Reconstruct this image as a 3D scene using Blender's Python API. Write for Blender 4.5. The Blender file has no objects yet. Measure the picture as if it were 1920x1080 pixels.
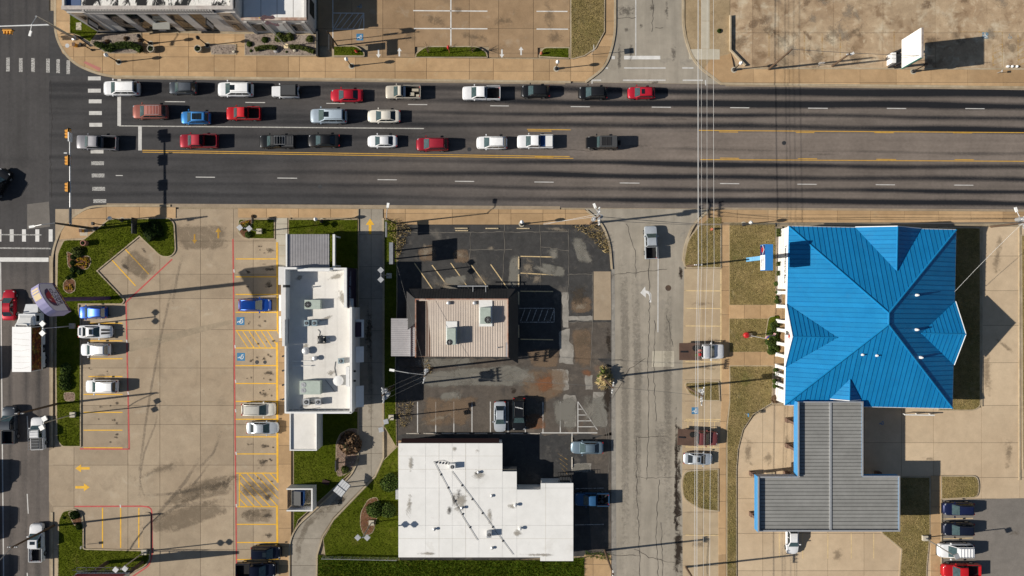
import bpy, bmesh, math, random
import numpy as np
from mathutils import Vector, Matrix

random.seed(7)
RNG = np.random.default_rng(11)
R = math.radians

# ------------------------------------------------------------------ camera
F, H = 1330.0, 100.0          # focal length in photograph pixels, camera height in metres
PX = F / H                    # photograph pixels per metre on the ground
scene = bpy.context.scene
COL = scene.collection
cam_d = bpy.data.cameras.new('camera')
cam_d.sensor_width = 36
cam_d.lens = 36 * F / 1920
cam_d.clip_end = 2000
cam = bpy.data.objects.new('camera', cam_d)
cam.location = (0, 0, H)
COL.objects.link(cam)
scene.camera = cam

# ------------------------------------------------------------------ light
SUN_EL, SUN_AZ = R(29.5), R(6.3)     # light travels towards +x, slightly +y
world = bpy.data.worlds.new('World')
scene.world = world
world.use_nodes = True
wt = world.node_tree
sky = wt.nodes.new('ShaderNodeTexSky')
sky.sky_type = 'NISHITA'
sky.sun_disc = False
sky.sun_elevation = SUN_EL
sky.sun_rotation = math.atan2(-math.cos(SUN_AZ), -math.sin(SUN_AZ))
sky.air_density = 1.0
sky.dust_density = 0.6
bg = wt.nodes['Background']
bg.inputs['Strength'].default_value = 0.05
wt.links.new(sky.outputs['Color'], bg.inputs['Color'])
sun_d = bpy.data.lights.new('sun', 'SUN')
sun_d.energy = 5.0
sun_d.angle = R(0.5)
sun_d.color = (1.0, 0.93, 0.82)
sun = bpy.data.objects.new('sun', sun_d)
sdir = Vector((math.cos(SUN_EL) * math.cos(SUN_AZ), math.cos(SUN_EL) * math.sin(SUN_AZ), -math.sin(SUN_EL)))
sun.rotation_euler = sdir.to_track_quat('-Z', 'Y').to_euler()
sun.location = (-60, 0, 60)
COL.objects.link(sun)
scene.view_settings.view_transform = 'Standard'
scene.view_settings.look = 'None'
scene.view_settings.gamma = 1
scene.view_settings.exposure = 0.3

# ------------------------------------------------------------------ helpers
def W(px, py, z=0.0):
    """photograph pixel -> world point at height z (the ground, or a height worked out from shadows)"""
    k = (H - z) / F
    return Vector(((px - 960) * k, (540 - py) * k, z))

def WG(px, py):
    p = W(px, py)
    return (p.x, p.y)

def area2(p):
    return sum(p[i][0] * p[(i + 1) % len(p)][1] - p[(i + 1) % len(p)][0] * p[i][1] for i in range(len(p)))

def ccw(p):
    return list(p) if area2(p) > 0 else list(reversed(p))

def PW(poly, z=0.0):
    return ccw([(W(a, b, z).x, W(a, b, z).y) for a, b in poly])

def rnd(poly, r, n=5):
    """round the corners of a 2D polygon; r is one radius or a list"""
    out = []
    N = len(poly)
    for i, p in enumerate(poly):
        rr = r[i] if isinstance(r, (list, tuple)) else r
        if rr <= 0:
            out.append(tuple(p)); continue
        a = Vector(poly[i - 1]) - Vector(p); b = Vector(poly[(i + 1) % N]) - Vector(p)
        d = min(rr, a.length * .48, b.length * .48)
        s = Vector(p) + a.normalized() * d; e = Vector(p) + b.normalized() * d
        for k in range(n + 1):
            t = k / n
            q = s * (1 - t) ** 2 + Vector(p) * 2 * t * (1 - t) + e * t * t
            out.append((q.x, q.y))
    return out

def inset(poly, d):
    """inset of a ccw polygon by d metres"""
    out = []
    N = len(poly)
    for i in range(N):
        p0, p1, p2 = Vector(poly[i - 1]), Vector(poly[i]), Vector(poly[(i + 1) % N])
        e1, e2 = (p1 - p0), (p2 - p1)
        if e1.length < 1e-6 or e2.length < 1e-6:
            out.append(tuple(p1)); continue
        e1.normalize(); e2.normalize()
        n1, n2 = Vector((-e1.y, e1.x)), Vector((-e2.y, e2.x))
        b = n1 + n2
        if b.length < 1e-4:
            b = n1
        b.normalize()
        c = max(.45, b.dot(n1))
        q = p1 + b * (d / c)
        out.append((q.x, q.y))
    return out

def clip_half(poly, ax, val, keep_less):
    out = []
    N = len(poly)
    for i in range(N):
        a, b = poly[i], poly[(i + 1) % N]
        ia = (a[ax] <= val) if keep_less else (a[ax] >= val)
        ib = (b[ax] <= val) if keep_less else (b[ax] >= val)
        if ia:
            out.append(a)
        if ia != ib:
            t = (val - a[ax]) / (b[ax] - a[ax])
            out.append(tuple(a[k] + t * (b[k] - a[k]) for k in range(2)))
    return out

def clip_rect(poly, x0, y0, x1, y1):
    for ax, v, kl in ((0, x0, False), (0, x1, True), (1, y0, False), (1, y1, True)):
        if len(poly) < 3:
            return []
        poly = clip_half(poly, ax, v, kl)
    out = []
    for p in poly:
        if not out or (abs(p[0] - out[-1][0]) + abs(p[1] - out[-1][1])) > 1e-4:
            out.append(p)
    if len(out) > 2 and abs(out[0][0] - out[-1][0]) + abs(out[0][1] - out[-1][1]) < 1e-4:
        out.pop()
    return out

ORIG = {}

def org(o):
    return ORIG.get(o.name, Vector((0, 0, 0))) if o else Vector((0, 0, 0))

def tag(o, label=None, cat=None, group=None, kind=None):
    if label: o['label'] = label
    if cat: o['category'] = cat
    if group: o['group'] = group
    if kind: o['kind'] = kind
    return o

def root(name, loc, label=None, cat=None, group=None, kind=None):
    o = bpy.data.objects.new(name, None)
    o.empty_display_size = .3
    COL.objects.link(o)
    o.location = loc
    ORIG[o.name] = Vector(loc)
    return tag(o, label, cat, group, kind)

class MB:
    """collects shapes in world coordinates; build() links them as one mesh object"""
    def __init__(s):
        s.v, s.f, s.m = [], [], []

    def add(s, vs, fs, m=0):
        o = len(s.v)
        s.v += [tuple(v) for v in vs]
        s.f += [tuple(i + o for i in f) for f in fs]
        s.m += [m] * len(fs)
        return s

    def box(s, x0, y0, z0, x1, y1, z1, m=0):
        x0, x1 = min(x0, x1), max(x0, x1); y0, y1 = min(y0, y1), max(y0, y1); z0, z1 = min(z0, z1), max(z0, z1)
        return s.add([(x0, y0, z0), (x1, y0, z0), (x1, y1, z0), (x0, y1, z0), (x0, y0, z1), (x1, y0, z1), (x1, y1, z1), (x0, y1, z1)],
                     [(3, 2, 1, 0), (4, 5, 6, 7), (0, 1, 5, 4), (1, 2, 6, 5), (2, 3, 7, 6), (3, 0, 4, 7)], m)

    def obox(s, c, size, rot=None, m=0):
        """box centred at c, turned by rotation matrix (or z angle)"""
        Mx = rot if isinstance(rot, Matrix) else Matrix.Rotation(rot or 0, 3, 'Z')
        hx, hy, hz = size[0] / 2, size[1] / 2, size[2] / 2
        vs = [Vector(c) + Mx @ Vector((a * hx, b * hy, d * hz)) for d in (-1, 1) for a, b in ((-1, -1), (1, -1), (1, 1), (-1, 1))]
        return s.add(vs, [(3, 2, 1, 0), (4, 5, 6, 7), (0, 1, 5, 4), (1, 2, 6, 5), (2, 3, 7, 6), (3, 0, 4, 7)], m)

    def prism(s, poly, z0, z1, m=0, bottom=False):
        p = ccw(poly); n = len(p)
        vs = [(a, b, z0) for a, b in p] + [(a, b, z1) for a, b in p]
        fs = [tuple(range(n, 2 * n))] + [(i, (i + 1) % n, n + (i + 1) % n, n + i) for i in range(n)]
        if bottom:
            fs.append(tuple(reversed(range(n))))
        return s.add(vs, fs, m)

    def sheet(s, poly, z, m=0):
        p = ccw(poly)
        return s.add([(a, b, z) for a, b in p], [tuple(range(len(p)))], m)

    def face(s, pts, m=0):
        return s.add(pts, [tuple(range(len(pts)))], m)

    def ring(s, outer, inner, z0, z1, m=0):
        n = len(outer)
        vs = [(a, b, z0) for a, b in outer] + [(a, b, z1) for a, b in outer] + [(a, b, z1) for a, b in inner] + [(a, b, z0) for a, b in inner]
        fs = []
        for i in range(n):
            j = (i + 1) % n
            fs += [(i, j, n + j, n + i), (n + i, n + j, 2 * n + j, 2 * n + i), (2 * n + i, 2 * n + j, 3 * n + j, 3 * n + i)]
        return s.add(vs, fs, m)

    def tube(s, pts, r, n=6, m=0, r2=None, caps=True):
        pts = [Vector(p) for p in pts]
        k = len(pts)
        vs, fs = [], []
        for i, p in enumerate(pts):
            t = (pts[min(i + 1, k - 1)] - pts[max(i - 1, 0)]).normalized()
            a = t.cross(Vector((0, 0, 1)) if abs(t.z) < .9 else Vector((1, 0, 0))).normalized()
            b = t.cross(a)
            rr = r if r2 is None else r + (r2 - r) * i / max(1, k - 1)
            for j in range(n):
                an = 2 * math.pi * j / n
                vs.append(p + a * (math.cos(an) * rr) + b * (math.sin(an) * rr))
        for i in range(k - 1):
            for j in range(n):
                fs.append((i * n + j, i * n + (j + 1) % n, (i + 1) * n + (j + 1) % n, (i + 1) * n + j))
        if caps:
            fs.append(tuple(reversed(range(n)))); fs.append(tuple(range((k - 1) * n, k * n)))
        return s.add(vs, fs, m)

    def cyl(s, c, r, z0, z1, n=12, m=0, r2=None):
        return s.tube([(c[0], c[1], z0), (c[0], c[1], z1)], r, n, m, r2)

    def lathe(s, c, prof, n=12, m=0):
        """prof: list of (radius, z)"""
        vs, fs = [], []
        for r, z in prof:
            for j in range(n):
                an = 2 * math.pi * j / n
                vs.append((c[0] + r * math.cos(an), c[1] + r * math.sin(an), z))
        for i in range(len(prof) - 1):
            for j in range(n):
                fs.append((i * n + j, i * n + (j + 1) % n, (i + 1) * n + (j + 1) % n, (i + 1) * n + j))
        fs.append(tuple(range((len(prof) - 1) * n, len(prof) * n)))
        return s.add(vs, fs, m)

    def ball(s, c, r, nu=10, nv=6, m=0):
        rx, ry, rz = r if isinstance(r, (tuple, list)) else (r, r, r)
        vs, fs = [], []
        for i in range(nv + 1):
            th = math.pi * i / nv
            for j in range(nu):
                ph = 2 * math.pi * j / nu
                vs.append((c[0] + rx * math.sin(th) * math.cos(ph), c[1] + ry * math.sin(th) * math.sin(ph), c[2] + rz * math.cos(th)))
        for i in range(nv):
            for j in range(nu):
                fs.append((i * nu + j, (i + 1) * nu + j, (i + 1) * nu + (j + 1) % nu, i * nu + (j + 1) % nu))
        return s.add(vs, fs, m)

    def mesh(s, name, mats, o=Vector((0, 0, 0)), smooth=False):
        me = bpy.data.meshes.new(name)
        me.from_pydata([(v[0] - o.x, v[1] - o.y, v[2] - o.z) for v in s.v], [], s.f)
        for mt in (mats if isinstance(mats, (list, tuple)) else [mats]):
            me.materials.append(mt)
        if any(s.m):
            me.polygons.foreach_set('material_index', s.m)
        if smooth:
            me.polygons.foreach_set('use_smooth', [True] * len(me.polygons))
            me.set_sharp_from_angle(angle=R(38))
        me.update()
        return me

    def build(s, name, mats, parent=None, smooth=False):
        o = org(parent)
        ob = bpy.data.objects.new(name, s.mesh(name, mats, o, smooth))
        COL.objects.link(ob)
        if parent:
            ob.parent = parent
            ORIG[ob.name] = o
        return ob

def copy_tree(o, parent=None, swap=None):
    c = o.copy()
    COL.objects.link(c)
    c.parent = parent
    for ch in o.children:
        copy_tree(ch, c, swap)
    if swap and o.type == 'MESH' and o.material_slots and o.material_slots[0].material in swap:
        c.material_slots[0].link = 'OBJECT'
        c.material_slots[0].material = swap[o.material_slots[0].material]
    return c

# ------------------------------------------------------------------ materials
class NT:
    def __init__(s, name):
        s.m = bpy.data.materials.new(name)
        s.m.use_nodes = True
        s.t = s.m.node_tree
        s.t.nodes.clear()
        s.out = s.t.nodes.new('ShaderNodeOutputMaterial')
        s.geo = s.t.nodes.new('ShaderNodeNewGeometry')
        s.pos = s.geo.outputs['Position']

    def node(s, typ, ins=None, **kw):
        n = s.t.nodes.new(typ)
        for k, v in kw.items():
            setattr(n, k, v)
        for k, v in (ins or {}).items():
            s.put(n.inputs[k], v)
        return n

    def put(s, sock, v):
        if hasattr(v, 'is_linked') or isinstance(v, bpy.types.NodeSocket):
            s.t.links.new(v, sock)
        else:
            if isinstance(v, (tuple, list)) and len(v) == 3 and sock.type == 'RGBA':
                v = (*v, 1)
            sock.default_value = v

    def obj(s):
        s.pos = s.node('ShaderNodeTexCoord').outputs['Object']
        return s

    def noise(s, scale, detail=3, rough=.55, stretch=None, dist=0):
        p = s.pos
        if stretch:
            p = s.node('ShaderNodeMapping', {'Vector': p, 'Scale': stretch}).outputs[0]
        return s.node('ShaderNodeTexNoise', {'Vector': p, 'Scale': scale, 'Detail': detail, 'Roughness': rough, 'Distortion': dist}).outputs[0]

    def rng(s, v, a, b, c, d, clamp=True):
        return s.node('ShaderNodeMapRange', {0: v, 1: a, 2: b, 3: c, 4: d}, clamp=clamp).outputs[0]

    def mul(s, a, b, op='MULTIPLY'):
        return s.node('ShaderNodeMath', {0: a, 1: b}, operation=op).outputs[0]

    def mix(s, f, a, b, mode='MIX'):
        n = s.node('ShaderNodeMix', data_type='RGBA', blend_type=mode)
        s.put(n.inputs[0], f); s.put(n.inputs[6], a); s.put(n.inputs[7], b)
        return n.outputs[2]

    def val(s, col, f):
        """scale a colour by a factor socket"""
        n = s.node('ShaderNodeVectorMath', operation='SCALE')
        s.put(n.inputs[0], col); s.put(n.inputs['Scale'], f)
        return n.outputs[0]

    def attr(s, name):
        return s.node('ShaderNodeAttribute', attribute_name=name).outputs['Fac']

    def rand(s):
        return s.node('ShaderNodeObjectInfo').outputs['Random']

    def bsdf(s, col, rough=.85, spec=.3, metal=0, bump=None, bd=.02, coat=0, **kw):
        b = s.node('ShaderNodeBsdfPrincipled', {'Base Color': col, 'Roughness': rough, 'Specular IOR Level': spec, 'Metallic': metal, 'Coat Weight': coat, **kw})
        if bump is not None:
            bn = s.node('ShaderNodeBump', {'Height': bump, 'Strength': .6, 'Distance': bd})
            s.t.links.new(bn.outputs[0], b.inputs['Normal'])
        return b

    def done(s, b, alpha=None):
        if alpha is None:
            s.t.links.new(b.outputs[0], s.out.inputs[0])
        else:
            tr = s.node('ShaderNodeBsdfTransparent')
            mx = s.node('ShaderNodeMixShader', {0: alpha})
            s.t.links.new(tr.outputs[0], mx.inputs[1]); s.t.links.new(b.outputs[0], mx.inputs[2])
            s.t.links.new(mx.outputs[0], s.out.inputs[0])
        return s.m

def surf(name, c1, c2, scales=(.25, 2.2, 18), var=.14, fine=.14, rough=.9, spec=.25, spot=None, rv=0., bump=0., streak=None, metal=0):
    """weathered surface: blotches, grain, an optional layer of spots, an optional change from piece to piece"""
    t = NT(name)
    f = t.rng(t.noise(scales[0], 5, .6), .34, .66, 0, 1)
    col = t.mix(f, c1, c2)
    col = t.val(col, t.rng(t.noise(scales[1], 4, .6), .25, .75, 1 - var, 1 + var))
    fn = t.noise(scales[2], 2, .6)
    col = t.val(col, t.rng(fn, .25, .75, 1 - fine, 1 + fine))
    if streak:
        sc, st, amt = streak
        col = t.val(col, t.rng(t.noise(sc, 4, .6, st), .3, .7, 1 - amt, 1 + amt))
    for sp in (spot or []):
        c, sc, lo, hi, am = sp
        m = t.rng(t.noise(sc, 6, .65, None, .4), lo, hi, 0, am)
        col = t.mix(m, col, c)
    if rv:
        col = t.val(col, t.rng(t.rand(), 0, 1, 1 - rv, 1 + rv))
    return t.done(t.bsdf(col, rough, spec, metal, fn if bump else None, bump or .01))

def plain(name, c, rough=.6, spec=.4, metal=0, var=.06, coat=0, rv=0.):
    t = NT(name).obj()
    n = t.noise(3, 4)
    col = t.val(c, t.rng(n, .25, .75, 1 - var, 1 + var))
    if rv:
        col = t.val(col, t.rng(t.rand(), 0, 1, 1 - rv, 1 + rv))
    return t.done(t.bsdf(col, t.rng(n, .3, .7, rough * .9, min(1, rough * 1.1)), spec, metal, None, 0, coat))

def worn_paint(name, c, keep=.75, sc=3.0):
    """road paint, rubbed away in places"""
    t = NT(name)
    a = t.noise(sc, 6, .75)
    b = t.noise(sc * 7, 3, .7)
    al = t.rng(t.mul(a, t.mul(b, .45), 'ADD'), .86 - keep * .62, 1.0 - keep * .5, .12, .97)
    col = t.val(c, t.rng(t.noise(1.5, 3), .3, .7, .85, 1.1))
    return t.done(t.bsdf(col, .7, .3), al)

def stain_mat(name, c, strength=.8, sc=1.6, rough=.8):
    """dirt with a soft, ragged edge: the vertex value falls off towards the rim"""
    t = NT(name)
    n = t.noise(sc, 7, .78, None, .6)
    al = t.mul(t.rng(t.mul(t.mul(t.attr('fade'), .62), t.rng(n, .25, .75, -.55, .55, False), 'ADD'), .18, .62, 0, 1), strength)
    return t.done(t.bsdf(c, rough, .3), al)

M = {}
TAN = (.50, .385, .26)
M['dirt'] = surf('dirt', (.36, .29, .20), (.27, .22, .15), (.08, .9, 9), .2, .2)
M['conc_tan'] = surf('conc_tan', (.374, .30, .214), (.32, .248, .172), (.09, .6, 14), .12, .11, rv=.085,
                     spot=[((.19, .15, .105), .35, .56, .74, .5), ((.46, .40, .31), .5, .58, .76, .45), ((.24, .19, .135), 1.6, .60, .72, .35)])
M['conc_bank'] = surf('conc_bank', (.53, .415, .285), (.46, .35, .235), (.11, .8, 14), .09, .07, rv=.05, spot=[((.26, .20, .13), .35, .62, .8, .4)])
M['conc_strip'] = surf('conc_strip', (.44, .35, .235), (.38, .29, .19), (.11, .8, 14), .1, .08, rv=.05, spot=[((.22, .165, .11), .4, .58, .76, .5)])
M['conc_walk'] = surf('conc_walk', (.45, .305, .170), (.375, .245, .130), (.12, 1.0, 14), .12, .10, rv=.15,
                      spot=[((.26, .17, .085), .5, .60, .8, .45), ((.50, .42, .28), .4, .6, .8, .5)])
M['conc_brown'] = surf('conc_brown', (.335, .232, .138), (.275, .183, .105), (.1, .7, 12), .14, .1, rv=.06,
                       spot=[((.17, .125, .085), .28, .56, .74, .6), ((.42, .36, .28), .45, .58, .75, .4)])
M['conc_mottled'] = surf('conc_mottled', (.44, .335, .222), (.34, .24, .150), (.16, .9, 10), .18, .14, rv=.07,
                         spot=[((.20, .13, .075), .42, .53, .66, .75), ((.58, .51, .385), .3, .54, .70, .8), ((.55, .46, .33), .9, .56, .68, .6), ((.18, .115, .07), 1.3, .58, .7, .5)])
M['conc_grey'] = surf('conc_grey', (.325, .29, .240), (.262, .236, .194), (.12, .8, 13), .1, .09, rv=.06,
                      spot=[((.12, .115, .11), .3, .60, .76, .55)], streak=(.8, (1, .08, 1), .12))
M['conc_pale'] = surf('conc_pale', (.47, .43, .35), (.42, .38, .30), (.2, 1, 14), .08, .08, rv=.05)
M['conc_patch'] = surf('conc_patch', (.29, .27, .24), (.20, .188, .168), (.5, 1.8, 14), .16, .14, rv=.12, spot=[((.11, .095, .08), .9, .55, .7, .6)])
M['kerb'] = surf('kerb', (.42, .35, .25), (.33, .26, .17), (.4, 2, 12), .14, .1)
M['joint'] = surf('joint', (.12, .095, .07), (.09, .07, .05), (.5, 3, 14), .2, .1)
M['asph_seal'] = surf('asph_seal', (.040, .040, .041), (.056, .054, .052), (.15, 1.1, 13), .25, .28,
                      spot=[((.16, .145, .125), .22, .59, .72, .75), ((.12, .105, .09), .8, .60, .7, .6), ((.02, .02, .022), .5, .62, .75, .5)])
M['asph_brown'] = surf('asph_brown', (.105, .088, .073), (.075, .066, .058), (.16, 1.2, 13), .22, .25,
                       spot=[((.20, .165, .13), .3, .56, .7, .7), ((.21, .12, .07), .33, .63, .74, .55), ((.035, .034, .034), .4, .58, .7, .6)])
M['asph_grey'] = surf('asph_grey', (.205, .185, .165), (.17, .155, .14), (.12, .9, 13), .12, .16)
M['asph_new'] = surf('asph_new', (.045, .045, .048), (.055, .055, .057), (.25, 2, 13), .14, .22)
M['asph_old'] = surf('asph_old', (.17, .155, .14), (.14, .128, .117), (.25, 2, 13), .12, .2)
M['grass_soil'] = surf('grass_soil', (.060, .080, .006), (.088, .102, .012), (.25, 1.6, 9), .3, .4, 1, 0, spot=[((.13, .115, .03), .45, .57, .74, .7)])
M['dry_soil'] = surf('dry_soil', (.25, .188, .085), (.165, .135, .05), (.3, 1.8, 8), .28, .4, .95, .1, spot=[((.095, .105, .025), .35, .57, .72, .7), ((.30, .25, .15), .7, .58, .75, .5)])
M['mulch'] = surf('mulch', (.20, .10, .06), (.14, .065, .04), (.8, 4, 14), .3, .4, .95, .1)
M['gravel'] = surf('gravel', (.30, .25, .21), (.20, .16, .135), (.7, 4, 12), .3, .45, .95, .1)
M['rust_gravel'] = surf('rust_gravel', (.30, .21, .165), (.20, .135, .105), (.7, 5, 14), .3, .4, .95, .1)

def blades(name, ca, cb):
    t = NT(name)
    r = t.geo.outputs['Random Per Island']
    col = t.mix(r, ca, cb)
    col = t.val(col, t.rng(t.noise(.5, 4), .3, .7, .7, 1.3))
    return t.done(t.bsdf(col, .9, 0))
M['blade_green'] = blades('blade_green', (.052, .088, .005), (.13, .155, .016))
M['blade_dry'] = blades('blade_dry', (.15, .125, .040), (.37, .285, .135))
M['blade_wild'] = blades('blade_wild', (.035, .075, .006), (.09, .13, .014))
M['leaf_dark'] = blades('leaf_dark', (.018, .036, .010), (.05, .075, .02))
M['leaf_mid'] = blades('leaf_mid', (.035, .065, .014), (.10, .135, .035))
M['leaf_olive'] = blades('leaf_olive', (.06, .085, .02), (.15, .165, .05))
M['leaf_brown'] = blades('leaf_brown', (.12, .075, .045), (.24, .16, .10))
M['straw'] = blades('straw', (.22, .16, .07), (.42, .33, .17))
M['pebbles'] = blades('pebbles', (.13, .10, .085), (.42, .36, .31))
M['flowers'] = blades('flowers', (.55, .30, .02), (.50, .40, .10))
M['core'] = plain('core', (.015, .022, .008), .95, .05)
M['twig'] = plain('twig', (.13, .09, .06), .9, .1)
M['paint_white'] = worn_paint('paint_white', (.56, .55, .53), .72, 5)
M['paint_white_worn'] = worn_paint('paint_white_worn', (.50, .49, .47), .42, 7)
M['paint_white_fresh'] = worn_paint('paint_white_fresh', (.68, .67, .65), .98, 5)
M['paint_yellow'] = worn_paint('paint_yellow', (.76, .43, .035), .74, 5)
M['paint_yellow_road'] = worn_paint('paint_yellow_road', (.56, .32, .05), .7, 5)
M['paint_cream'] = worn_paint('paint_cream', (.66, .50, .27), .66)
M['paint_faint'] = worn_paint('paint_faint', (.58, .36, .10), .2)
M['paint_red'] = worn_paint('paint_red', (.48, .085, .075), .72)
M['paint_blue'] = worn_paint('paint_blue', (.045, .19, .36), .9)
M['paint_blue_faint'] = worn_paint('paint_blue_faint', (.15, .30, .42), .4)
M['paint_redfade'] = plain('paint_redfade', (.42, .16, .13), .8)
M['stain_dark'] = stain_mat('stain_dark', (.07, .055, .040), .75, 2.2)
M['stain_soft'] = stain_mat('stain_soft', (.14, .108, .074), .36, 1.1)
M['stain_tyre'] = stain_mat('stain_tyre', (.07, .06, .052), .26, 2.6)
M['stain_rust'] = stain_mat('stain_rust', (.26, .115, .055), .6, .9)
M['stain_pale'] = stain_mat('stain_pale', (.30, .25, .19), .6, 1.0)
M['stain_field'] = stain_mat('stain_field', (.20, .19, .165), .8, .5)
M['stain_earth'] = stain_mat('stain_earth', (.22, .15, .095), .6, .6)
M['stain_grey'] = stain_mat('stain_grey', (.24, .225, .195), .75, .8)
M['stain_wet'] = stain_mat('stain_wet', (.035, .026, .019), .95, .8, .5)
M['stain_roof'] = stain_mat('stain_roof', (.34, .315, .275), .8, .45)
M['stain_soot'] = stain_mat('stain_soot', (.06, .055, .05), .7, 1.2)
M['crack_pale'] = plain('crack_pale', (.17, .155, .135), .95, .1)
M['crack'] = plain('crack', (.035, .03, .028), .95, .1)
M['steel'] = plain('steel', (.42, .43, .44), .4, .5, .7)
M['galv'] = plain('galv', (.50, .51, .52), .45, .5, .5)
M['dark_steel'] = plain('dark_steel', (.045, .047, .05), .5, .5, .3)
M['black'] = plain('black', (.014, .014, .016), .5, .4)
M['black_matt'] = plain('black_matt', (.02, .02, .022), .85, .2)
M['wood_pole'] = surf('wood_pole', (.13, .085, .055), (.09, .06, .04), (1, 4, 20), .2, .2)
M['white_metal'] = plain('white_metal', (.80, .80, .79), .45, .5)
M['globe'] = plain('globe', (.86, .86, .84), .3, .5)
M['wire'] = plain('wire', (.62, .62, .61), .5, .4, 0)
M['wire_dark'] = plain('wire_dark', (.10, .10, .10), .6, .3)
M['signal_yellow'] = plain('signal_yellow', (.72, .33, .035), .45, .5)
M['red_paint'] = plain('red_paint', (.45, .018, .018), .4, .5)
M['red_lens'] = plain('red_lens', (.35, .012, .012), .25, .6)
M['lamp_lens'] = plain('lamp_lens', (.42, .44, .46), .15, .6)
M['tyre'] = plain('tyre', (.018, .018, .018), .85, .2)
M['rim'] = plain('rim', (.45, .46, .47), .3, .5, .8)
M['glass'] = plain('glass', (.012, .018, .022), .06, .8)
M['glass_teal'] = plain('glass_teal', (.035, .075, .085), .07, .8)
M['glass_front'] = plain('glass_front', (.045, .075, .080), .08, .7, 0, .35)
M['white_wall'] = surf('white_wall', (.72, .71, .69), (.65, .64, .62), (.3, 1.5, 14), .05, .04, .7, .3)
M['white_trim'] = plain('white_trim', (.74, .74, .73), .5, .4)
M['roof_white'] = surf('roof_white', (.71, .69, .655), (.64, .615, .575), (.18, .9, 10), .06, .04, .75, .3, spot=[((.44, .41, .37), .25, .58, .74, .5), ((.36, .335, .30), .8, .63, .74, .4)])
M['roof_bright'] = surf('roof_bright', (.77, .765, .75), (.71, .705, .685), (.14, .9, 10), .05, .03, .75, .3, spot=[((.50, .475, .43), .16, .60, .74, .45), ((.44, .41, .36), .5, .66, .76, .4)])

# ------------------------------------------------------------------ the setting
def structure(ob):
    ob['kind'] = 'structure'
    return ob

def flat(name, poly_px, z, mat, parent=None, th=0.0):
    b = MB()
    if th:
        b.prism(PW(poly_px), z - th, z)
    else:
        b.sheet(PW(poly_px), z)
    o = b.build(name, mat, parent)
    return o if parent else structure(o)

def slabs(name, poly_px, xs, ys, z, mat, gap=.022, piece='slab'):
    """concrete cast in bays: a base in the joints and one slab per bay"""
    poly = PW(poly_px)
    base = structure(MB().sheet(poly, z - .03).build(name, M['joint']))
    X = sorted([min(p[0] for p in poly) - 1] + [WG(x, 0)[0] for x in xs] + [max(p[0] for p in poly) + 1])
    Y = sorted([min(p[1] for p in poly) - 1] + [WG(0, y)[1] for y in ys] + [max(p[1] for p in poly) + 1])
    for i in range(len(X) - 1):
        for j in range(len(Y) - 1):
            c = clip_rect(poly, X[i] + gap, Y[j] + gap, X[i + 1] - gap, Y[j + 1] - gap)
            if len(c) >= 3 and abs(area2(c)) > .12:
                MB().prism(c, z - .06, z + random.uniform(-.002, .002)).build(piece, mat, base)
    return base

def inside(pts, poly):
    x, y = pts[:, 0], pts[:, 1]
    res = np.zeros(len(pts), bool)
    n = len(poly)
    for i in range(n):
        x1, y1 = poly[i]; x2, y2 = poly[(i + 1) % n]
        if y1 == y2:
            continue
        c = ((y1 > y) != (y2 > y)) & (x < (x2 - x1) * (y - y1) / (y2 - y1) + x1)
        res ^= c
    return res

def scatter(poly, dens):
    P = np.array(poly)
    lo, hi = P.min(0), P.max(0)
    n = int(dens * (hi[0] - lo[0]) * (hi[1] - lo[1]))
    pts = lo + RNG.random((n, 2)) * (hi - lo)
    return pts[inside(pts, poly)]

def raw_mesh(name, verts, faces, mat):
    me = bpy.data.meshes.new(name)
    nv, nf, k = len(verts), len(faces), faces.shape[1]
    me.vertices.add(nv); me.vertices.foreach_set('co', verts.astype(np.float32).ravel())
    me.loops.add(nf * k); me.loops.foreach_set('vertex_index', faces.astype(np.int32).ravel())
    me.polygons.add(nf); me.polygons.foreach_set('loop_start', np.arange(0, nf * k, k, dtype=np.int32))
    me.materials.append(mat)
    me.update(calc_edges=True)
    return me

def grass(poly, z, mat, dens, parent, h=.09, name='grass'):
    pts = scatter(poly, dens)
    n = len(pts)
    if n == 0:
        return
    a = RNG.random(n) * 2 * np.pi
    w = .02 + .03 * RNG.random(n)
    hh = h * (.5 + RNG.random(n))
    lean = hh * (.4 + .9 * RNG.random(n))
    la = RNG.random(n) * 2 * np.pi
    V = np.zeros((n, 3, 3))
    V[:, 0, 0] = pts[:, 0] - np.cos(a) * w; V[:, 0, 1] = pts[:, 1] - np.sin(a) * w
    V[:, 1, 0] = pts[:, 0] + np.cos(a) * w; V[:, 1, 1] = pts[:, 1] + np.sin(a) * w
    V[:, 2, 0] = pts[:, 0] + np.cos(la) * lean; V[:, 2, 1] = pts[:, 1] + np.sin(la) * lean
    V[:, :2, 2] = z; V[:, 2, 2] = z + hh
    o = org(parent)
    V -= np.array([o.x, o.y, o.z])
    ob = bpy.data.objects.new(name, raw_mesh(name, V.reshape(-1, 3), np.arange(3 * n).reshape(-1, 3), mat))
    COL.objects.link(ob)
    ob.parent = parent
    ob['kind'] = 'stuff'
    return ob

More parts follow.
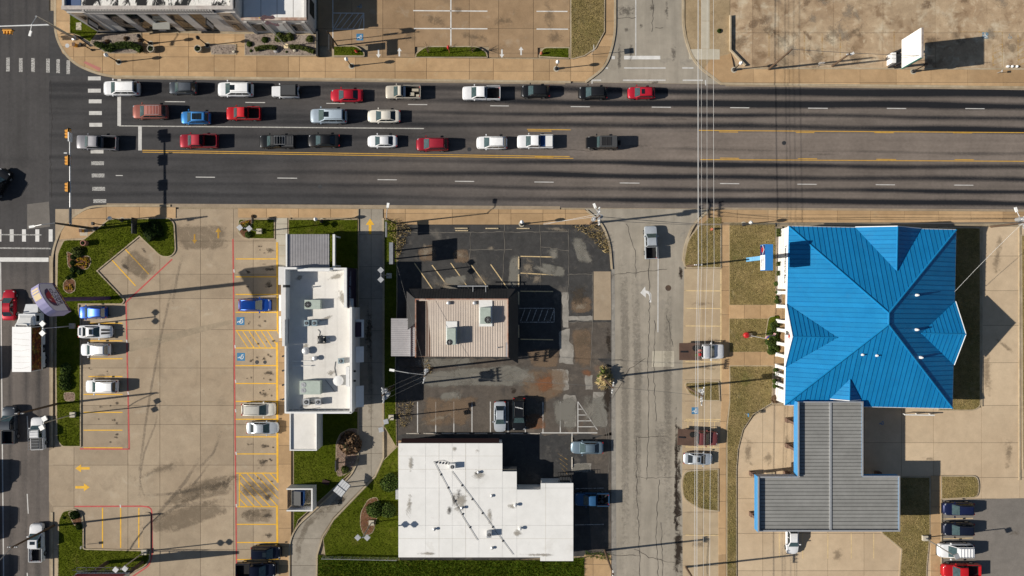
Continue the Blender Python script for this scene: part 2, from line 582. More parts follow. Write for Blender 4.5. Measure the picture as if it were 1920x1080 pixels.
def pebbles(poly, z, mat, dens, parent, s=.07, name='gravel'):
    pts = scatter(poly, dens)
    n = len(pts)
    base = np.array([(1, 0, 0), (-.5, .87, 0), (-.5, -.87, 0), (0, 0, 1)])
    sc = s * (.5 + RNG.random((n, 1, 1)))
    a = RNG.random(n) * 2 * np.pi
    ca, sa = np.cos(a), np.sin(a)
    V = np.repeat(base[None], n, 0) * sc * np.array([1, 1, .7])
    x = V[:, :, 0] * ca[:, None] - V[:, :, 1] * sa[:, None]
    y = V[:, :, 0] * sa[:, None] + V[:, :, 1] * ca[:, None]
    V[:, :, 0] = x + pts[:, 0:1]; V[:, :, 1] = y + pts[:, 1:2]; V[:, :, 2] += z
    fb = np.array([(0, 1, 3), (1, 2, 3), (2, 0, 3)])
    fs = (fb[None] + 4 * np.arange(n)[:, None, None]).reshape(-1, 3)
    o = org(parent)
    V = V.reshape(-1, 3) - np.array([o.x, o.y, o.z])
    ob = bpy.data.objects.new(name, raw_mesh(name, V, fs, mat))
    COL.objects.link(ob)
    ob.parent = parent
    ob['kind'] = 'stuff'
    return ob

def island(name, poly_px, kind='green', kerb=.16, z=.15, dens=110):
    poly = PW(poly_px)
    b = MB()
    b.prism(poly, -.03, z)
    o = structure(b.build(name, M['kerb']))
    ins = inset(poly, kerb) if kerb else poly
    soil, blade, h = {'green': ('grass_soil', 'blade_green', .08), 'dry': ('dry_soil', 'blade_dry', .08), 'wild': ('grass_soil', 'blade_wild', .22)}[kind]
    MB().sheet(ins, z + .006).build('soil', M[soil], o)
    grass(ins, z + .006, M[blade], dens, o, h)
    return o

def bed(name, poly_px, mat, peb=None, z=.16, dens=14, s=.09, edge=.1):
    poly = PW(poly_px)
    o = structure(MB().prism(poly, -.02, z).build(name, M['kerb']))
    ins = inset(poly, edge)
    MB().sheet(ins, z + .008).build('soil', M[mat], o)
    if peb:
        pebbles(ins, z + .008, M[peb], dens, o, s)
    return o

def jag(poly, amp=1.3, step=6.0):
    out = []
    for i, a in enumerate(poly):
        b = poly[(i + 1) % len(poly)]
        n = max(1, int(math.hypot(b[0] - a[0], b[1] - a[1]) / step))
        for k in range(n):
            t = k / n
            out.append((a[0] + (b[0] - a[0]) * t + random.uniform(-amp, amp), a[1] + (b[1] - a[1]) * t + random.uniform(-amp, amp)))
    return out

# --- sheets of ground
structure(MB().sheet([(-420, -420), (420, -420), (420, 420), (-420, 420)], -.09).build('ground', M['dirt']))

def yn(x): return 141.6 + .0122 * x
def ys_(x): return 382.7 + .0064 * x

def road_material(name='asphalt_lanes', sw=False):
    st = (lambda a, b: (b, a, 1)) if sw else (lambda a, b: (a, b, 1))
    t = NT(name)
    n1 = t.noise(.25, 5, .6); n2 = t.noise(2.2, 4, .6); n3 = t.noise(13, 2, .6)
    edge = t.noise(8, 4, .8, st(.5, 1.0))
    base = t.mix(t.attr('age'), (.205, .170, .145), (.046, .046, .049))
    base = t.val(base, t.rng(n1, .3, .7, .86, 1.14))
    edge = t.mul(edge, t.rng(t.noise(.11, 4, .6, st(.5, 1.6)), .3, .7, -.20, .20), 'ADD')
    base = t.val(base, t.rng(t.noise(.6, 4, .6, st(.05, 1.5)), .3, .7, .86, 1.14))
    m = t.rng(t.mul(t.attr('dark'), t.rng(edge, .25, .75, -.17, .17), 'ADD'), (.20), .72, 0, 1)
    col = t.mix(m, base, (.0125, .0135, .017))
    col = t.val(col, t.rng(n2, .25, .75, .88, 1.12))
    col = t.val(col, t.rng(n3, .25, .75, .72, 1.28))
    return t.done(t.bsdf(col, .88, .25, 0, n3, .006))
M['road'] = road_material()
M['road_cross'] = road_material('asphalt_cross', True)

def sstep(a, b, x):
    t = np.clip((x - a) / (b - a), 0, 1)
    return t * t * (3 - 2 * t)

def main_road():
    xs = np.concatenate([np.arange(92, 1940, 16), np.arange(1960, 2900, 60)]).astype(float)
    vs = np.linspace(0, 1, 150)
    X, V = np.meshgrid(xs, vs, indexing='ij')
    Y = yn(X) + V * (ys_(X) - yn(X))
    dark = np.zeros_like(X)
    tracks = [(171.5, 7, 1.08), (195, 6.6, 1.05), (217, 4.6, .85), (238, 6, .95), (282, 4, .38), (309, 5.4, .85), (332, 5.8, .95), (356, 4.8, .85), (377, 5.6, .95)]
    wob = lambda x, k: 1.2 * np.sin(x / 170 + k) + .8 * np.sin(x / 61 + 2.3 * k)
    for k, (y0, w, a) in enumerate(tracks):
        yc = y0 + .0105 * (X - 1440) + wob(X, k)
        amp = a * (.50 + .50 * sstep(500, 1300, X)) * (.85 + .15 * np.sin(X / 230 + k * 1.7))
        if k == 4:
            amp = amp * sstep(1100, 1300, X)
        dark = np.maximum(dark, amp * np.exp(-((Y - yc) / (w * 1.15)) ** 2))
    # oil drip between the wheel tracks of the queueing lanes, and the smoother, darker surface near the junction
    for y0 in (183, 228, 267):
        yc = y0 + .0105 * (X - 1440)
        dark = np.maximum(dark, .42 * (1 - sstep(700, 1250, X)) * np.exp(-((Y - yc) / 8) ** 2))
    age = 1 - sstep(480, 1350, X + 120 * np.sin(Y / 23))
    lane = 1 - sstep(247, 252, Y - .004 * (X - 1440)) * (1 - sstep(296, 301, Y - .004 * (X - 1440)))
    age = np.maximum(np.clip(age * .84 + .12, 0, 1), .36 * lane)
    age = np.where(X < 1250, np.maximum(age, .62 - .5 * sstep(900, 1250, X)), age)
    k = (H) / F
    verts = np.stack([(X - 960) * k, (540 - Y) * k, np.zeros_like(X)], -1).reshape(-1, 3)
    ni, nj = X.shape
    I, J = np.meshgrid(np.arange(ni - 1), np.arange(nj - 1), indexing='ij')
    a = (I * nj + J).ravel()
    faces = np.stack([a, a + 1, a + nj + 1, a + nj], 1)
    me = raw_mesh('main_road', verts, faces, M['road'])
    for nm, d in (('dark', dark), ('age', age)):
        at = me.attributes.new(nm, 'FLOAT', 'POINT')
        at.data.foreach_set('value', d.astype(np.float32).ravel())
    o = bpy.data.objects.new('main_road', me)
    COL.objects.link(o)
    return structure(o)
ROAD = main_road()

def cross_road():
    xs = np.linspace(-700, 92, 130)
    ys = np.concatenate([np.arange(-900, 0, 60), np.arange(0, 1090, 20), np.arange(1100, 2000, 60)]).astype(float)
    X, Y = np.meshgrid(xs, ys, indexing='ij')
    dark = np.zeros_like(X)
    for k, x0 in enumerate((72, 52 - 4, 20, -4, -42, -66, -110, -150)):
        dark = np.maximum(dark, .42 * np.exp(-((X - x0 - 1.2 * np.sin(Y / 90 + k)) / 7) ** 2) * (1 - .5 * np.exp(-((Y - 260) / 170) ** 2)))
    for y0 in (190, 232, 300, 330):
        dark = np.maximum(dark, .30 * np.exp(-((Y - y0) / 8) ** 2))
    age = np.clip(.92 - .40 * sstep(420, 620, Y), 0, 1)
    k = H / F
    verts = np.stack([(X - 960) * k, (540 - Y) * k, np.zeros_like(X)], -1).reshape(-1, 3)
    ni, nj = X.shape
    I, J = np.meshgrid(np.arange(ni - 1), np.arange(nj - 1), indexing='ij')
    a = (I * nj + J).ravel()
    me = raw_mesh('cross_road', verts, np.stack([a, a + 1, a + nj + 1, a + nj], 1), M['road_cross'])
    for nm, d in (('dark', dark), ('age', age)):
        at = me.attributes.new(nm, 'FLOAT', 'POINT')
        at.data.foreach_set('value', d.astype(np.float32).ravel())
    o = bpy.data.objects.new('cross_road', me)
    COL.objects.link(o)
    return structure(o)
XROAD = cross_road()
flat('junction_corner', [(92, 20), (240, 20), (240, 500), (92, 500)], -.006, M['asph_new'])
flat('junction_patch', [(51, 383), (92, 378), (94, 425), (51, 430)], .004, M['asph_old'], XROAD)

# side street, south and north of the main road
STREET = flat('side_street', [(1096, ys_(1096) + 1), (1330, ys_(1330) + 1), (1312, 404), (1296, 425), (1286, 450), (1284, 470), (1284, 1500), (1146, 1500), (1146, 480), (1140, 450), (1126, 420)], .006, M['conc_grey'])
NSTREET = flat('side_street', [(1100, yn(1100) - .5), (1128, 130), (1146, 100), (1153, 60), (1154, -500), (1280, -500), (1280, 50), (1288, 85), (1306, 120), (1330, 145), (1360, yn(1360) - .5)], .006, M['conc_grey'])
flat('gutter', [(1146, 470), (1152, 470), (1154, 760), (1158, 1500), (1146, 1500)], .011, M['conc_patch'], STREET)

# --- south-west lot (restaurant)
LOT = slabs('parking_lot', [(104, 392), (545, 392), (545, 1500), (100, 1500), (100, 950), (92, 940), (92, 845), (104, 838)],
            [139, 240, 300, 376, 438, 475, 523], [452, 514, 560, 618, 690, 760, 796, 872, 949, 1030, 1110, 1200], .03, M['conc_tan'])
slabs('pavement', [(118, 428), (138, 405), (165, 393), (200, 388), (330, 389), (330, 409), (205, 409), (165, 445), (112, 449)], [200, 262], [410], .10, M['conc_walk'])
slabs('pavement', [(447, 391), (672, 392), (672, 408), (447, 408)], [500, 560, 620], [], .09, M['conc_walk'])
slabs('pavement', [(523, 455), (546, 455), (546, 1090), (523, 1090)], [], [485, 520, 560, 600, 640, 680, 720, 760, 800, 835, 870, 955, 990, 1025, 1060], .09, M['conc_walk'])
slabs('pavement', [(518, 409), (539, 409), (539, 500), (523, 500), (523, 454), (518, 454)], [], [420, 440, 460, 480], .094, M['conc_pale'])
# drive-through lane
DRIVE = slabs('drive_lane', [(673, 392), (718, 392), (718, 858), (703, 890), (625, 970), (603, 1005), (594, 1040), (592, 1140), (543, 1140), (543, 1012), (556, 985), (628, 920), (660, 888), (673, 860)],
              [696], [440, 500, 560, 620, 680, 740, 800, 850, 905, 960, 1010, 1060], .034, M['conc_pale'])
M['conc_dull'] = surf('conc_dull', (.32, .285, .235), (.265, .235, .19), (.2, 1, 14), .12, .1, rv=.05, spot=[((.17, .145, .12), .5, .56, .75, .5)])
for c in DRIVE.children:
    c.data.materials[0] = M['conc_dull']

# --- pavement between main road and the middle lot
slabs('pavement', [(720, 392), (1096, 393), (1120, 412), (1127, 421), (720, 421)], [760, 848, 935, 958, 1018, 1060], [400], .08, M['conc_walk'])
MID = flat('parking_lot', [(742, 421), (1126, 421), (1140, 450), (1146, 480), (1146, 1040), (742, 1060)], .03, M['asph_seal'])
flat('lot_patch', jag([(748, 672), (1120, 672), (1145, 690), (1145, 815), (1012, 815), (748, 815)], 2.5, 9), .034, M['asph_brown'], MID)
flat('lot_patch', [(1062, 512), (1113, 512), (1113, 590), (1062, 590)], .034, M['asph_seal'], MID)
flat('lot_patch', [(1062, 604), (1146, 604), (1146, 672), (1062, 672)], .034, M['asph_brown'], MID)
flat('lot_apron', [(1113, 509), (1145, 509), (1146, 600), (1113, 600)], .038, M['conc_tan'], MID)
flat('lot_apron', [(1098, 830), (1146, 810), (1146, 1090), (1112, 1090)], .034, M['asph_brown'], MID)
for pol in ([(1053, 549), (1066, 549), (1066, 615), (1056, 615)], [(1049, 620), (1068, 616), (1066, 640), (1075, 648), (1075, 683), (1049, 680)],
            [(1035, 692), (1065, 692), (1066, 731), (1035, 731)], [(1097, 702), (1111, 702), (1111, 731), (1097, 731)], [(1066, 592), (1113, 592), (1113, 601), (1066, 601)],
            [(1072, 870), (1108, 868), (1108, 884), (1072, 884)], [(1056, 740), (1080, 741), (1080, 800), (1058, 800)], [(1112, 735), (1136, 735), (1138, 800), (1112, 800)]):
    flat('concrete_patch', jag(pol), .042, M['conc_patch'], MID)
slabs('pavement', [(1095, 1040), (1146, 1040), (1146, 1140), (1095, 1140)], [1112], [1058, 1085], .05, M['conc_walk'])

# --- north-west block
slabs('pavement', [(104, -300), (132, -300), (132, 60), (170, 88), (270, 62), (598, 66), (598, 108), (690, 108), (1068, 112), (1095, 105), (1118, 92), (1136, 62), (1138, -300), (1153, -300), (1153, 60), (1146, 96), (1128, 128), (1104, yn(1104) - 2), (210, yn(210) - 1), (150, 126), (118, 100), (105, 70)],
      [139, 160, 193, 216, 250, 300, 354, 402, 441, 482, 541, 562, 610, 667, 741, 800, 880, 925, 1000, 1030, 1070, 1112], [-200, -100, 0, 40, 66, 88, 107, 134], .10, M['conc_walk'])
slabs('parking_lot', [(597, -300), (1068, -300), (1068, 88), (1008, 90), (1008, 108), (917, 108), (917, 88), (778, 88), (778, 108), (690, 108), (690, 86), (597, 86)],
      [660, 718, 778, 845, 880, 935, 1000], [-200, -130, -60, 0, 54, 100], .112, M['conc_brown'])
# --- north-east block
slabs('pavement', [(1332, 112), (1370, 100), (1376, 130), (1900, 130), (2600, 134), (2600, yn(2600) - 1), (1352, yn(1352) - 2), (1318, 132)],
      [1412, 1480, 1546, 1612, 1680, 1745, 1813, 1880, 1950, 2030, 2110, 2200, 2300, 2400, 2500], [155], .10, M['conc_walk'])
flat('verge', [(1285, -500), (1368, -500), (1368, 95), (1376, 128), (1340, 138), (1318, 130), (1300, 104), (1290, 80), (1285, 45)], .09, M['conc_tan'])
for o in bpy.data.objects:
    if o.name == 'verge':
        o.data.materials[0] = surf('verge_dirt', (.36, .27, .165), (.29, .215, .125), (.25, 1.3, 10), .18, .25, spot=[((.40, .35, .25), .4, .58, .72, .5), ((.13, .14, .06), .6, .66, .76, .5)])
slabs('footpath', [(1315, -500), (1330, -500), (1330, 92), (1349, 93), (1349, 112), (1293, 112), (1291, 93), (1315, 92)], [], [-300, -200, -100, 0, 40, 92], .10, M['conc_pale'])
slabs('parking_lot', [(1369, -500), (2600, -500), (2600, 128), (1384, 128), (1369, 96)],
      [1411, 1460, 1562, 1655, 1753, 1850, 1950, 2100, 2250, 2400], [-350, -220, -110, -20, 62], .085, M['conc_mottled'])

# --- east side of the side street
slabs('parking_strip', [(1283, 504), (1353, 504), (1353, 1500), (1283, 1500), (1280, 1000), (1279, 760)], [1318], [545, 611, 660, 712, 752, 790, 838, 880, 960, 1002, 1060, 1120], .03, M['conc_strip'])
for o in [c for b in bpy.data.objects if b.name.startswith('NOPE') for c in b.children]:
    o.data.materials[0] = M['conc_tan']
slabs('pavement', [(1353, 419), (1367, 419), (1367, 752), (1361, 800), (1360, 1500), (1347, 1500), (1347, 880), (1353, 750)], [], [460, 500, 545, 590, 640, 690, 740, 790, 840, 890, 940, 990, 1040, 1090], .06, M['conc_walk'])
slabs('pavement', [(1300, 420), (1330, ys_(1330) + 2), (2600, ys_(2600) + 2), (2600, 416), (1330, 417)], [1382, 1440, 1505, 1570, 1632, 1695, 1760, 1820, 1880, 1950, 2050, 2150, 2300, 2450], [403], .08, M['conc_walk'])
for y0, y1 in ((572, 597), (660, 685)):
    slabs('footpath', [(1367, y0), (1474, y0), (1474, y1), (1367, y1)], [1395, 1425, 1460], [], .13, M['conc_walk'])
slabs('bank_drive', [(1383, 1500), (1383, 880), (1386, 840), (1396, 806), (1414, 780), (1452, 758), (1840, 764), (1840, 425), (2000, 425), (2000, 1500)],
      [1430, 1490, 1552, 1620, 1690, 1750, 1840, 1912], [480, 545, 610, 680, 760, 830, 895, 935, 1000, 1070, 1140, 1250], .03, M['conc_bank'])
flat('asphalt_lot', [(1764, 937), (1912, 934), (2000, 934), (2000, 1500), (1764, 1500)], .040, M['asph_grey'])
slabs('footpath', [(1745, 892), (1763, 892), (1763, 1500), (1740, 1500), (1745, 1000)], [], [920, 950, 980, 1010, 1040, 1070, 1100], .12, M['conc_walk'])
flat('porch_floor', [(1453, 596), (1475, 596), (1475, 660), (1453, 660)], .12, M['conc_tan'])

# --- grass and planting beds
island('grass_island', rnd([(120, 449), (158, 448), (205, 410), (318, 408), (328, 418), (331, 472), (320, 483), (302, 482), (262, 444), (184, 508), (236, 563), (230, 571), (149, 571), (149, 582), (153, 600), (153, 838), (118, 838), (107, 826), (105, 700), (106, 560), (108, 475)],
       [6, 4, 4, 4, 6, 8, 8, 8, 0, 0, 6, 3, 0, 0, 0, 3, 4, 8, 0, 0, 8]))
island('grass_island', rnd([(110, 975), (118, 957), (142, 953), (156, 964), (158, 985), (158, 1028), (281, 1031), (283, 1050), (272, 1062), (245, 1075), (200, 1092), (108, 1092)], [6, 6, 6, 6, 0, 3, 4, 6, 6, 4, 0, 0]))
MB().prism(PW(rnd([(269, 960), (283, 960), (283, 1030), (269, 1030)], [7, 7, 0, 0])), .0, .16).build('kerb_island', M['conc_tan'])['kind'] = 'structure'
island('grass_island', rnd([(447, 410), (516, 410), (516, 449), (458, 449), (446, 437)], [6, 2, 2, 8, 6]))
island('lawn', [(541, 411), (672, 411), (672, 505), (541, 500)], kerb=.1)
island('lawn', [(550, 770), (672, 770), (672, 860), (662, 882), (630, 912), (560, 975), (551, 1000)], kerb=.1, z=.13)
island('grass_strip', [(720, 411), (745, 414), (745, 570), (742, 690), (744, 840), (720, 800)], 'green', kerb=.1, z=.1)
island('lawn', [(719, 862), (747, 835), (749, 1050), (610, 1046), (606, 1010), (626, 975), (705, 893)], kerb=.06, z=.1)
island('rough_grass', [(597, 1040), (750, 1050), (1012, 1050), (1095, 1045), (1095, 1200), (595, 1200)], 'wild', kerb=0, z=.08, dens=150)
island('grass_island', rnd([(625, 86), (668, 86), (684, 98), (684, 107), (625, 107)], [2, 8, 5, 2, 2]), z=.22)
island('grass_island', rnd([(780, 100), (798, 87), (895, 87), (913, 98), (915, 109), (778, 109)], [6, 8, 8, 8, 2, 2]), z=.22)
island('grass_island', rnd([(1008, 108), (1018, 89), (1068, 89), (1068, 111)], [5, 8, 0, 2]), z=.22)
island('lawn', [(1069, -300), (1136, -300), (1134, 60), (1117, 92), (1096, 106), (1074, 112), (1069, 111)], 'dry', z=.2)
island('lawn', [(132, 20), (180, 20), (184, 62), (170, 80), (150, 68), (132, 62)], 'green', z=.17, kerb=.05)
island('grass_island', rnd([(1312, 420), (1352, 420), (1352, 503), (1284, 503), (1281, 490), (1288, 450)], [3, 0, 0, 8, 6, 14]), 'dry')
island('grass_island', rnd([(1281, 716), (1348, 714), (1350, 752), (1318, 752), (1290, 738)], [10, 0, 0, 8, 8]), 'dry')
island('grass_island', rnd([(1283, 882), (1347, 878), (1347, 959), (1310, 955), (1280, 935), (1277, 905)], [10, 0, 0, 16, 12, 12]), 'dry')
island('lawn', [(1367, 418), (1453, 418), (1453, 572), (1367, 572)], 'dry', kerb=.03, z=.11)
island('lawn', rnd([(1367, 597), (1462, 597), (1462, 660), (1367, 660)], 0), 'dry', kerb=.03, z=.11)
island('lawn', [(1367, 685), (1450, 685), (1447, 756), (1412, 777), (1393, 806), (1384, 842), (1381, 880), (1381, 1500), (1361, 1500), (1362, 800), (1367, 755)], 'dry', kerb=.12, z=.13)
island('lawn', rnd([(1758, 426), (1838, 426), (1838, 762), (1826, 770), (1758, 770)], [0, 4, 8, 8, 0]), 'dry', z=.13)
island('lawn', rnd([(1652, 893), (1744, 893), (1744, 1000), (1738, 1060), (1732, 1200), (1675, 1200), (1689, 1030), (1652, 1000)], [8, 0, 0, 0, 0, 0, 0, 0]), 'dry', z=.11)
island('grass_island', rnd([(1763, 891), (1832, 891), (1836, 912), (1832, 933), (1763, 936)], [0, 14, 10, 14, 0]), 'dry', z=.16)
island('grass_strip', [(1913, 440), (2000, 440), (2000, 880), (1916, 880)], 'dry', z=.13)
island('grass_strip', [(1330, 408), (1352, 408), (1352, 419), (1318, 419)], 'dry', kerb=0, z=.088)
bed('planting_bed', [(170, 82), (178, 64), (266, 62), (268, 94), (255, 101), (200, 101)], 'gravel', 'pebbles')
bed('planting_bed', [(393, 83), (444, 83), (444, 103), (397, 103)], 'gravel', 'pebbles')
bed('planting_bed', [(459, 63), (593, 65), (593, 106), (459, 105)], 'gravel', 'pebbles')
bed('planting_bed', rnd([(630, 830), (638, 812), (655, 803), (671, 803), (671, 862), (662, 880), (644, 892), (633, 893), (630, 880)], 4), 'rust_gravel', 'pebbles', dens=20, s=.07)
bed('flower_bed', rnd([(126, 470), (140, 478), (155, 479), (170, 480), (173, 492), (166, 505), (140, 508), (128, 500)], 5), 'mulch', None, z=.17)
bed('flower_bed', rnd([(119, 530), (130, 520), (143, 525), (143, 545), (132, 552), (120, 545)], 6), 'mulch', None, z=.17)
bed('flower_bed', rnd([(450, 416), (470, 410), (476, 412), (470, 430), (472, 447), (458, 447), (449, 436)], 4), 'mulch', None, z=.17)
bed('flower_bed', rnd([(128, 960), (142, 955), (154, 966), (156, 984), (140, 985)], 4), 'mulch', None, z=.17)
bed('planting_bed', rnd([(120, 735), (142, 735), (142, 752), (122, 752)], 6), 'rust_gravel', None, z=.17)
bed('planting_bed', rnd([(676, 960), (690, 935), (708, 930), (712, 950), (700, 1000), (682, 1005), (675, 985)], 8), 'mulch', 'pebbles', z=.12, dens=10, s=.05)
bed('planting_bed', [(1454, 425), (1466, 425), (1466, 572), (1454, 572)], 'gravel', 'pebbles', z=.15)
bed('planting_bed', [(1451, 686), (1466, 686), (1466, 757), (1447, 757)], 'gravel', 'pebbles', z=.15)
bed('planting_bed', rnd([(1440, 594), (1462, 590), (1462, 662), (1440, 664), (1434, 628)], 6), 'grass_soil', None, z=.14)

# --- kerbs and gutters along the roads
def strip(name, pts, w, z0, z1, mat, parent=None):
    """a low band following a line of photograph pixels"""
    P = [Vector(WG(*p)) for p in pts]
    L, Rr = [], []
    for i, p in enumerate(P):
        d = (P[min(i + 1, len(P) - 1)] - P[max(i - 1, 0)]).normalized()
        n = Vector((-d.y, d.x))
        L.append(p + n * w / 2); Rr.append(p - n * w / 2)
    k = len(P)
    vs = [(q.x, q.y, z) for z in (z0, z1) for q in L + Rr]
    fs = []
    for i in range(k - 1):
        fs += [(2 * k + i, 3 * k + i, 3 * k + i + 1, 2 * k + i + 1), (i, 2 * k + i, 2 * k + i + 1, i + 1), (k + i, k + i + 1, 3 * k + i + 1, 3 * k + i)]
    fs += [(0, k, 3 * k, 2 * k), (k - 1, 3 * k - 1, 4 * k - 1, 2 * k - 1)]
    b = MB(); b.add(vs, fs)
    o = b.build(name, mat, parent)
    return o if parent else structure(o)

M['gutter'] = surf('gutter_concrete', (.33, .265, .19), (.26, .205, .145), (.3, 1.6, 13), .12, .12)
curveNW = rnd([(104, -300), (104, 72), (134, 118), (196, yn(196)), (1090, yn(1090))], [0, 40, 50, 40, 0], 8)
strip('kerb', curveNW[:-1] + [(x, yn(x) - .5) for x in range(230, 1100, 60)], .32, -.02, .115, M['kerb'])
strip('kerb', rnd([(1098, yn(1098) - 1), (1136, 126), (1153, 70), (1153, -300)], [0, 26, 30, 0], 7), .32, -.02, .135, M['kerb'])
strip('kerb', rnd([(1281, -300), (1281, 60), (1300, 118), (1352, yn(1352) - 1)] + [(x, yn(x) - .7) for x in range(1420, 2600, 80)], [0, 40, 34] + [0] * 30, 7), .32, -.02, .135, M['kerb'])
strip('kerb', rnd([(98, 1300), (98, 960)], 0), .32, -.02, .13, M['kerb'])
strip('kerb', rnd([(98, 835), (98, 470), (120, 418), (165, 388), (200, 386)] + [(x, ys_(x) + 1) for x in range(260, 340, 30)], [0, 40, 34, 20, 0, 0, 0, 0], 8), .3, -.02, .12, M['kerb'])
strip('gutter', [(96, 1300), (96, 480)], .55, -.02, .012, M['gutter'])
strip('gutter', [(x, ys_(x) + .5) for x in range(200, 1100, 50)], .5, -.02, .010, M['gutter'])
strip('gutter', [(x, yn(x) + 1) for x in range(210, 1100, 50)], .4, -.02, .012, M['gutter'])
strip('gutter', [(x, yn(x) + 1) for x in range(1360, 2600, 60)], .4, -.02, .012, M['gutter'])
strip('gutter', [(x, ys_(x) + 1) for x in range(1330, 2600, 60)], .5, -.02, .012, M['gutter'])
strip('kerb', rnd([(1100, 395), (1128, 418), (1143, 455), (1147, 505)], [0, 20, 20, 0], 6), .28, -.02, .15, M['kerb'])
strip('kerb', rnd([(1326, 397), (1300, 420), (1284, 460), (1281, 490)], [0, 20, 20, 0], 6), .28, -.02, .14, M['kerb'])
strip('kerb', [(672, 392), (672, 866)], .16, -.02, .15, M['kerb'])
strip('kerb', [(719, 409), (719, 858), (704, 892), (626, 973), (605, 1006), (595, 1040), (593, 1140)], .2, -.02, .14, M['kerb'])
strip('kerb', rnd([(673, 860), (660, 888), (628, 922), (556, 987), (543, 1015), (543, 1140)], [0, 10, 4, 16, 16, 0], 5), .2, -.02, .15, M['kerb'])
strip('kerb', [(1911, 425), (1911, 900)], .2, -.02, .15, M['kerb'])
strip('kerb', [(1840, 426), (1840, 762)], .2, -.02, .15, M['kerb'])
strip('kerb', [(1368, 30), (1368, 95), (1396, 124)], .2, -.02, .5, M['kerb'])
strip('kerb', [(1376, 128.5), (2400, 131)], .22, -.02, .14, M['kerb'])
strip('kerb', [(1764, 937), (1764, 1300)], .2, -.02, .16, M['kerb'])
flat('ramp_mat', [(157, 118), (161, 115), (190, 128), (187, 134)], .108, M['paint_redfade'])
flat('hatch_cover', [(148, 424), (165, 424), (165, 442), (151, 442)], .108, M['conc_pale'])
flat('utility_cover', [(144, 43), (154, 43), (154, 57), (144, 57)], .19, M['conc_pale'])

# --- painted markings
def line(p0, p1, w, mat, parent, z, name='marking'):
    a, b = Vector(WG(*p0)), Vector(WG(*p1))
    d = (b - a).normalized(); n = Vector((-d.y, d.x)) * w / 2
    return MB().sheet([a + n, a - n, b - n, b + n], z).build(name, M[mat], parent)

def poly_mark(pts, mat, parent, z, name='marking'):
    return MB().sheet(PW(pts), z).build(name, M[mat], parent)

def lane_dash(lst, mat, parent, w=.11, z=.005, name='lane_dash'):
    for x0, x1, y in lst:
        line((x0, y), (x1, y + .01 * (x1 - x0)), w, mat, parent, z, name)

M['paint_white_mid'] = worn_paint('paint_white_mid', (.50, .49, .46), .56, 6)
lane_dash([(309, 347, 190.5), (460, 497, 192), (612, 646, 193.8), (765, 801, 195.8), (919, 954, 198.3), (1070, 1106, 199.8), (1222, 1258, 200.8), (1369, 1405, 201.8), (1515, 1552, 202.8), (1663, 1699, 203.2), (1810, 1846, 203.5), (1957, 1993, 205)], 'paint_white', ROAD)
lane_dash([(217, 230, 329), (367, 403, 332), (520, 557, 333.8), (708, 744, 336.8), (853, 889, 339.8), (1002, 1038, 341.2), (1162, 1199, 343), (1350, 1386, 344), (1495, 1531, 345.3), (1642, 1678, 346.2), (1789, 1825, 347), (1936, 1972, 348)], 'paint_white', ROAD)
line((223, 236), (795, 241), .14, 'paint_white_mid', ROAD, .005, 'lane_line')
line((267, 281.8), (1068, 293.5), .11, 'paint_yellow_road', ROAD, .005, 'centre_line')
line((267, 285.2), (1075, 297.0), .11, 'paint_yellow_road', ROAD, .005, 'centre_line')
line((988, 242.5), (1070, 243.4), .11, 'paint_yellow_road', ROAD, .005, 'centre_line')
line((990, 245.4), (1034, 245.8), .11, 'paint_yellow_road', ROAD, .005, 'centre_line')
line((1310, 244.5), (2400, 252), .12, 'paint_yellow_road', ROAD, .005, 'centre_line')
line((1313, 299.2), (2400, 305), .12, 'paint_yellow_road', ROAD, .005, 'centre_line')
lane_dash([(1348, 1384, 247.3), (1492, 1527, 248.3), (1639, 1676, 248.6), (1787, 1823, 248.9), (1003, 1038, 293.8)], 'paint_yellow_road', ROAD)
lane_dash([(1350, 1386, 296.4), (1496, 1532, 297.4), (1643, 1680, 298.6), (1790, 1826, 299.2)], 'paint_yellow_road', ROAD)
line((223.5, 147), (223.5, 236), .5, 'paint_white', ROAD, .006, 'stop_bar')
line((262.5, 236), (262.5, 282), .5, 'paint_white', ROAD, .006, 'stop_bar')
for x, y in ((177, 147), (177, 170), (178.5, 190), (179, 212), (179.5, 234), (180.5, 259), (182, 284), (183, 306), (184, 329), (185, 354), (187, 377)):
    line((x - 12, y), (x + 12, y), .54, 'paint_white_worn' if y > 290 else 'paint_white', ROAD, .005, 'crosswalk_bar')
for x, y in ((-10, 121), (15, 121), (39, 122), (62, 122), (90, 123), (109, 124), (128, 126)):
    line((x, y - 13), (x, y + 13), .5, 'paint_white_worn', XROAD, .005, 'crosswalk_bar')
for x in (-24, -1, 22, 45, 70, 95):
    line((x, 430), (x, 453), .55, 'paint_white_fresh' if x > 30 else 'paint_white', XROAD, .005, 'crosswalk_bar')
line((-60, 439.5), (78, 440.5), .16, 'paint_white_worn', XROAD, .006, 'worn_line')
line((-60, 464.5), (95, 466), .2, 'paint_white_worn', XROAD, .005, 'worn_line')
line((-60, 486.5), (91, 487), .6, 'paint_white_fresh', XROAD, .005, 'stop_bar')
line((1, 492), (7, 1100), .16, 'paint_white', XROAD, .005, 'lane_line')
for y0, y1 in ((926, 963), (1074, 1110), (780, 815)):
    line((51, y0), (53, y1), .14, 'paint_white', XROAD, .005, 'lane_dash')
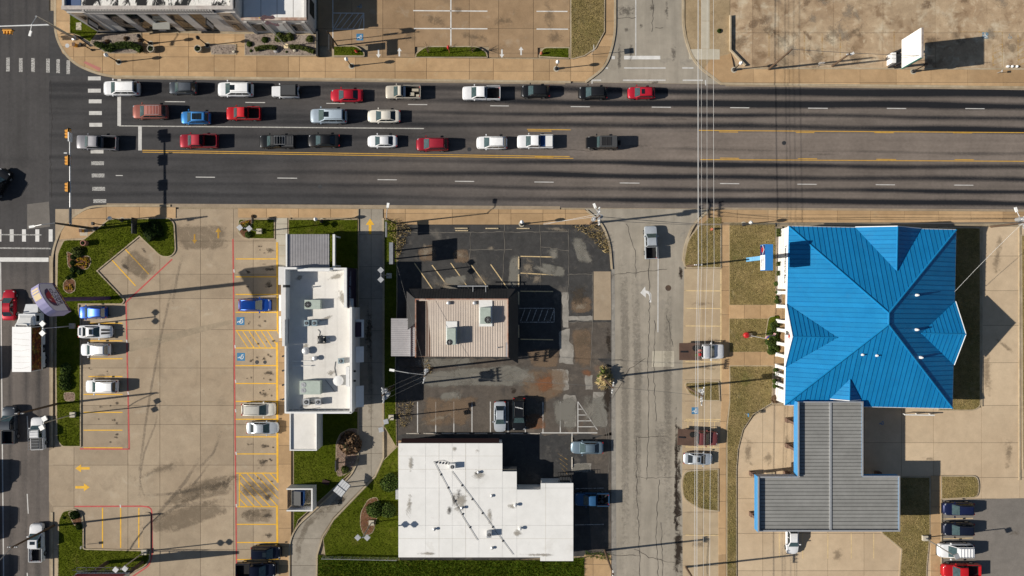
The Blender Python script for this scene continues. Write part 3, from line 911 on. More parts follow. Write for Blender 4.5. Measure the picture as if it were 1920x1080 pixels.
# side street
line((1234, 480), (1233.5, 623), .16, 'paint_white', STREET, .011, 'lane_line')
def arrow_px(cx, cy, pts, s, ang, mat, parent, z):
    c, sn = math.cos(R(ang)), math.sin(R(ang))
    poly_mark([(cx + s * (x * c - y * sn), cy + s * (x * sn + y * c)) for x, y in pts], mat, parent, z, 'arrow')
STRAIGHT = [(0, -10), (5.5, -2), (1.8, -2), (1.8, 10), (-1.8, 10), (-1.8, -2), (-5.5, -2)]
poly_mark([(1221, 567), (1217.5, 567), (1217.5, 556), (1215.5, 551.5), (1211, 549.5), (1211, 558), (1200.5, 549), (1209.5, 537), (1210.5, 544.5), (1217, 546), (1221, 551)], 'paint_white_fresh', STREET, .011, 'turn_arrow')
line((1192, -60), (1192, 104), .16, 'paint_white', NSTREET, .011, 'lane_line')
line((1170, 108), (1238, 108), .5, 'paint_white_fresh', NSTREET, .012, 'stop_bar')
line((1147, 108), (1153, 108), .45, 'paint_white', NSTREET, .012, 'stop_bar')
for x0, x1 in ((1134, 1140), (1170, 1248), (1279, 1300)):
    line((x0, 127.5), (x1, 127.5), .2, 'paint_white', NSTREET, .011, 'crosswalk_line')
for x0, x1 in ((1109, 1127), (1168, 1248), (1280, 1318)):
    line((x0, 150.5), (x1, 150.5), .2, 'paint_white', NSTREET, .011, 'crosswalk_line')
line((1322.5, 150), (1323, 160), .16, 'paint_white', NSTREET, .012, 'crosswalk_line')
line((1110, 150), (1110, 157), .16, 'paint_white', NSTREET, .012, 'crosswalk_line')
# north-west lot
NWL = [o for o in bpy.data.objects if o.name.startswith('parking_lot')][1]
NWL = bpy.data.objects['parking_lot.002'] if 'parking_lot.002' in bpy.data.objects else NWL
for a, b, w in (((845.5, -60), (845.5, 86), .16), ((775, 20.5), (914, 21.5), .15), ((776, 54), (914, 54.5), .15), ((1006, 21.8), (1064, 22), .15), ((1006, 55), (1065, 55.2), .15), ((775, -13), (914, -12), .15), ((624.5, -60), (624.5, 72), .11),
                ((624, 25), (683, 25.3), .1), ((624, 55), (683, 55.3), .1), ((682.5, 25), (682.5, 55.5), .1), ((775, -46), (914, -45), .15)):
    line(a, b, w, 'paint_white_fresh', NWL, .118, 'parking_line')
for k in range(6):
    x = 626 + 11 * k
    x0, x1 = x, min(683, x + 11 + 10)
    line((max(625, x - 8), 54), (min(682, x + 14), 26), .09, 'paint_white', NWL, .119, 'hatch_line')
for cx, cy, a in ((710, 101, 180), (749, 98, 0), (941, 101, 180), (977, 96, 0)):
    arrow_px(cx, cy, STRAIGHT, .8, a, 'paint_white_fresh', NWL, .12)
# restaurant lot: stall lines
for k, y in enumerate((606, 639, 672.5, 706, 739.5, 773, 806.5, 839.5)):
    line((166 if k < 4 else 157, y), (230, y), .15, 'paint_yellow', LOT, .036, 'parking_line')
line((208.7, 486), (254.5, 536), .16, 'paint_yellow', LOT, .036, 'parking_line')
line((233, 465), (279, 514), .16, 'paint_yellow', LOT, .036, 'parking_line')
for y in (485.5, 519, 552, 585.5, 619.5, 652.5, 685.5, 719, 752.5, 786, 819, 851, 887, 950, 983, 1017, 1049):
    line((442 if y > 480 else 450, y), (519, y), .15, 'paint_yellow', LOT, .036, 'parking_line')
for y0, y1 in ((452, 620), (642, 905), (950, 1050)):
    line((519.5, y0), (520.5, y1), .28 if y0 > 600 else .22, 'paint_yellow', LOT, .040, 'parking_line')
line((520, 620), (530, 641), .12, 'paint_yellow', LOT, .037, 'hatch_line')
for k in range(6):
    x0 = 444 + 11.5 * k
    line((x0, 621), (min(519, x0 + 21), 621 + 31 * (min(519, x0 + 21) - x0) / 21), .13, 'paint_yellow', LOT, .037, 'hatch_line')
for (a, b) in (((449, 888), (449, 950)),):
    line(a, b, .16, 'paint_yellow', LOT, .0375, 'parking_line')
for k in range(-4, 6):
    x0, y0 = 449 + 14.5 * k, 888
    x1, y1 = x0 + 58, y0 + 62
    if x0 < 449: y0 += (449 - x0) * 62 / 58; x0 = 449
    if x1 > 522: y1 -= (x1 - 522) * 62 / 58; x1 = 522
    if x1 - x0 > 5:
        line((x0, y0), (x1, y1), .15, 'paint_yellow', LOT, .037, 'hatch_line')
for x in (192.5, 226.5, 260.5):
    line((x, 952), (x, 1027), .17, 'paint_yellow', LOT, .036, 'parking_line')
for a, b in (((323, 486), (236, 567)), ((236.5, 567), (242.5, 842)), ((243, 842), (150, 841.5)), ((437, 448), (444, 1090)), ((140, 949.5), (266, 949))):
    line(a, b, .2, 'paint_red', LOT, .0385, 'fire_lane_line')
strip('fire_lane_line', rnd([(265, 949), (284.5, 951), (286, 1040), (280, 1060), (238, 1088)], [0, 14, 14, 8, 0], 6), .2, .034, .039, M['paint_red'], LOT)
for x, y in ((238, 640), (240.5, 737), (439, 508), (441, 650), (442, 715), (442, 770), (443, 850), (443.5, 948), (226, 949)):
    line((x - .4, y - 3), (x + .4, y + 3), .18, 'paint_white', LOT, .042, 'fire_lane_lettering')
for cx, cy, a, s in ((365, 448, 180, .9), (409.5, 437, 0, 1.0), (155, 878, -90, 1.35), (155, 913.5, 90, 1.35)):
    arrow_px(cx, cy, STRAIGHT, s, a, 'paint_yellow', LOT, .041)
arrow_px(694, 424.5, STRAIGHT, 1.45, 0, 'paint_yellow', DRIVE, .042)
# middle lot
for a, b in (((777, 493), (813, 545)), ((810, 497), (846, 545)), ((845, 493), (881, 544)), ((883, 496), (918, 544)), ((920, 496), (954, 544)), ((976, 480.6), (1041, 482)), ((976, 512), (1039, 515.5)), ((976, 546), (1037, 546.5)), ((976, 636), (1037, 637))):
    line(a, b, .13, 'paint_cream', MID, .046, 'parking_line')
for a, b in (((973, 578), (1039, 578)), ((975, 604), (1039, 604)), ((1039, 578), (1039, 604))):
    line(a, b, .1, 'paint_white_worn', MID, .046, 'hatch_line')
for k in range(6):
    line((976 + 11 * k, 602), (984 + 11 * k, 580), .1, 'paint_white_worn', MID, .047, 'hatch_line')
for x in (783, 817, 851, 885, 919.5, 952.5, 985, 1018, 1050.5, 1083.5):
    line((x, 753), (x, 811), .13, 'paint_white', MID, .046, 'parking_line')
line((1014, 811.5), (1120, 811.5), .14, 'paint_white', MID, .047, 'parking_line')
line((1083.5, 753), (1120, 806), .1, 'paint_white', MID, .047, 'hatch_line')
for y in (767, 778, 789, 800):
    line((1084, y), (1084 + (y - 753) * .69, y), .1, 'paint_white', MID, .0475, 'hatch_line')
line((1072.5, 812), (1072.5, 826), .14, 'paint_white', MID, .046, 'parking_line')
for y in (916, 984):
    line((1078, y), (1132, y - 1), .1, 'paint_white_worn', MID, .046, 'parking_line')
for k in range(4):
    line((1046 + 2 * k, 850 + 9 * k), (1064, 862 + 9 * k), .09, 'paint_faint', MID, .046, 'hatch_line')
# east strip and bank
STRIP = [o for o in bpy.data.objects if o.name.startswith('parking_strip')][0]
for y in (545, 578, 611, 678, 786, 838, 1003):
    line((1285, y), (1351, y + .5), .13, 'paint_cream', STRIP, .036, 'parking_line')
line((1351.5, 506), (1351.5, 716), .16, 'paint_cream', STRIP, .037, 'parking_line')
line((1283, 789), (1349, 790), .13, 'paint_cream', STRIP, .037, 'hatch_line')
for k in range(6):
    line((1290 + 10 * k, 790), (1288 + 10 * k, 838), .1, 'paint_cream', STRIP, .0365, 'hatch_line')
BANKD = bpy.data.objects['bank_drive']
for x in (1461, 1505, 1552, 1596, 1638):
    line((x, 1000), (x, 1047), .12, 'paint_cream', BANKD, .036, 'parking_line')
AL = bpy.data.objects['asphalt_lot']
for y in (973, 1010, 1046):
    line((1766, y), (1824, y - 1.5), .1, 'paint_cream', AL, .046, 'parking_line')
NEL = [o for o in bpy.data.objects if o.name.startswith('parking_lot')][-1]
for x, y0, y1 in ((1441.5, 58, 108), (1508, 60, 112), (1541, 62, 104), (1575, 60, 110), (1676, 60, 96), (1861, 84, 124), (1878.5, 60, 126), (1908, 62, 126)):
    line((x, y0), (x, y1), .16, 'paint_faint', NEL, .091, 'parking_line')
for k in range(5):
    line((1861, 90 + 11 * k), (1878, 83 + 11 * k), .13, 'paint_faint', NEL, .092, 'hatch_line')
    line((1908, 80 + 11 * k), (1926, 72 + 11 * k), .13, 'paint_faint', NEL, .092, 'hatch_line')
line((1800, 60), (1878, 60), .13, 'paint_faint', NEL, .0925, 'parking_line')

def ada(cx, cy, s, parent, z, ang=0, bg='paint_blue', fg='paint_white_fresh'):
    """blue square with the wheelchair symbol"""
    c, sn = math.cos(R(ang)), math.sin(R(ang))
    tr = lambda pts: [(cx + s * (x * c - y * sn), cy + s * (x * sn + y * c)) for x, y in pts]
    if bg:
        poly_mark(tr([(-7.5, -7.5), (7.5, -7.5), (7.5, 7.5), (-7.5, 7.5)]), bg, parent, z, 'symbol_field')
    b = MB()
    k = 14
    out = [(math.cos(2 * math.pi * i / k + .6) * 4 - .6, math.sin(2 * math.pi * i / k + .6) * 4 + 1.2) for i in range(11)]
    inn = [(math.cos(2 * math.pi * i / k + .6) * 2.7 - .6, math.sin(2 * math.pi * i / k + .6) * 2.7 + 1.2) for i in range(11)]
    b.sheet(PW(tr(out + list(reversed(inn)))), z + .003)
    b.sheet(PW(tr([(-1.6, -4), (-.2, -4), (.2, 0), (3.4, 0), (5, 4), (3.8, 4.5), (2.4, 1.4), (-1.4, 1.4)])), z + .0035)
    b.sheet(PW(tr([(-1.8 + 1.1 * math.cos(i * .785), -5.2 + 1.1 * math.sin(i * .785)) for i in range(8)])), z + .004)
    b.build('access_symbol', M[fg], parent)
ada(451, 602, 1, LOT, .038, -90)
ada(452, 669, 1, LOT, .038, -90)
ada(675, 12, .8, NWL, .118, -90, None, 'paint_blue_faint')
ada(675, 70, .85, NWL, .118, -90)
ada(1303, 770, .85, STRIP, .038, -90)
ada(1847, 67, .8, NEL, .092, 0, 'paint_blue_faint')
ada(1893, 69, .8, NEL, .092, 0, None, 'paint_blue_faint')
ada(1653, 793, .8, BANKD, .038, -90, None, 'paint_blue')

# --- stains, tyre marks and cracks
def stain(cx, cy, rx, ry, mat, parent, z, ang=0, n=22):
    k = (H) / F
    c, sn = math.cos(R(ang)), math.sin(R(ang))
    V, Fc, fade = [], [], []
    ctr = W(cx, cy)
    rings = (0, .3, .55, .78, 1.0)
    jit = [random.uniform(.7, 1.25) for _ in range(n)]
    jit = [(jit[i - 1] + jit[i] * 2 + jit[(i + 1) % n]) / 4 for i in range(n)]
    for r in rings[1:]:
        for i in range(n):
            a = 2 * math.pi * i / n
            x, y = rx * r * math.cos(a) * jit[i], ry * r * math.sin(a) * jit[i]
            V.append((ctr.x + (x * c - y * sn) * k, ctr.y - (x * sn + y * c) * k, z)); fade.append(1.15 * (1 - r))
    V.append((ctr.x, ctr.y, z)); fade.append(1.15)
    m = len(rings) - 1
    ci = len(V) - 1
    for i in range(n):
        Fc.append((ci, (i + 1) % n, i))
        for q in range(m - 1):
            Fc.append((q * n + i, q * n + (i + 1) % n, (q + 1) * n + (i + 1) % n, (q + 1) * n + i))
    b = MB(); b.add(V, Fc)
    o = b.build('stain', M[mat], parent)
    at = o.data.attributes.new('fade', 'FLOAT', 'POINT')
    at.data.foreach_set('value', fade)
    return o

def soft_patch(poly_px, mat, parent, z, core=.72):
    P = [Vector(WG(*p)) for p in rnd(poly_px, 10, 3)]
    c = sum(P, Vector((0, 0))) / len(P)
    n = len(P)
    V, fade = [(c.x, c.y, z)], [1.1]
    for r_, f in ((core, 1.0), (1.0, .1)):
        for p in P:
            q = c + (p - c) * r_
            V.append((q.x, q.y, z)); fade.append(f)
    Fc = []
    for i in range(n):
        j = (i + 1) % n
        Fc += [(0, 1 + i, 1 + j), (1 + i, 1 + n + i, 1 + n + j, 1 + j)]
    o = MB().add(V, Fc).build('stain', M[mat], parent)
    at = o.data.attributes.new('fade', 'FLOAT', 'POINT')
    at.data.foreach_set('value', fade)

def streak(pts, w, mat, parent, z, name='tyre_mark'):
    """long soft mark along a line of pixels, w in metres"""
    P = [Vector(WG(*p)) for p in pts]
    V, Fc, fade = [], [], []
    k = len(P)
    for i, p in enumerate(P):
        d = (P[min(i + 1, k - 1)] - P[max(i - 1, 0)]).normalized()
        nn = Vector((-d.y, d.x))
        e = min(1, 3 * min(i, k - 1 - i) / max(1, k - 1))
        for s, f in ((-1, 0), (-.4, 1), (.4, 1), (1, 0)):
            q = p + nn * (s * w / 2)
            V.append((q.x, q.y, z)); fade.append(f * (.15 + .85 * e))
    for i in range(k - 1):
        for j in range(3):
            Fc.append((i * 4 + j, i * 4 + j + 1, i * 4 + j + 5, i * 4 + j + 4))
    o = MB().add(V, Fc).build(name, M[mat], parent)
    at = o.data.attributes.new('fade', 'FLOAT', 'POINT')
    at.data.foreach_set('value', fade)

def crack(pts, parent, z, w=.05, wob=1.6, mat='crack'):
    out = []
    for i in range(len(pts) - 1):
        a, b = pts[i], pts[i + 1]
        n = max(2, int(math.hypot(b[0] - a[0], b[1] - a[1]) / 7))
        for k in range(n):
            t = k / n
            out.append((a[0] + (b[0] - a[0]) * t + random.uniform(-wob, wob), a[1] + (b[1] - a[1]) * t + random.uniform(-wob, wob)))
    out.append(pts[-1])
    P = [Vector(WG(*p)) for p in out]
    V, Fc = [], []
    for i, p in enumerate(P):
        d = (P[min(i + 1, len(P) - 1)] - P[max(i - 1, 0)]).normalized()
        nn = Vector((-d.y, d.x)) * w / 2 * random.uniform(.5, 1.3)
        V += [(p.x + nn.x, p.y + nn.y, z), (p.x - nn.x, p.y - nn.y, z)]
    for i in range(len(P) - 1):
        Fc.append((2 * i, 2 * i + 1, 2 * i + 3, 2 * i + 2))
    MB().add(V, Fc).build('crack', M[mat], parent)

for y in (468, 502, 535, 702, 736, 835, 868, 935, 966, 1000):
    stain(500 + random.uniform(-8, 8), y + random.uniform(-4, 4), random.uniform(8, 15), random.uniform(5, 9), 'stain_dark', LOT, .044)
for x, y, rx, ry, a in ((480, 922, 45, 9, 0), (475, 962, 32, 12, -15), (490, 800, 20, 8, 0), (200, 525, 10, 5, 45), (235, 500, 12, 5, 45), (270, 470, 8, 4, 40), (190, 706, 30, 7, -10), (300, 880, 60, 10, -20), (390, 915, 75, 16, -12), (350, 940, 50, 9, -25), (420, 905, 40, 9, -30)):
    stain(x, y, rx, ry, 'stain_soft' if rx > 25 else 'stain_dark', LOT, .0445, a)
for x, y in ((497, 602), (503, 665), (508, 668), (495, 672)):
    stain(x, y, 4, 3, 'stain_dark', LOT, .044)
flat('cracked_repair', [(243, 640), (432, 600), (432, 608), (244, 660)], .036, surf('old_repair', (.325, .262, .185), (.28, .225, .158), (.3, 1.5, 14), .14, .12), LOT)
for pts in ([(330, 505), (318, 560), (300, 640), (285, 720), (272, 800), (262, 880), (262, 960)], [(300, 760), (290, 800), (270, 850), (262, 900), (275, 950)], [(380, 850), (350, 900), (300, 960), (250, 990)], [(400, 860), (370, 900), (330, 945)],
            [(420, 800), (400, 850), (360, 890)], [(345, 470), (332, 520), (318, 600)], [(250, 1000), (330, 950), (430, 935)], [(250, 930), (330, 925), (435, 905)]):
    streak(pts, random.uniform(.35, .7), 'stain_tyre', LOT, .0455)
for pts in ([(630, 930), (600, 960), (575, 985), (560, 1020), (556, 1070)], [(660, 900), (630, 940), (595, 975)], [(692, 600), (695, 700), (694, 800)]):
    streak(pts, 1.1, 'stain_soft', DRIVE, .046, 'drip_track')
stain(692, 620, 8, 60, 'stain_dark', DRIVE, .045)
stain(640, 940, 22, 7, 'stain_dark', DRIVE, .045, -45)
# middle lot
for x, y, rx, ry, m, a in ((862, 478, 14, 12, 'stain_pale', 0), (920, 466, 14, 5, 'stain_pale', -10), (800, 470, 20, 18, 'stain_pale', 0), (1038, 475, 16, 20, 'stain_grey', 0), (1085, 460, 12, 28, 'stain_grey', -25), (1100, 480, 10, 26, 'stain_grey', -35),
                           (1020, 508, 26, 9, 'stain_grey', 20), (1005, 522, 14, 12, 'stain_pale', 0), (990, 500, 12, 30, 'stain_pale', 10), (900, 525, 20, 12, 'stain_pale', 0), (835, 535, 24, 8, 'stain_pale', 0), (870, 540, 8, 20, 'stain_pale', 0),
                           (1130, 440, 14, 22, 'stain_pale', -30), (1115, 430, 26, 8, 'stain_pale', 10), (1046, 430, 30, 5, 'stain_pale', 5),
                           (900, 706, 100, 18, 'stain_grey', -4), (980, 705, 46, 20, 'stain_grey', 0), (850, 740, 18, 10, 'stain_grey', 0), (1022, 718, 34, 22, 'stain_rust', 15), (1026, 722, 10, 9, 'stain_rust', 0), (1100, 700, 16, 9, 'stain_rust', 20), (990, 795, 34, 12, 'stain_rust', 0), (963, 734, 8, 9, 'stain_wet', 0),
                           (1140, 640, 8, 34, 'stain_wet', 0), (1138, 745, 10, 45, 'stain_wet', 0), (1090, 640, 30, 26, 'stain_soft', 0), (1085, 555, 24, 26, 'stain_dark', 0), (1085, 575, 22, 10, 'stain_pale', 0), (820, 785, 40, 7, 'stain_pale', -20), (1000, 780, 40, 30, 'stain_soft', 0), (1105, 770, 26, 30, 'stain_grey', 0), (1090, 878, 20, 10, 'stain_grey', 0), (780, 690, 30, 10, 'stain_soft', 0)):
    stain(x, y, rx, ry, m, MID, .050 + random.uniform(0, .004), a)
for pts in ([(882, 436), (882, 470), (880, 495)], [(945, 422), (946, 470), (940, 545)], [(1012, 420), (1014, 470), (1013, 540)], [(1066, 430), (1066, 520), (1064, 560)], [(755, 436), (860, 436), (1066, 434)], [(880, 468), (960, 468)], [(1014, 462), (1066, 470)], [(1063, 515), (1113, 514)], [(1111, 510), (1111, 600), (1108, 690)], [(900, 560), (880, 600)], [(1060, 605), (1110, 602)], [(1140, 800), (1143, 860), (1138, 900)], [(1120, 760), (1132, 790), (1140, 830)]):
    crack(pts, MID, .057, .075, 1.0, 'crack_pale')
for k, (pol, m) in enumerate((([(770, 700), (860, 688), (985, 680), (1008, 694), (1002, 712), (980, 726), (900, 724), (800, 728), (762, 716)], 'stain_field'), ([(985, 690), (1035, 690), (1070, 690), (1062, 740), (1020, 762), (975, 740), (972, 715)], 'stain_earth'),
                      ([(1005, 715), (1032, 700), (1040, 730), (1010, 738)], 'stain_rust'), ([(975, 780), (1015, 770), (1030, 805), (985, 808)], 'stain_rust'), ([(820, 736), (860, 732), (868, 752), (826, 754)], 'stain_field'), ([(1035, 745), (1082, 742), (1084, 806), (1040, 806)], 'stain_field'), ([(1105, 740), (1140, 738), (1142, 806), (1108, 806)], 'stain_field'),
                      ([(788, 745), (900, 740), (880, 800), (790, 800)], 'stain_earth'), ([(1070, 615), (1110, 612), (1112, 690), (1078, 690)], 'stain_earth'), ([(985, 655), (1050, 650), (1050, 690), (990, 690)], 'stain_earth'), ([(768, 672), (900, 670), (890, 688), (770, 690)], 'stain_field'), ([(1070, 870), (1106, 866), (1110, 888), (1072, 888)], 'stain_field'),
                      ([(845, 470), (880, 464), (884, 492), (850, 496)], 'stain_earth'), ([(780, 462), (815, 455), (822, 490), (785, 494)], 'stain_earth'), ([(1070, 440), (1100, 450), (1108, 500), (1080, 490)], 'stain_field'), ([(1012, 490), (1060, 500), (1064, 520), (1020, 518)], 'stain_field'), ([(830, 520), (880, 512), (870, 548), (830, 548)], 'stain_field'), ([(955, 480), (975, 470), (975, 545), (950, 545)], 'stain_field'), ([(1068, 560), (1110, 555), (1112, 588), (1068, 588)], 'stain_earth'))):
    soft_patch(pol, m, MID, .0475 + .0006 * (k % 4))
for k, pol in enumerate(([(360, 900), (440, 885), (440, 925), (340, 945), (290, 950)], [(450, 900), (520, 905), (520, 935), (452, 930)], [(452, 955), (515, 952), (512, 980), (455, 980)], [(250, 1000), (300, 960), (420, 930), (436, 960), (330, 1000)], [(245, 460), (300, 500), (270, 530), (220, 500)], [(290, 420), (430, 420), (430, 470), (340, 470)])):
    soft_patch(pol, 'stain_soft', LOT, .0425 + .0004 * k)
for b_ in range(14):
    y = 470 + 33.3 * b_
    for _ in range(4):
        stain(random.uniform(460, 514), y + random.uniform(-9, 9), random.uniform(2, 6), random.uniform(1.5, 4), 'stain_dark', LOT, .0405 + random.uniform(0, .0015), 0, 14)
for y in (590, 623, 656, 690, 723, 757, 790, 822):
    for _ in range(3):
        stain(random.uniform(165, 225), y + random.uniform(-8, 8), random.uniform(2, 7), random.uniform(2, 4), 'stain_dark', LOT, .0405 + random.uniform(0, .0015), 0, 14)
for k in range(34):
    x = random.uniform(1385, 1910); y = random.uniform(-10, 120)
    stain(x, y, random.uniform(8, 34), random.uniform(6, 22), random.choice(('stain_soft', 'stain_pale', 'stain_earth', 'stain_soft')), NEL, .093 + .0005 * k, random.uniform(0, 180))
for x0, x1, y in ((300, 330, 187), (700, 740, 300), (1150, 1230, 275), (900, 980, 352), (520, 600, 243), (1500, 1580, 290), (1240, 1300, 224)):
    streak([(x0, y), ((x0 + x1) / 2, y + random.uniform(-1, 1)), (x1, y)], random.uniform(.3, .8), 'stain_tyre', ROAD, .0035, 'oil_track')
for pts in ([(96, 150), (97, 230), (95, 300), (97, 372)], [(700, 246), (760, 252), (820, 249)], [(1040, 280), (1100, 283), (1170, 280)], [(480, 380), (600, 383), (700, 384)]):
    crack(pts, ROAD, .0045, .05)
for x, y in ((545, 151.5), (600, 350), (290, 144), (1470, 268), (880, 280)):
    MB().cyl(WG(x, y), .3, -.04, .008, 12).build('manhole_cover', M['dark_steel'], ROAD)
# side street wear
for x, y, rx, ry in ((1268, 900, 5, 180), (1273, 820, 7, 40), (1271, 950, 9, 60), (1272, 1030, 12, 70), (1276, 515, 6, 18), (1273, 880, 6, 30)):
    stain(x, y, rx, ry, 'stain_wet', STREET, .016 + random.uniform(0, .002))
for pts in ([(1170, 480), (1172, 600), (1172, 800), (1170, 1080)], [(1192, 480), (1196, 700), (1190, 1080)], [(1255, 520), (1252, 700), (1250, 1080)]):
    streak([(a[0], a[1]) for a in pts], 1.6, 'stain_tyre', STREET, .0145)
streak([(1236, 780), (1238, 830), (1237, 910)], 1.8, 'stain_tyre', STREET, .0147)
flat('street_patch', [(1223, 658), (1241, 658), (1241, 688), (1222, 688)], .012, M['conc_pale'], STREET)
flat('street_patch', [(1242, 658), (1264, 658), (1264, 688), (1242, 688)], .012, M['conc_pale'], STREET)
for pts in ([(1216, 470), (1218, 560), (1215, 680), (1216, 800), (1212, 900)], [(1150, 515), (1250, 505)], [(1150, 745), (1180, 690), (1210, 672)], [(1193, 820), (1250, 818)], [(1193, 895), (1268, 896)], [(1193, 820), (1194, 900), (1200, 1080)], [(1190, 1030), (1215, 1045), (1268, 1056)], [(1150, 1040), (1200, 1042)], [(1228, 600), (1226, 700), (1230, 790)], [(1250, 590), (1262, 650)], [(1175, 420), (1190, 470), (1192, 520)], [(1240, 980), (1242, 1080)], [(1150, 675), (1168, 675)], [(1236, 900), (1230, 1000), (1234, 1080)]):
    crack(pts, STREET, .0175, .06)
for pts in ([(1222, 0), (1225, 20), (1222, 60)], [(1230, 53), (1243, 52)], [(1154, 34), (1192, 33)]):
    crack(pts, NSTREET, .017, .06)
for x, y, rx, ry in ((1223, 14, 7, 12), (1250, 20, 5, 24), (1263, 100, 7, 22), (1175, 55, 6, 6), (1161, 110, 5, 40), (1228, 155, 12, 4), (1174, 20, 26, 14), (1183, 98, 6, 24), (1202, 48, 5, 7)):
    stain(x, y, rx, ry, 'stain_tyre', NSTREET, .0150 + random.uniform(0, .001)); stain(x, y, rx * .8, ry * .8, 'stain_tyre', NSTREET, .0165 + random.uniform(0, .001))
for x, y, rx, ry in ((1330, 640, 16, 8), (1340, 640, 14, 10), (1315, 570, 24, 6), (1325, 690, 22, 4), (1310, 1020, 24, 12)):
    stain(x, y, rx, ry, 'stain_soft', STRIP, .041)
for x, y, rx, ry, a in ((1403, 850, 10, 40, 0), (1440, 860, 12, 16, 0), (1475, 830, 8, 20, 0), (1420, 940, 6, 50, 0), (1570, 1040, 12, 20, 10), (1890, 850, 10, 40, 0), (1870, 480, 10, 50, 6), (1850, 700, 12, 60, 0), (1885, 650, 30, 6, 40), (1740, 860, 14, 5, 0), (1900, 1000, 14, 8, 0)):
    stain(x, y, rx, ry, 'stain_soft', BANKD, .044 + random.uniform(0, .002), a)
for x, y, rx, ry, a in ((820, 40, 30, 14, 20), (860, 20, 18, 10, 0), (1040, 70, 20, 16, 0), (890, 70, 40, 8, 10), (770, 70, 20, 12, 0), (1030, 30, 14, 30, 0), (940, 40, 30, 10, 0)):
    stain(x, y, rx, ry, 'stain_soft', NWL, .124, a)
MB().cyl(WG(1253, 540), .42, -.05, .013, 16).build('manhole_cover', surf('rusty_iron', (.10, .065, .045), (.07, .05, .04), (2, 8, 30), .2, .2), STREET)
for x, y, r_ in ((482, 679, .28), (497, 679, .25)):
    MB().cyl(WG(x, y), r_, 0, .046, 14).build('manhole_cover', M['dark_steel'], LOT)
MB().cyl(WG(127, 86), .3, 0, .106, 14).build('manhole_cover', M['galv'], bpy.data.objects['junction_corner'])

# ------------------------------------------------------------------ vehicles
def car_paint(name, c, metal=.25, rough=.32):
    t = NT('paint_' + name).obj()
    n = t.noise(2.5, 4)
    col = t.val(c, t.rng(n, .3, .7, .94, 1.05))
    return t.done(t.bsdf(col, rough, .2, metal, None, 0, .35, **{'Coat Roughness': .03}))
PAINT = {k: car_paint(k, c, m) for k, c, m in (
    ('white', (.68, .69, .71), 0), ('offwhite', (.66, .64, .58), 0), ('cream', (.66, .63, .56), .1), ('silver', (.52, .56, .60), .35), ('paleblue', (.36, .43, .50), .3), ('grey', (.21, .21, .23), .35),
    ('darkgrey', (.055, .065, .080), .35), ('steelblue', (.16, .22, .27), .35), ('black', (.010, .011, .013), .1), ('navy', (.012, .018, .06), .3), ('darknavy', (.010, .014, .03), .3), ('blue', (.012, .07, .36), .35), ('midblue', (.04, .20, .50), .35),
    ('red', (.42, .012, .018), .15), ('maroon', (.26, .014, .028), .25), ('crimson', (.40, .014, .03), .2), ('brick', (.27, .095, .075), .2), ('beige', (.50, .46, .39), .15), ('rustred', (.20, .06, .06), .05), ('cabblue', (.03, .10, .22), .3))}
BASE = car_paint('base', (.5, .5, .5))
M['steelplate'] = surf('rusty_plate', (.115, .07, .052), (.085, .052, .04), (1, 4, 20), .18, .15)
M['bedliner'] = plain('bedliner', (.014, .014, .015), .8, .2)
M['vinyl'] = plain('vinyl', (.06, .062, .066), .8, .2)
M['tonneau'] = plain('tonneau', (.02, .06, .18), .5, .3)

def loft(st, zb=.24, rw=(.90, .985, 1.0, .985, .93, .6)):
    """st: (x, half width, top z) from nose to tail"""
    b = MB()
    V, rows = [], []
    for x, hw, zt in st:
        zs = zb + (zt - zb) * .78
        half = [(hw * rw[0], zb), (hw * rw[1], zb + .10), (hw * rw[2], zb + (zt - zb) * .45), (hw * rw[3], zs), (hw * rw[4], zt - .035), (hw * rw[5], zt), (0, zt + .015)]
        full = [(y, z) for y, z in half] + [(-y, z) for y, z in reversed(half[:-1])]
        rows.append(len(V))
        V += [(x, y, z) for y, z in full]
    n = len(full)
    Fc = []
    for i in range(len(st) - 1):
        for j in range(n - 1):
            a, c = rows[i] + j, rows[i + 1] + j
            Fc.append((a, a + 1, c + 1, c))
        Fc.append((rows[i] + n - 1, rows[i], rows[i + 1], rows[i + 1] + n - 1))
    Fc.append(tuple(reversed(range(rows[0], rows[0] + n))))
    Fc.append(tuple(range(rows[-1], rows[-1] + n)))
    return b.add(V, Fc)

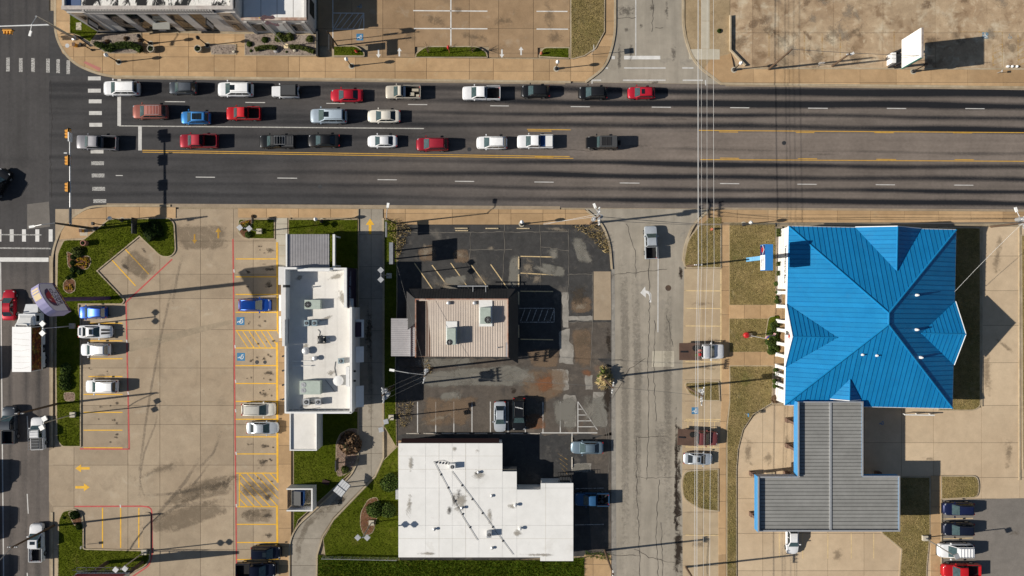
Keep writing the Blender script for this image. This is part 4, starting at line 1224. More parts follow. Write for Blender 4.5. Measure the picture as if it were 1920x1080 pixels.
def cabin(root_, cb, glass, bevel=.09, pillar=.06, rear_glass=True, quarter=2):
    """cb: dict with base front/rear x, roof front/rear x, half widths and heights; painted shell with glass panels let in"""
    xf, xr, rf, rr, hb, hr, zb, zt = cb['xf'], cb['xr'], cb['rf'], cb['rr'], cb['hb'], cb['hr'], cb['zb'], cb['zt']
    hf = cb.get('hf', hb * .94)
    base = [Vector((xf, hf, zb)), Vector((xr, hb * .96, zb)), Vector((xr, -hb * .96, zb)), Vector((xf, -hf, zb))]
    top = [Vector((rf, hr * .97, zt - .02)), Vector((rr, hr, zt)), Vector((rr, -hr, zt)), Vector((rf, -hr * .97, zt - .02))]
    bm = bmesh.new()
    vb = [bm.verts.new(v) for v in base]; vt = [bm.verts.new(v) for v in top]
    bm.faces.new(list(vt))
    for i in range(4):
        j = (i + 1) % 4
        bm.faces.new((vb[i], vb[j], vt[j], vt[i]))
    bmesh.ops.recalc_face_normals(bm, faces=bm.faces)
    if bm.faces[0].normal.z < 0:
        for f in bm.faces: f.normal_flip()
    ed = [e for e in bm.edges if not (e.verts[0] in vb and e.verts[1] in vb)]
    bmesh.ops.bevel(bm, geom=ed, offset=bevel, segments=2, affect='EDGES')
    me = bpy.data.meshes.new('cabin')
    bm.to_mesh(me); bm.free()
    me.materials.append(BASE)
    me.polygons.foreach_set('use_smooth', [True] * len(me.polygons))
    me.set_sharp_from_angle(angle=R(42))
    o = bpy.data.objects.new('cabin', me)
    COL.objects.link(o); o.parent = root_

    def pane(name, a, b_, c, d, u0, u1, v0, v1):
        """quad a-b (bottom) d-c (top) cut to the given fractions, laid just proud of the shell"""
        def P(u, v):
            return (a.lerp(b_, u)).lerp(d.lerp(c, u), v)
        q = [P(u0, v0), P(u1, v0), P(u1, v1), P(u0, v1)]
        n = (q[1] - q[0]).cross(q[3] - q[0]).normalized()
        ctr = sum(q, Vector()) / 4
        if n.dot(ctr - Vector((xf * .5 + xr * .5, 0, zb))) < 0:
            n = -n
        q = [p + n * .014 for p in q]
        MB().face(q).build(name, M[glass], root_)
    pane('windshield', base[3], base[0], top[0], top[3], .05, .95, .02, .93)
    root_.children[-1].data.materials[0] = M['glass_front']
    if rear_glass:
        pane('rear_window', base[1], base[2], top[2], top[1], .08, .92, .12, .90)
    for s in (0, 1):
        a, b_, c, d = (base[0], base[1], top[1], top[0]) if s == 0 else (base[3], base[2], top[2], top[3])
        for q in range(quarter):
            u0 = .06 + q * .90 / quarter + .01; u1 = .06 + (q + 1) * .90 / quarter - .02
            pane('side_window', a, b_, c, d, u0, u1, .10, .88)
    return o

def wheels(root_, xs, hw, r=.35, w=.24):
    for x in xs:
        for s in (1, -1):
            b = MB()
            b.tube([(x, s * (hw - w + .02), r), (x, s * (hw + .02), r)], r, 14)
            t = b.build('wheel', M['tyre'], root_)
            MB().tube([(x, s * (hw + .012), r), (x, s * (hw + .028), r)], r * .62, 12).build('rim', M['rim'], t)

def lights(root_, xf, xr, hw, zf, zr, lf=.62):
    for s in (1, -1):
        MB().obox((xf - .34, s * hw * .70, zf + .03), (.22, .26, .10), Matrix.Rotation(-s * .5, 3, 'Z')).build('headlight', M['lamp_lens'], root_)
        MB().obox((xr + .10, s * hw * .76, zr), (.16, .24, .16), Matrix.Rotation(s * .2, 3, 'Z')).build('taillight', M['red_lens'], root_)
        MB().obox((lf, s * (hw + .11), 1.02 if zf < .8 else 1.2), (.16, .22, .15)).build('mirror', BASE, root_)

def plates(root_, xf, xr):
    MB().box(xf - .02, -.75, .30, xf + .03, .75, .48).build('bumper', M['black_matt'], root_)
    MB().box(xr - .03, -.75, .32, xr + .02, .75, .50).build('bumper', M['black_matt'], root_)

PROTO = {}
def proto(kind):
    if kind in PROTO:
        return PROTO[kind]
    r = bpy.data.objects.new(kind, None)
    COL.objects.link(r)
    k = kind
    if k in ('sedan', 'coupe'):
        b = loft([(2.43, .34, .54), (2.40, .54, .60), (2.30, .70, .67), (2.10, .81, .75), (1.7, .885, .86), (.95, .92, .95), (.2, .925, .97), (-1.2, .92, .98), (-1.75, .90, 1.01), (-2.1, .85, 1.0), (-2.28, .77, .96), (-2.39, .64, .88), (-2.43, .48, .70)])
        b.build('body', BASE, r, True)
        cabin(r, dict(xf=1.12, xr=-1.85, rf=.25, rr=-1.0, hb=.83, hr=.60, zb=.95, zt=1.43) if k == 'sedan' else dict(xf=.75, xr=-1.75, rf=0, rr=-.95, hb=.82, hr=.57, zb=.95, zt=1.34), 'glass')
        wheels(r, (1.45, -1.45), .92, .34)
        lights(r, 2.40, -2.42, .92, .66, .82, .75); plates(r, 2.40, -2.42)
        if k == 'coupe':
            for s in (1, -1):
                MB().box(.95, s * .12, .985, 2.25, s * .36, .99 - .0).build('stripe', M['black'], r) if False else None
    elif k in ('hatch', 'crossover', 'suv', 'jeep'):
        zt = {'hatch': 1.52, 'crossover': 1.66, 'suv': 1.80, 'jeep': 1.85}[k]
        L = {'hatch': 2.15, 'crossover': 2.28, 'suv': 2.50, 'jeep': 2.15}[k]
        hw = {'hatch': .89, 'crossover': .92, 'suv': .99, 'jeep': .90}[k]
        hz = {'hatch': .98, 'crossover': 1.03, 'suv': 1.12, 'jeep': 1.14}[k]
        if k == 'jeep':
            st = [(L, .70, .90), (L - .06, .74, 1.06), (L - .5, .76, 1.12), (.75, .80, 1.15), (.6, .90, 1.16), (0, .90, 1.16), (-L + .1, .90, 1.16), (-L, .86, 1.1)]
        else:
            st = [(L, .40, .60), (L - .04, .60, .70), (L - .14, hw * .83, hz - .22), (L - .32, hw * .93, hz - .12), (L - .75, hw * .975, hz - .05), (L * .42, hw, hz), (0, hw, hz + .02), (-L * .5, hw, hz + .03), (-L + .34, hw * .965, hz + .03), (-L + .14, hw * .89, hz + .01), (-L + .04, hw * .78, hz - .06), (-L, hw * .62, .75)]
        loft(st).build('body', BASE, r, True)
        if k == 'jeep':
            cb = dict(xf=.72, xr=-L + .08, rf=.42, rr=-L + .14, hb=.86, hr=.78, zb=1.13, zt=zt)
        else:
            cb = dict(xf=L * .50, xr=-L + .12, rf=L * .13, rr=-L + (.55 if k != 'suv' else .38), hb=hw * .93, hr=hw * .73, zb=hz - .01, zt=zt)
        c = cabin(r, cb, 'glass', quarter=3)
        wheels(r, (L * .60, -L * .60), hw, .38 if k != 'hatch' else .34)
        lights(r, L, -L, hw, hz - .22, hz - .08, L * .36); plates(r, L, -L)
        if k in ('suv', 'crossover'):
            for s in (1, -1):
                MB().tube([(cb['rf'] - .15, s * cb['hr'] * .86, zt + .05), (cb['rr'] + .1, s * cb['hr'] * .86, zt + .05)], .022, 5).build('roof_rail', M['dark_steel'], r)
        if k == 'jeep':
            MB().tube([(-L - .12, 0, .78), (-L - .36, 0, .78)], .38, 14).build('spare_wheel', M['tyre'], r)
            c.data.materials[0] = M['vinyl']
    elif k in ('pickup', 'pickup_single', 'pickup_cover', 'flatbed'):
        crew = k in ('pickup', 'pickup_cover')
        cr = -.78 if crew else -.05
        if k == 'flatbed': cr = -.25
        loft([(2.92, .55, .70), (2.88, .76, .84), (2.78, .89, .97), (2.58, .955, 1.06), (2.0, .98, 1.12), (1.3, .985, 1.15), (.6, .99, 1.17), (cr, .99, 1.17)], .34).build('body', BASE, r, True)
        cabin(r, dict(xf=1.50, xr=cr - .03, rf=.66, rr=cr + (.06 if k == 'flatbed' else .17), hb=.93, hr=.84 if k == 'flatbed' else .74, zb=1.15, zt=1.86), 'glass', quarter=2 if crew else 1)
        x0, x1 = cr - .07, -2.92
        if k == 'flatbed':
            MB().box(x1 - .35, -1.12, 1.02, x0 - .02, 1.12, 1.12).build('flatbed_deck', M['steelplate'], r)
            b = MB()
            b.box(x0 - .1, -1.1, 1.12, x0 - .04, 1.1, 1.2)
            for y in (-1.07, -.5, 0, .5, 1.07):
                b.box(x0 - .1, y - .03, 1.12, x0 - .04, y + .03, 1.78)
            b.box(x0 - .1, -1.1, 1.74, x0 - .04, 1.1, 1.82)
            b.build('headache_rack', M['dark_steel'], r)
            MB().cyl((-1.15, .45), .38, 1.12, 1.36, 14).build('spare_wheel', M['tyre'], r)
            MB().box(x1 - .2, -.12, 1.121, x1 + .9, .12, 1.128).cyl((-2.3, 0), .13, 1.12, 1.16, 10).build('hitch', M['black'], r)
        else:
            b = MB()
            MB().box(x1, .80, .42, x0, .985, 1.24).build('bed_side', BASE, r); MB().box(x1, -.985, .42, x0, -.80, 1.24).build('bed_side', BASE, r); MB().box(x0 - .06, -.80, .42, x0, .80, 1.24).build('bed_front', BASE, r)
            MB().box(x1, -.80, .60, x0 - .06, .80, .68).build('bed_floor', M['bedliner'], r)
            MB().box(x1 - .05, -.93, .44, x1 + .04, .93, 1.22).build('tailgate', BASE, r)
            for s in (1, -1):
                MB().box(x1 + .04, s * .80, 1.242, x0, s * .90, 1.262).build('bed_rail', M['black_matt'], r)
            if k == 'pickup_cover':
                MB().box(x1 + .05, -.82, 1.262, x0 - .02, .82, 1.285).build('bed_cover', M['vinyl'], r)
        wheels(r, (1.85, -1.85), 1.0, .40, .27)
        lights(r, 2.88, -2.94, .98, .96, .98, 1.02); plates(r, 2.88, -2.95)
    PROTO[kind] = r
    return r

def add_extra(car, kind, extras):
    """bits that only some vehicles carry; made in the vehicle's own frame"""
    def fin(b, name, mat):
        o = b.build(name, mat); o.parent = car
    zt = {'sedan': 1.43, 'coupe': 1.34, 'hatch': 1.52, 'crossover': 1.66, 'suv': 1.80, 'jeep': 1.85}.get(kind, 1.86)
    for e in extras:
        if e == 'sunroof':
            x = {'sedan': (.08, -.42), 'coupe': (-.1, -.55), 'crossover': (.15, -.35), 'suv': (.35, -.25), 'hatch': (.1, -.4)}.get(kind, (.5, 0))
            fin(MB().box(x[1], -.36, zt + .001, x[0], .36, zt + .02), 'sunroof', M['glass'])
        elif e == 'panorama':
            for x0, x1 in ((.15, -.30), (-.36, -.80), (-.86, -1.3)):
                fin(MB().box(x1, -.46, zt + .001, x0, .46, zt + .02), 'roof_glass', M['glass'])
        elif e == 'rack':
            b = MB()
            for s in (1, -1):
                b.tube([(.1, s * .62, zt + .10), (-1.75, s * .62, zt + .10)], .025, 5)
            for x in (.0, -.45, -.9, -1.3, -1.7):
                b.tube([(x, -.64, zt + .10), (x, .64, zt + .10)], .02, 5)
            fin(b, 'roof_rack', M['galv'])
        elif e == 'ladder_rack':
            b = MB()
            z = 1.95
            for s in (1, -1):
                b.tube([(1.0, s * .85, z), (-2.8, s * .85, z)], .03, 5)
                for x in (.5, -1.1, -2.7):
                    b.tube([(x, s * .85, z), (x, s * .95, 1.2)], .025, 5)
            for i in range(8):
                b.tube([(.9 - i * .5, -.87, z), (.9 - i * .5, .87, z)], .022, 5)
            fin(b, 'ladder_rack', M['galv'])
        elif e == 'stripes':
            for s in (1, -1):
                q = [(2.18, .09), (2.18, .30), (1.0, .38), (1.0, .10)]
                zf = lambda x: 1.018 - max(0, x - .95) * .105 - max(0, x - 1.72) * .06
                fin(MB().add([(x, s * y, zf(x)) for x, y in q], [(0, 1, 2, 3)]), 'stripe', M['black'])
            fin(MB().box(-2.3, -.5, 1.04, -2.1, .5, 1.12), 'spoiler', M['white_trim'])
        elif e == 'toolbox':
            fin(MB().box(-.5, -.78, 1.0, -.12, .78, 1.30), 'toolbox', M['steel'])
            fin(MB().box(-2.6, -.5, .70, -1.5, -.1, .95).box(-1.9, .1, .70, -1.2, .6, 1.05).box(-2.7, .35, .7, -2.2, .7, .9), 'bed_load', M['conc_pale'])
        elif e == 'bedload':
            b = MB()
            rr = random.Random(5)
            for _ in range(9):
                x, y = rr.uniform(-2.6, -1.2), rr.uniform(-.6, .6)
                b.obox((x, y, .85), (rr.uniform(.2, .7), rr.uniform(.15, .4), .3), rr.uniform(0, 3))
            fin(b, 'bed_load', M['dark_steel'])
        elif e == 'tonneau':
            fin(MB().box(-2.85, -.82, 1.262, -1.72, .82, 1.29), 'bed_cover', M['white_trim']); fin(MB().box(-1.70, -.80, 1.262, -.9, .80, 1.285), 'bed_window', M['tonneau'])
        elif e == 'crates':
            fin(MB().box(-.75, .05, 1.12, -.35, .30, 1.42), 'crate', M['paint_redfade'])
            fin(MB().box(-.72, -.55, 1.12, -.38, -.2, 1.45), 'fuel_can', M['red_paint'])
            fin(MB().box(-1.15, -.6, 1.12, -.80, -.3, 1.3), 'bag', M['leaf_mid'])
        elif e == 'open_top':
            fin(MB().box(-1.15, -.60, zt + .004, .15, .60, zt + .02), 'roof_opening', M['black_matt'])
            b = MB()
            for x in (.12, -.5, -1.12):
                b.tube([(x, -.6, zt + .04), (x, .6, zt + .04)], .02, 5)
            fin(b, 'roof_bar', M['dark_steel'])
        elif e == 'decal':
            b = MB()
            for i in range(9):
                b.obox((-1.25 + .03 * i, -.55 + .13 * i, zt + .012), (.20, .07, .012), .5 + (i % 3) * .3)
            fin(b, 'roof_lettering', M['white_trim'])

def car(kind, px, py, L, ang, color, label, cat='car', extras=(), w=None, group=None, glass=None):
    """px,py: middle of the vehicle in the photograph; L its length in pixels there; ang heading in degrees, 180 = facing west"""
    p = proto(kind)
    z = 1.0
    pos = W(px, py, z)
    length = {'sedan': 4.85, 'coupe': 4.85, 'hatch': 4.3, 'crossover': 4.56, 'suv': 5.0, 'jeep': 4.6, 'flatbed': 6.25}.get(kind, 5.85)
    s = L * (H - z) / F / length
    swap = {BASE: PAINT[color]}
    if glass:
        swap[M['glass']] = M[glass]
    c = copy_tree(p, None, swap)
    c.name = {'sedan': 'sedan', 'coupe': 'sports_car', 'hatch': 'hatchback', 'crossover': 'crossover_car', 'suv': 'sport_utility_car', 'jeep': 'off_road_car', 'flatbed': 'flatbed_truck'}.get(kind, 'pickup_truck')
    sw = w or (1 + (s - 1) * .5)
    c.location = (pos.x, pos.y, .012 if py < 395 or px < 100 else .045)
    c.rotation_euler = (0, 0, R(ang))
    c.scale = (s, sw, sw)
    add_extra(c, kind, extras)
    tag(c, label, cat, group)
    return c

Q = 'cars queueing at the lights'
car('suv', 226, 165, 68, 180, 'white', 'white sport utility car halted at the stop line beside the north kerb', 'car', (), group=Q)
car('crossover', 341, 164, 53, 180, 'darkgrey', 'dark slate blue crossover between two white cars in the kerb lane', 'car', (), group=Q)
car('suv', 440, 167, 67, 180, 'white', 'white sport utility car with roof rails and a dark sunroof', 'car', ('sunroof',), group=Q)
car('jeep', 534, 171, 54, 180, 'white', 'boxy white off-road car with a grey soft top', 'car', (), group=Q)
car('sedan', 649, 178, 61, 180, 'crimson', 'red sedan following the boxy soft-top off-road car', 'car', (), group=Q)
car('pickup_single', 755, 172, 66, 180, 'beige', 'beige pickup with toolbox and clutter in its bed', 'pickup', ('toolbox',), group=Q)
car('pickup', 902, 174, 71, 180, 'white', 'white crew cab pickup with an empty black bed in the kerb lane', 'pickup', (), group=Q)
car('hatch', 1004, 170, 54, 180, 'black', 'small black hatchback behind a white pickup in the kerb lane', 'car', (), group=Q)
car('crossover', 1112, 173, 54, 180, 'black', 'black crossover with a flat roof ahead of a small red sedan', 'car', (), group=Q)
car('hatch', 1203, 173, 51, 180, 'crimson', 'small red car with a sunroof, last in the kerb lane queue', 'car', ('sunroof',), group=Q)
car('suv', 280, 209, 67, 180, 'brick', 'faded brick red sport utility car with a roof rack', 'car', ('rack',), group=Q)
car('crossover', 365, 220, 56, 180, 'midblue', 'bright blue crossover with a glass panelled roof', 'car', ('panorama',), group=Q)
car('pickup', 455, 212, 64, 180, 'red', 'bright red pickup with an empty black bed', 'pickup', (), group=Q)
car('suv', 615, 217, 69, 180, 'paleblue', 'pale blue sport utility car with sunroof and ribbed roof', 'car', ('sunroof',), group=Q)
car('sedan', 719, 217, 62, 180, 'cream', 'cream sedan, last in the second lane of the queue', 'car', (), group=Q)
car('pickup', 180, 267, 77, 178, 'grey', 'long grey crew cab pickup stopped across the crosswalk', 'pickup', (), group=Q)
car('pickup', 371, 264, 71, 180, 'maroon', 'dark red pickup in the turning lane', 'pickup', (), group=Q)
car('pickup_cover', 518, 265, 66, 180, 'black', 'black pickup with a covered bed and rack in the turning lane', 'pickup', ('rack',), group=Q)
car('sedan', 606, 263, 61, 180, 'black', 'black sedan right behind a black pickup', 'car', (), group=Q)
car('sedan', 716, 264, 56, 180, 'white', 'small white sedan in the turning lane', 'car', (), group=Q)
car('crossover', 810, 270, 61, 180, 'maroon', 'dark red crossover in the turning lane with a plain roof', 'car', (), group=Q)
car('crossover', 922, 267, 58, 180, 'white', 'white crossover following the dark red crossover', 'car', (), group=Q)
car('pickup', 1003, 265, 67, 180, 'white', 'white pickup with a blue panel behind its cab', 'pickup', ('tonneau',), group=Q)
car('jeep', 1129, 267, 63, 180, 'black', 'black off-road car with an opened roof, last in the turning lane', 'car', ('open_top',), group=Q)
PK = 'parked vehicles'
car('pickup', 1221, 454, 62, 92, 'silver', 'silver pickup driving up the side street to the main road', 'pickup', ())
car('flatbed', 1318, 659, 86, 0, 'white', 'white flatbed truck with a rusty brown deck, parked by the lawn', 'truck', ('crates',), 1.06, PK)
car('flatbed', 1311, 821, 78, -3, 'rustred', 'worn dark red flatbed truck beside the striped bay', 'truck', (), 1.0, PK)
car('sedan', 1310, 861, 55, -2, 'silver', 'silver blue sedan with sunroof next to the worn flatbed truck', 'car', ('sunroof',), None, PK)
car('sedan', 1101, 840, 61, 180, 'steelblue', 'grey blue sedan nosed up to a concrete wheel stop', 'car', (), None, PK)
car('pickup', 1110, 937, 64, 180, 'cabblue', 'blue pickup in the shade beside the white flat roofed building', 'pickup', ('bedload',), None, PK)
car('sedan', 937.5, 782, 58, -90, 'silver', 'silver sedan parked beside a tall black car', 'car', (), None, PK)
car('suv', 973, 777, 62, -90, 'black', 'tall black sport utility car with white lettering on its roof', 'car', ('decal',), None, PK)
car('crossover', 172, 586, 53, 180, 'blue', 'blue crossover with a pale bonnet under the restaurant pole sign', 'car', (), None, PK)
car('coupe', 177, 622, 63, 0, 'white', 'white sports car with black bonnet stripes and sunroof', 'car', ('stripes', 'sunroof'), 1.02, PK)
car('crossover', 177, 656, 56, 180, 'white', 'white crossover beside the striped sports car', 'car', (), None, PK)
car('suv', 189, 725, 61, 180, 'white', 'white sport utility car alone between empty stalls', 'car', (), None, PK)
car('crossover', 477, 572, 60, 0, 'blue', 'dark blue crossover parked next to the accessible bay', 'car', (), None, PK)
car('crossover', 484, 768, 63, 0, 'offwhite', 'off-white crossover parked facing the restaurant walkway', 'car', (), None, PK)
car('sedan', 491, 803, 59, 0, 'silver', 'silver sedan parked beside an off-white crossover', 'car', (), None, PK)
car('suv', 498, 1037, 56, 0, 'darknavy', 'dark navy sport utility car with a rack, parked by the drive lane kerb', 'car', ('sunroof',), None, PK)
car('pickup', 480, 1069, 74, 0, 'darknavy', 'dark navy crew cab pickup with an open bed', 'pickup', (), None, PK)
car('sedan', 14, 572, 58, 90, 'crimson', 'bright red car beside the white box truck', 'car', ())
car('pickup', 16, 797, 70, 90, 'darkgrey', 'dark grey pickup in the lane next to a white pickup with a rack', 'pickup', ())
car('pickup_cover', 69, 813, 60, 92, 'white', 'white pickup carrying a dark ladder rack', 'pickup', ('ladder_rack',))
car('pickup', 67, 1018, 70, 90, 'white', 'white pickup with a dark sunroof, driving by the kerb', 'pickup', ('sunroof',))
car('suv', -6, 345, 62, 58, 'black', 'black car turning through the junction', 'car', ())
LQ = 'vehicles in the far lane of the cross road'
for x, y, k, c in ((-30, 683, 'suv', 'grey'), (-27, 898, 'suv', 'silver'), (-30, 986, 'suv', 'maroon'), (-30, 1078, 'suv', 'white')):
    car(k, x, y, 62, -90, c, 'tall ' + c + ' car in the far lane of the cross road', 'car', (), 1.08, LQ)
car('crossover', 1799, 955, 58, 180, 'navy', 'navy blue crossover nearest the grass island end', 'car', (), None, PK)
car('crossover', 1799, 993, 58, 180, 'darknavy', 'blackish blue crossover between a navy and a white car', 'car', (), None, PK)
car('suv', 1793, 1033, 66, 180, 'white', 'white sport utility car with a roof rack under a lamp post', 'car', ('rack',), None, PK)
car('pickup', 1803, 1071, 70, 180, 'red', 'bright red pickup beside a white sport utility car', 'pickup', (), None, PK)
car('sedan', 1487, 1012, 58, -90, 'white', 'white sedan half under the grey canopy roof', 'car', (), None, PK)
for p in PROTO.values():
    for ch in list(p.children_recursive):
        bpy.data.objects.remove(ch)
    bpy.data.objects.remove(p)

# --- box truck with a fruit and vegetable picture on its side
def mural():
    t = NT('produce_print').obj()
    v = t.node('ShaderNodeTexVoronoi', {'Vector': t.pos, 'Scale': 2.6})
    n = t.noise(.9, 2)
    rp = t.node('ShaderNodeValToRGB', {0: t.mul(t.mul(v.outputs['Color'], .55), t.mul(n, .5), 'ADD')})
    cr = rp.color_ramp
    cr.elements[0].position = .2; cr.elements[0].color = (.02, .03, .015, 1)
    cr.elements[1].position = .9; cr.elements[1].color = (.05, .09, .02, 1)
    for p, c in ((.36, (.16, .03, .015)), (.5, (.30, .06, .025)), (.62, (.45, .20, .03)), (.72, (.50, .36, .08)), (.8, (.14, .17, .03))):
        e = cr.elements.new(p); e.color = (*c, 1)
    col = t.val(rp.outputs[0], t.rng(v.outputs['Distance'], 0, .5, 1.2, .35))
    return t.done(t.bsdf(col, .5, .4))
M['mural'] = mural()
M['white_tarp'] = surf('white_box_roof', (.86, .86, .86), (.80, .80, .80), (.5, 2, 8), .05, .03, .5, .4, spot=[((.25, .22, .2), 1.1, .78, .86, .5)])

def box_truck():
    p = W(40, 640, 3.4)
    xr = W(58, 640, 3.45).x; xl = W(23, 640, 3.45).x
    yt = W(40, 613, 3.45).y; yb = W(40, 697, 3.45).y
    xc = (xr + xl) / 2
    r = root('box_truck', (xc, (yt + yb) / 2, .01), 'white box truck with a fruit and vegetable picture along its side', 'truck')
    MB().box(xl, yb, 1.0, xr, yt, 3.40).build('cargo_box', M['white_wall'], r)
    b = MB(); b.box(xl - .02, yb - .02, 3.40, xr + .02, yt + .02, 3.46)
    b.build('box_roof', M['white_tarp'], r)
    for k in range(7):
        y = yt - .8 - k * .8
        b = MB(); b.tube([(xl + .2, y, 3.462), (xc, y - .08, 3.468), (xr - .2, y + random.uniform(-.2, .2), 3.462)], .012, 4)
        b.build('roof_wrinkle', M['conc_pale'], r)
    MB().box(xr + .001, yb + .1, 1.35, xr + .02, yt - .1, 3.3).build('side_picture', M['mural'], r)
    b = MB()
    for k in range(9):
        b.box(xr + .021, yt - 2.2 - k * .19, 2.3, xr + .03, yt - 2.08 - k * .19, 2.3 + .3 + .12 * ((k * 5) % 3))
    b.build('side_lettering', M['black'], r)
    b = MB()
    b.box(xr - .05, yb + .3, .55, xr + .03, yb + 2.4, .95).box(xr - .05, yt - 2.6, .55, xr + .03, yt - .3, .95)
    b.build('side_skirt', M['white_trim'], r)
    MB().cyl((xr - .25, (yt + yb) / 2 - .2), .22, .5, .95).build('fuel_tank', M['steel'], r)
    MB().box(xl + .4, yb + .1, .55, xr - .4, yt + 2.6, .85).build('chassis', M['black_matt'], r)
    # cab
    yc = yt
    st = MB()
    st.prism([(xl + .10, yc + .25), (xr - .08, yc + .25), (xr - .10, yc + 1.75), (xl + .14, yc + 1.75)], .6, 2.45)
    st.build('cab', PAINT['white'], r)
    hood = MB()
    zs = lambda y: 1.55
    hood.add([(xl + .25, yc + 1.75, .6), (xr - .25, yc + 1.75, .6), (xr - .40, yc + 3.1, .6), (xl + .40, yc + 3.1, .6),
              (xl + .25, yc + 1.75, 1.7), (xr - .25, yc + 1.75, 1.7), (xr - .42, yc + 3.05, 1.4), (xl + .42, yc + 3.05, 1.4)],
             [(4, 5, 6, 7), (0, 1, 5, 4), (1, 2, 6, 5), (2, 3, 7, 6), (3, 0, 4, 7)])
    hood.build('bonnet', PAINT['white'], r)
    f = MB()
    f.add([(xl + .15, yc + .15, 2.452), (xr - .15, yc + .15, 2.452), (xr - .3, yc + 1.55, 2.452), (xl + .3, yc + 1.55, 2.452),
           (xl + .25, yc + .2, 3.2), (xr - .25, yc + .2, 3.2), (xr - .5, yc + 1.2, 2.75), (xl + .5, yc + 1.2, 2.75)],
          [(4, 5, 6, 7), (0, 1, 5, 4), (1, 2, 6, 5), (2, 3, 7, 6), (3, 0, 4, 7)])
    f.build('roof_fairing', M['white_trim'], r)
    MB().face([(xl + .22, yc + 1.77, 1.72), (xr - .22, yc + 1.77, 1.72), (xr - .24, yc + 1.76, 2.38), (xl + .26, yc + 1.76, 2.38)]).build('windshield', M['glass_teal'], r)
    MB().box(xr - .085, yc + .7, 1.6, xr - .07, yc + 1.5, 2.25).build('side_window', M['glass'], r)
    for s, x in ((1, xr + .05), (-1, xl - .05)):
        MB().box(x - .12, yc + 1.85, 1.7, x + .12, yc + 2.0, 2.2).build('mirror', M['black'], r)
    b = MB(); b.tube([(xl + .35, yc + .12, 1.0), (xl + .35, yc + .12, 3.3)], .07, 8)
    b.build('exhaust_stack', M['steel'], r)
    b = MB(); b.tube([(xl + .25, yc + .06, 3.2), (xl + .35, yc + .35, 3.25), (xc, yc + .40, 3.25), (xr - .7, yc + .35, 3.25), (xr - .6, yc + .06, 3.2)], .09, 8)
    b.build('air_duct', M['white_trim'], r)
    for y in (yc + 2.4, yb + 1.6, yb + .6):
        for s, x in ((1, xr - .02), (-1, xl + .02)):
            t = MB().tube([(x - s * .3, y, .5), (x, y, .5)], .5, 14).build('wheel', M['tyre'], r)
            MB().tube([(x, y, .5), (x + s * .012, y, .5)], .28, 10).build('rim', M['rim'], t)
box_truck()

# ------------------------------------------------------------------ buildings
def text_mesh(txt, size, mat, parent, loc, xdir, ydir, name='lettering', depth=.02, align='CENTER', sx=1.0):
    """raised letters; xdir is the reading direction, ydir is up on the letters"""
    cu = bpy.data.curves.new('t', 'FONT')
    cu.body = txt; cu.size = size; cu.extrude = depth; cu.align_x = align; cu.align_y = 'CENTER'
    tmp = bpy.data.objects.new('t', cu)
    COL.objects.link(tmp)
    dg = bpy.context.evaluated_depsgraph_get()
    me = bpy.data.meshes.new_from_object(tmp.evaluated_get(dg))
    bpy.data.objects.remove(tmp); bpy.data.curves.remove(cu)
    x, y = Vector(xdir).normalized() * sx, Vector(ydir).normalized()
    z = x.normalized().cross(y)
    mt = Matrix((x, y, z)).transposed().to_4x4()
    mt.translation = Vector(loc) - org(parent)
    me.transform(mt)
    me.materials.clear(); me.materials.append(mat)
    o = bpy.data.objects.new(name, me)
    COL.objects.link(o); o.parent = parent
    return o

def hvac(px, py, z, sx, sy, h, label, fan=(.5, .5), rot=0, mat='hvac', two=None):
    """roof-top unit at the pixel of its top; sizes in metres"""
    p = W(px, py, z + h)
    r = root('rooftop_air_conditioner', (p.x, p.y, z), label, 'air conditioner', 'roof-top units')
    MB().box(p.x - sx / 2, p.y - sy / 2, z + .12, p.x + sx / 2, p.y + sy / 2, z + h).build('casing', M[mat], r)
    b = MB()
    for a in (-1, 1):
        b.box(p.x - sx / 2 + .05, p.y + a * (sy / 2 - .12) - .06, z, p.x + sx / 2 - .05, p.y + a * (sy / 2 - .12) + .06, z + .12)
    b.build('skid', M['galv'], r)
    for fx, fy in ([fan] if two is None else [fan, two]):
        c = (p.x - sx / 2 + fx * sx, p.y - sy / 2 + fy * sy)
        rr = min(sx, sy) * .34 if two is None else .34
        g = MB().cyl(c, rr, z + h, z + h + .04, 14).build('fan_guard', M['galv'] if two else M['black_matt'], r)
        bb = MB()
        for k in range(4):
            a = k * math.pi / 4
            bb.tube([(c[0] - rr * math.cos(a), c[1] - rr * math.sin(a), z + h + .05), (c[0] + rr * math.cos(a), c[1] + rr * math.sin(a), z + h + .05)], .012, 4)
        bb.build('guard_wire', M['galv'], g)
    return r
M['hvac'] = plain('unit_green', (.40, .46, .41), .5, .4, .1, .1)
M['hvac_blue'] = plain('unit_blue', (.26, .34, .38), .5, .4, .1, .1)

def pipe_vent(px, py, z, h, r_, label, cat='vent', mat='galv', cap=True):
    p = W(px, py, z + h)
    o = root('roof_vent', (p.x, p.y, z), label, cat, 'roof vents')
    MB().cyl((p.x, p.y), r_ * 1.6, z, z + .06, 10).cyl((p.x, p.y), r_, z + .06, z + h, 10).build('pipe', M[mat], o)
    if cap:
        MB().lathe((p.x, p.y), [(r_ * 1.7, z + h * .75), (r_ * 1.7, z + h), (r_ * .5, z + h + .08)], 10).build('cap', M[mat], o)
    return o

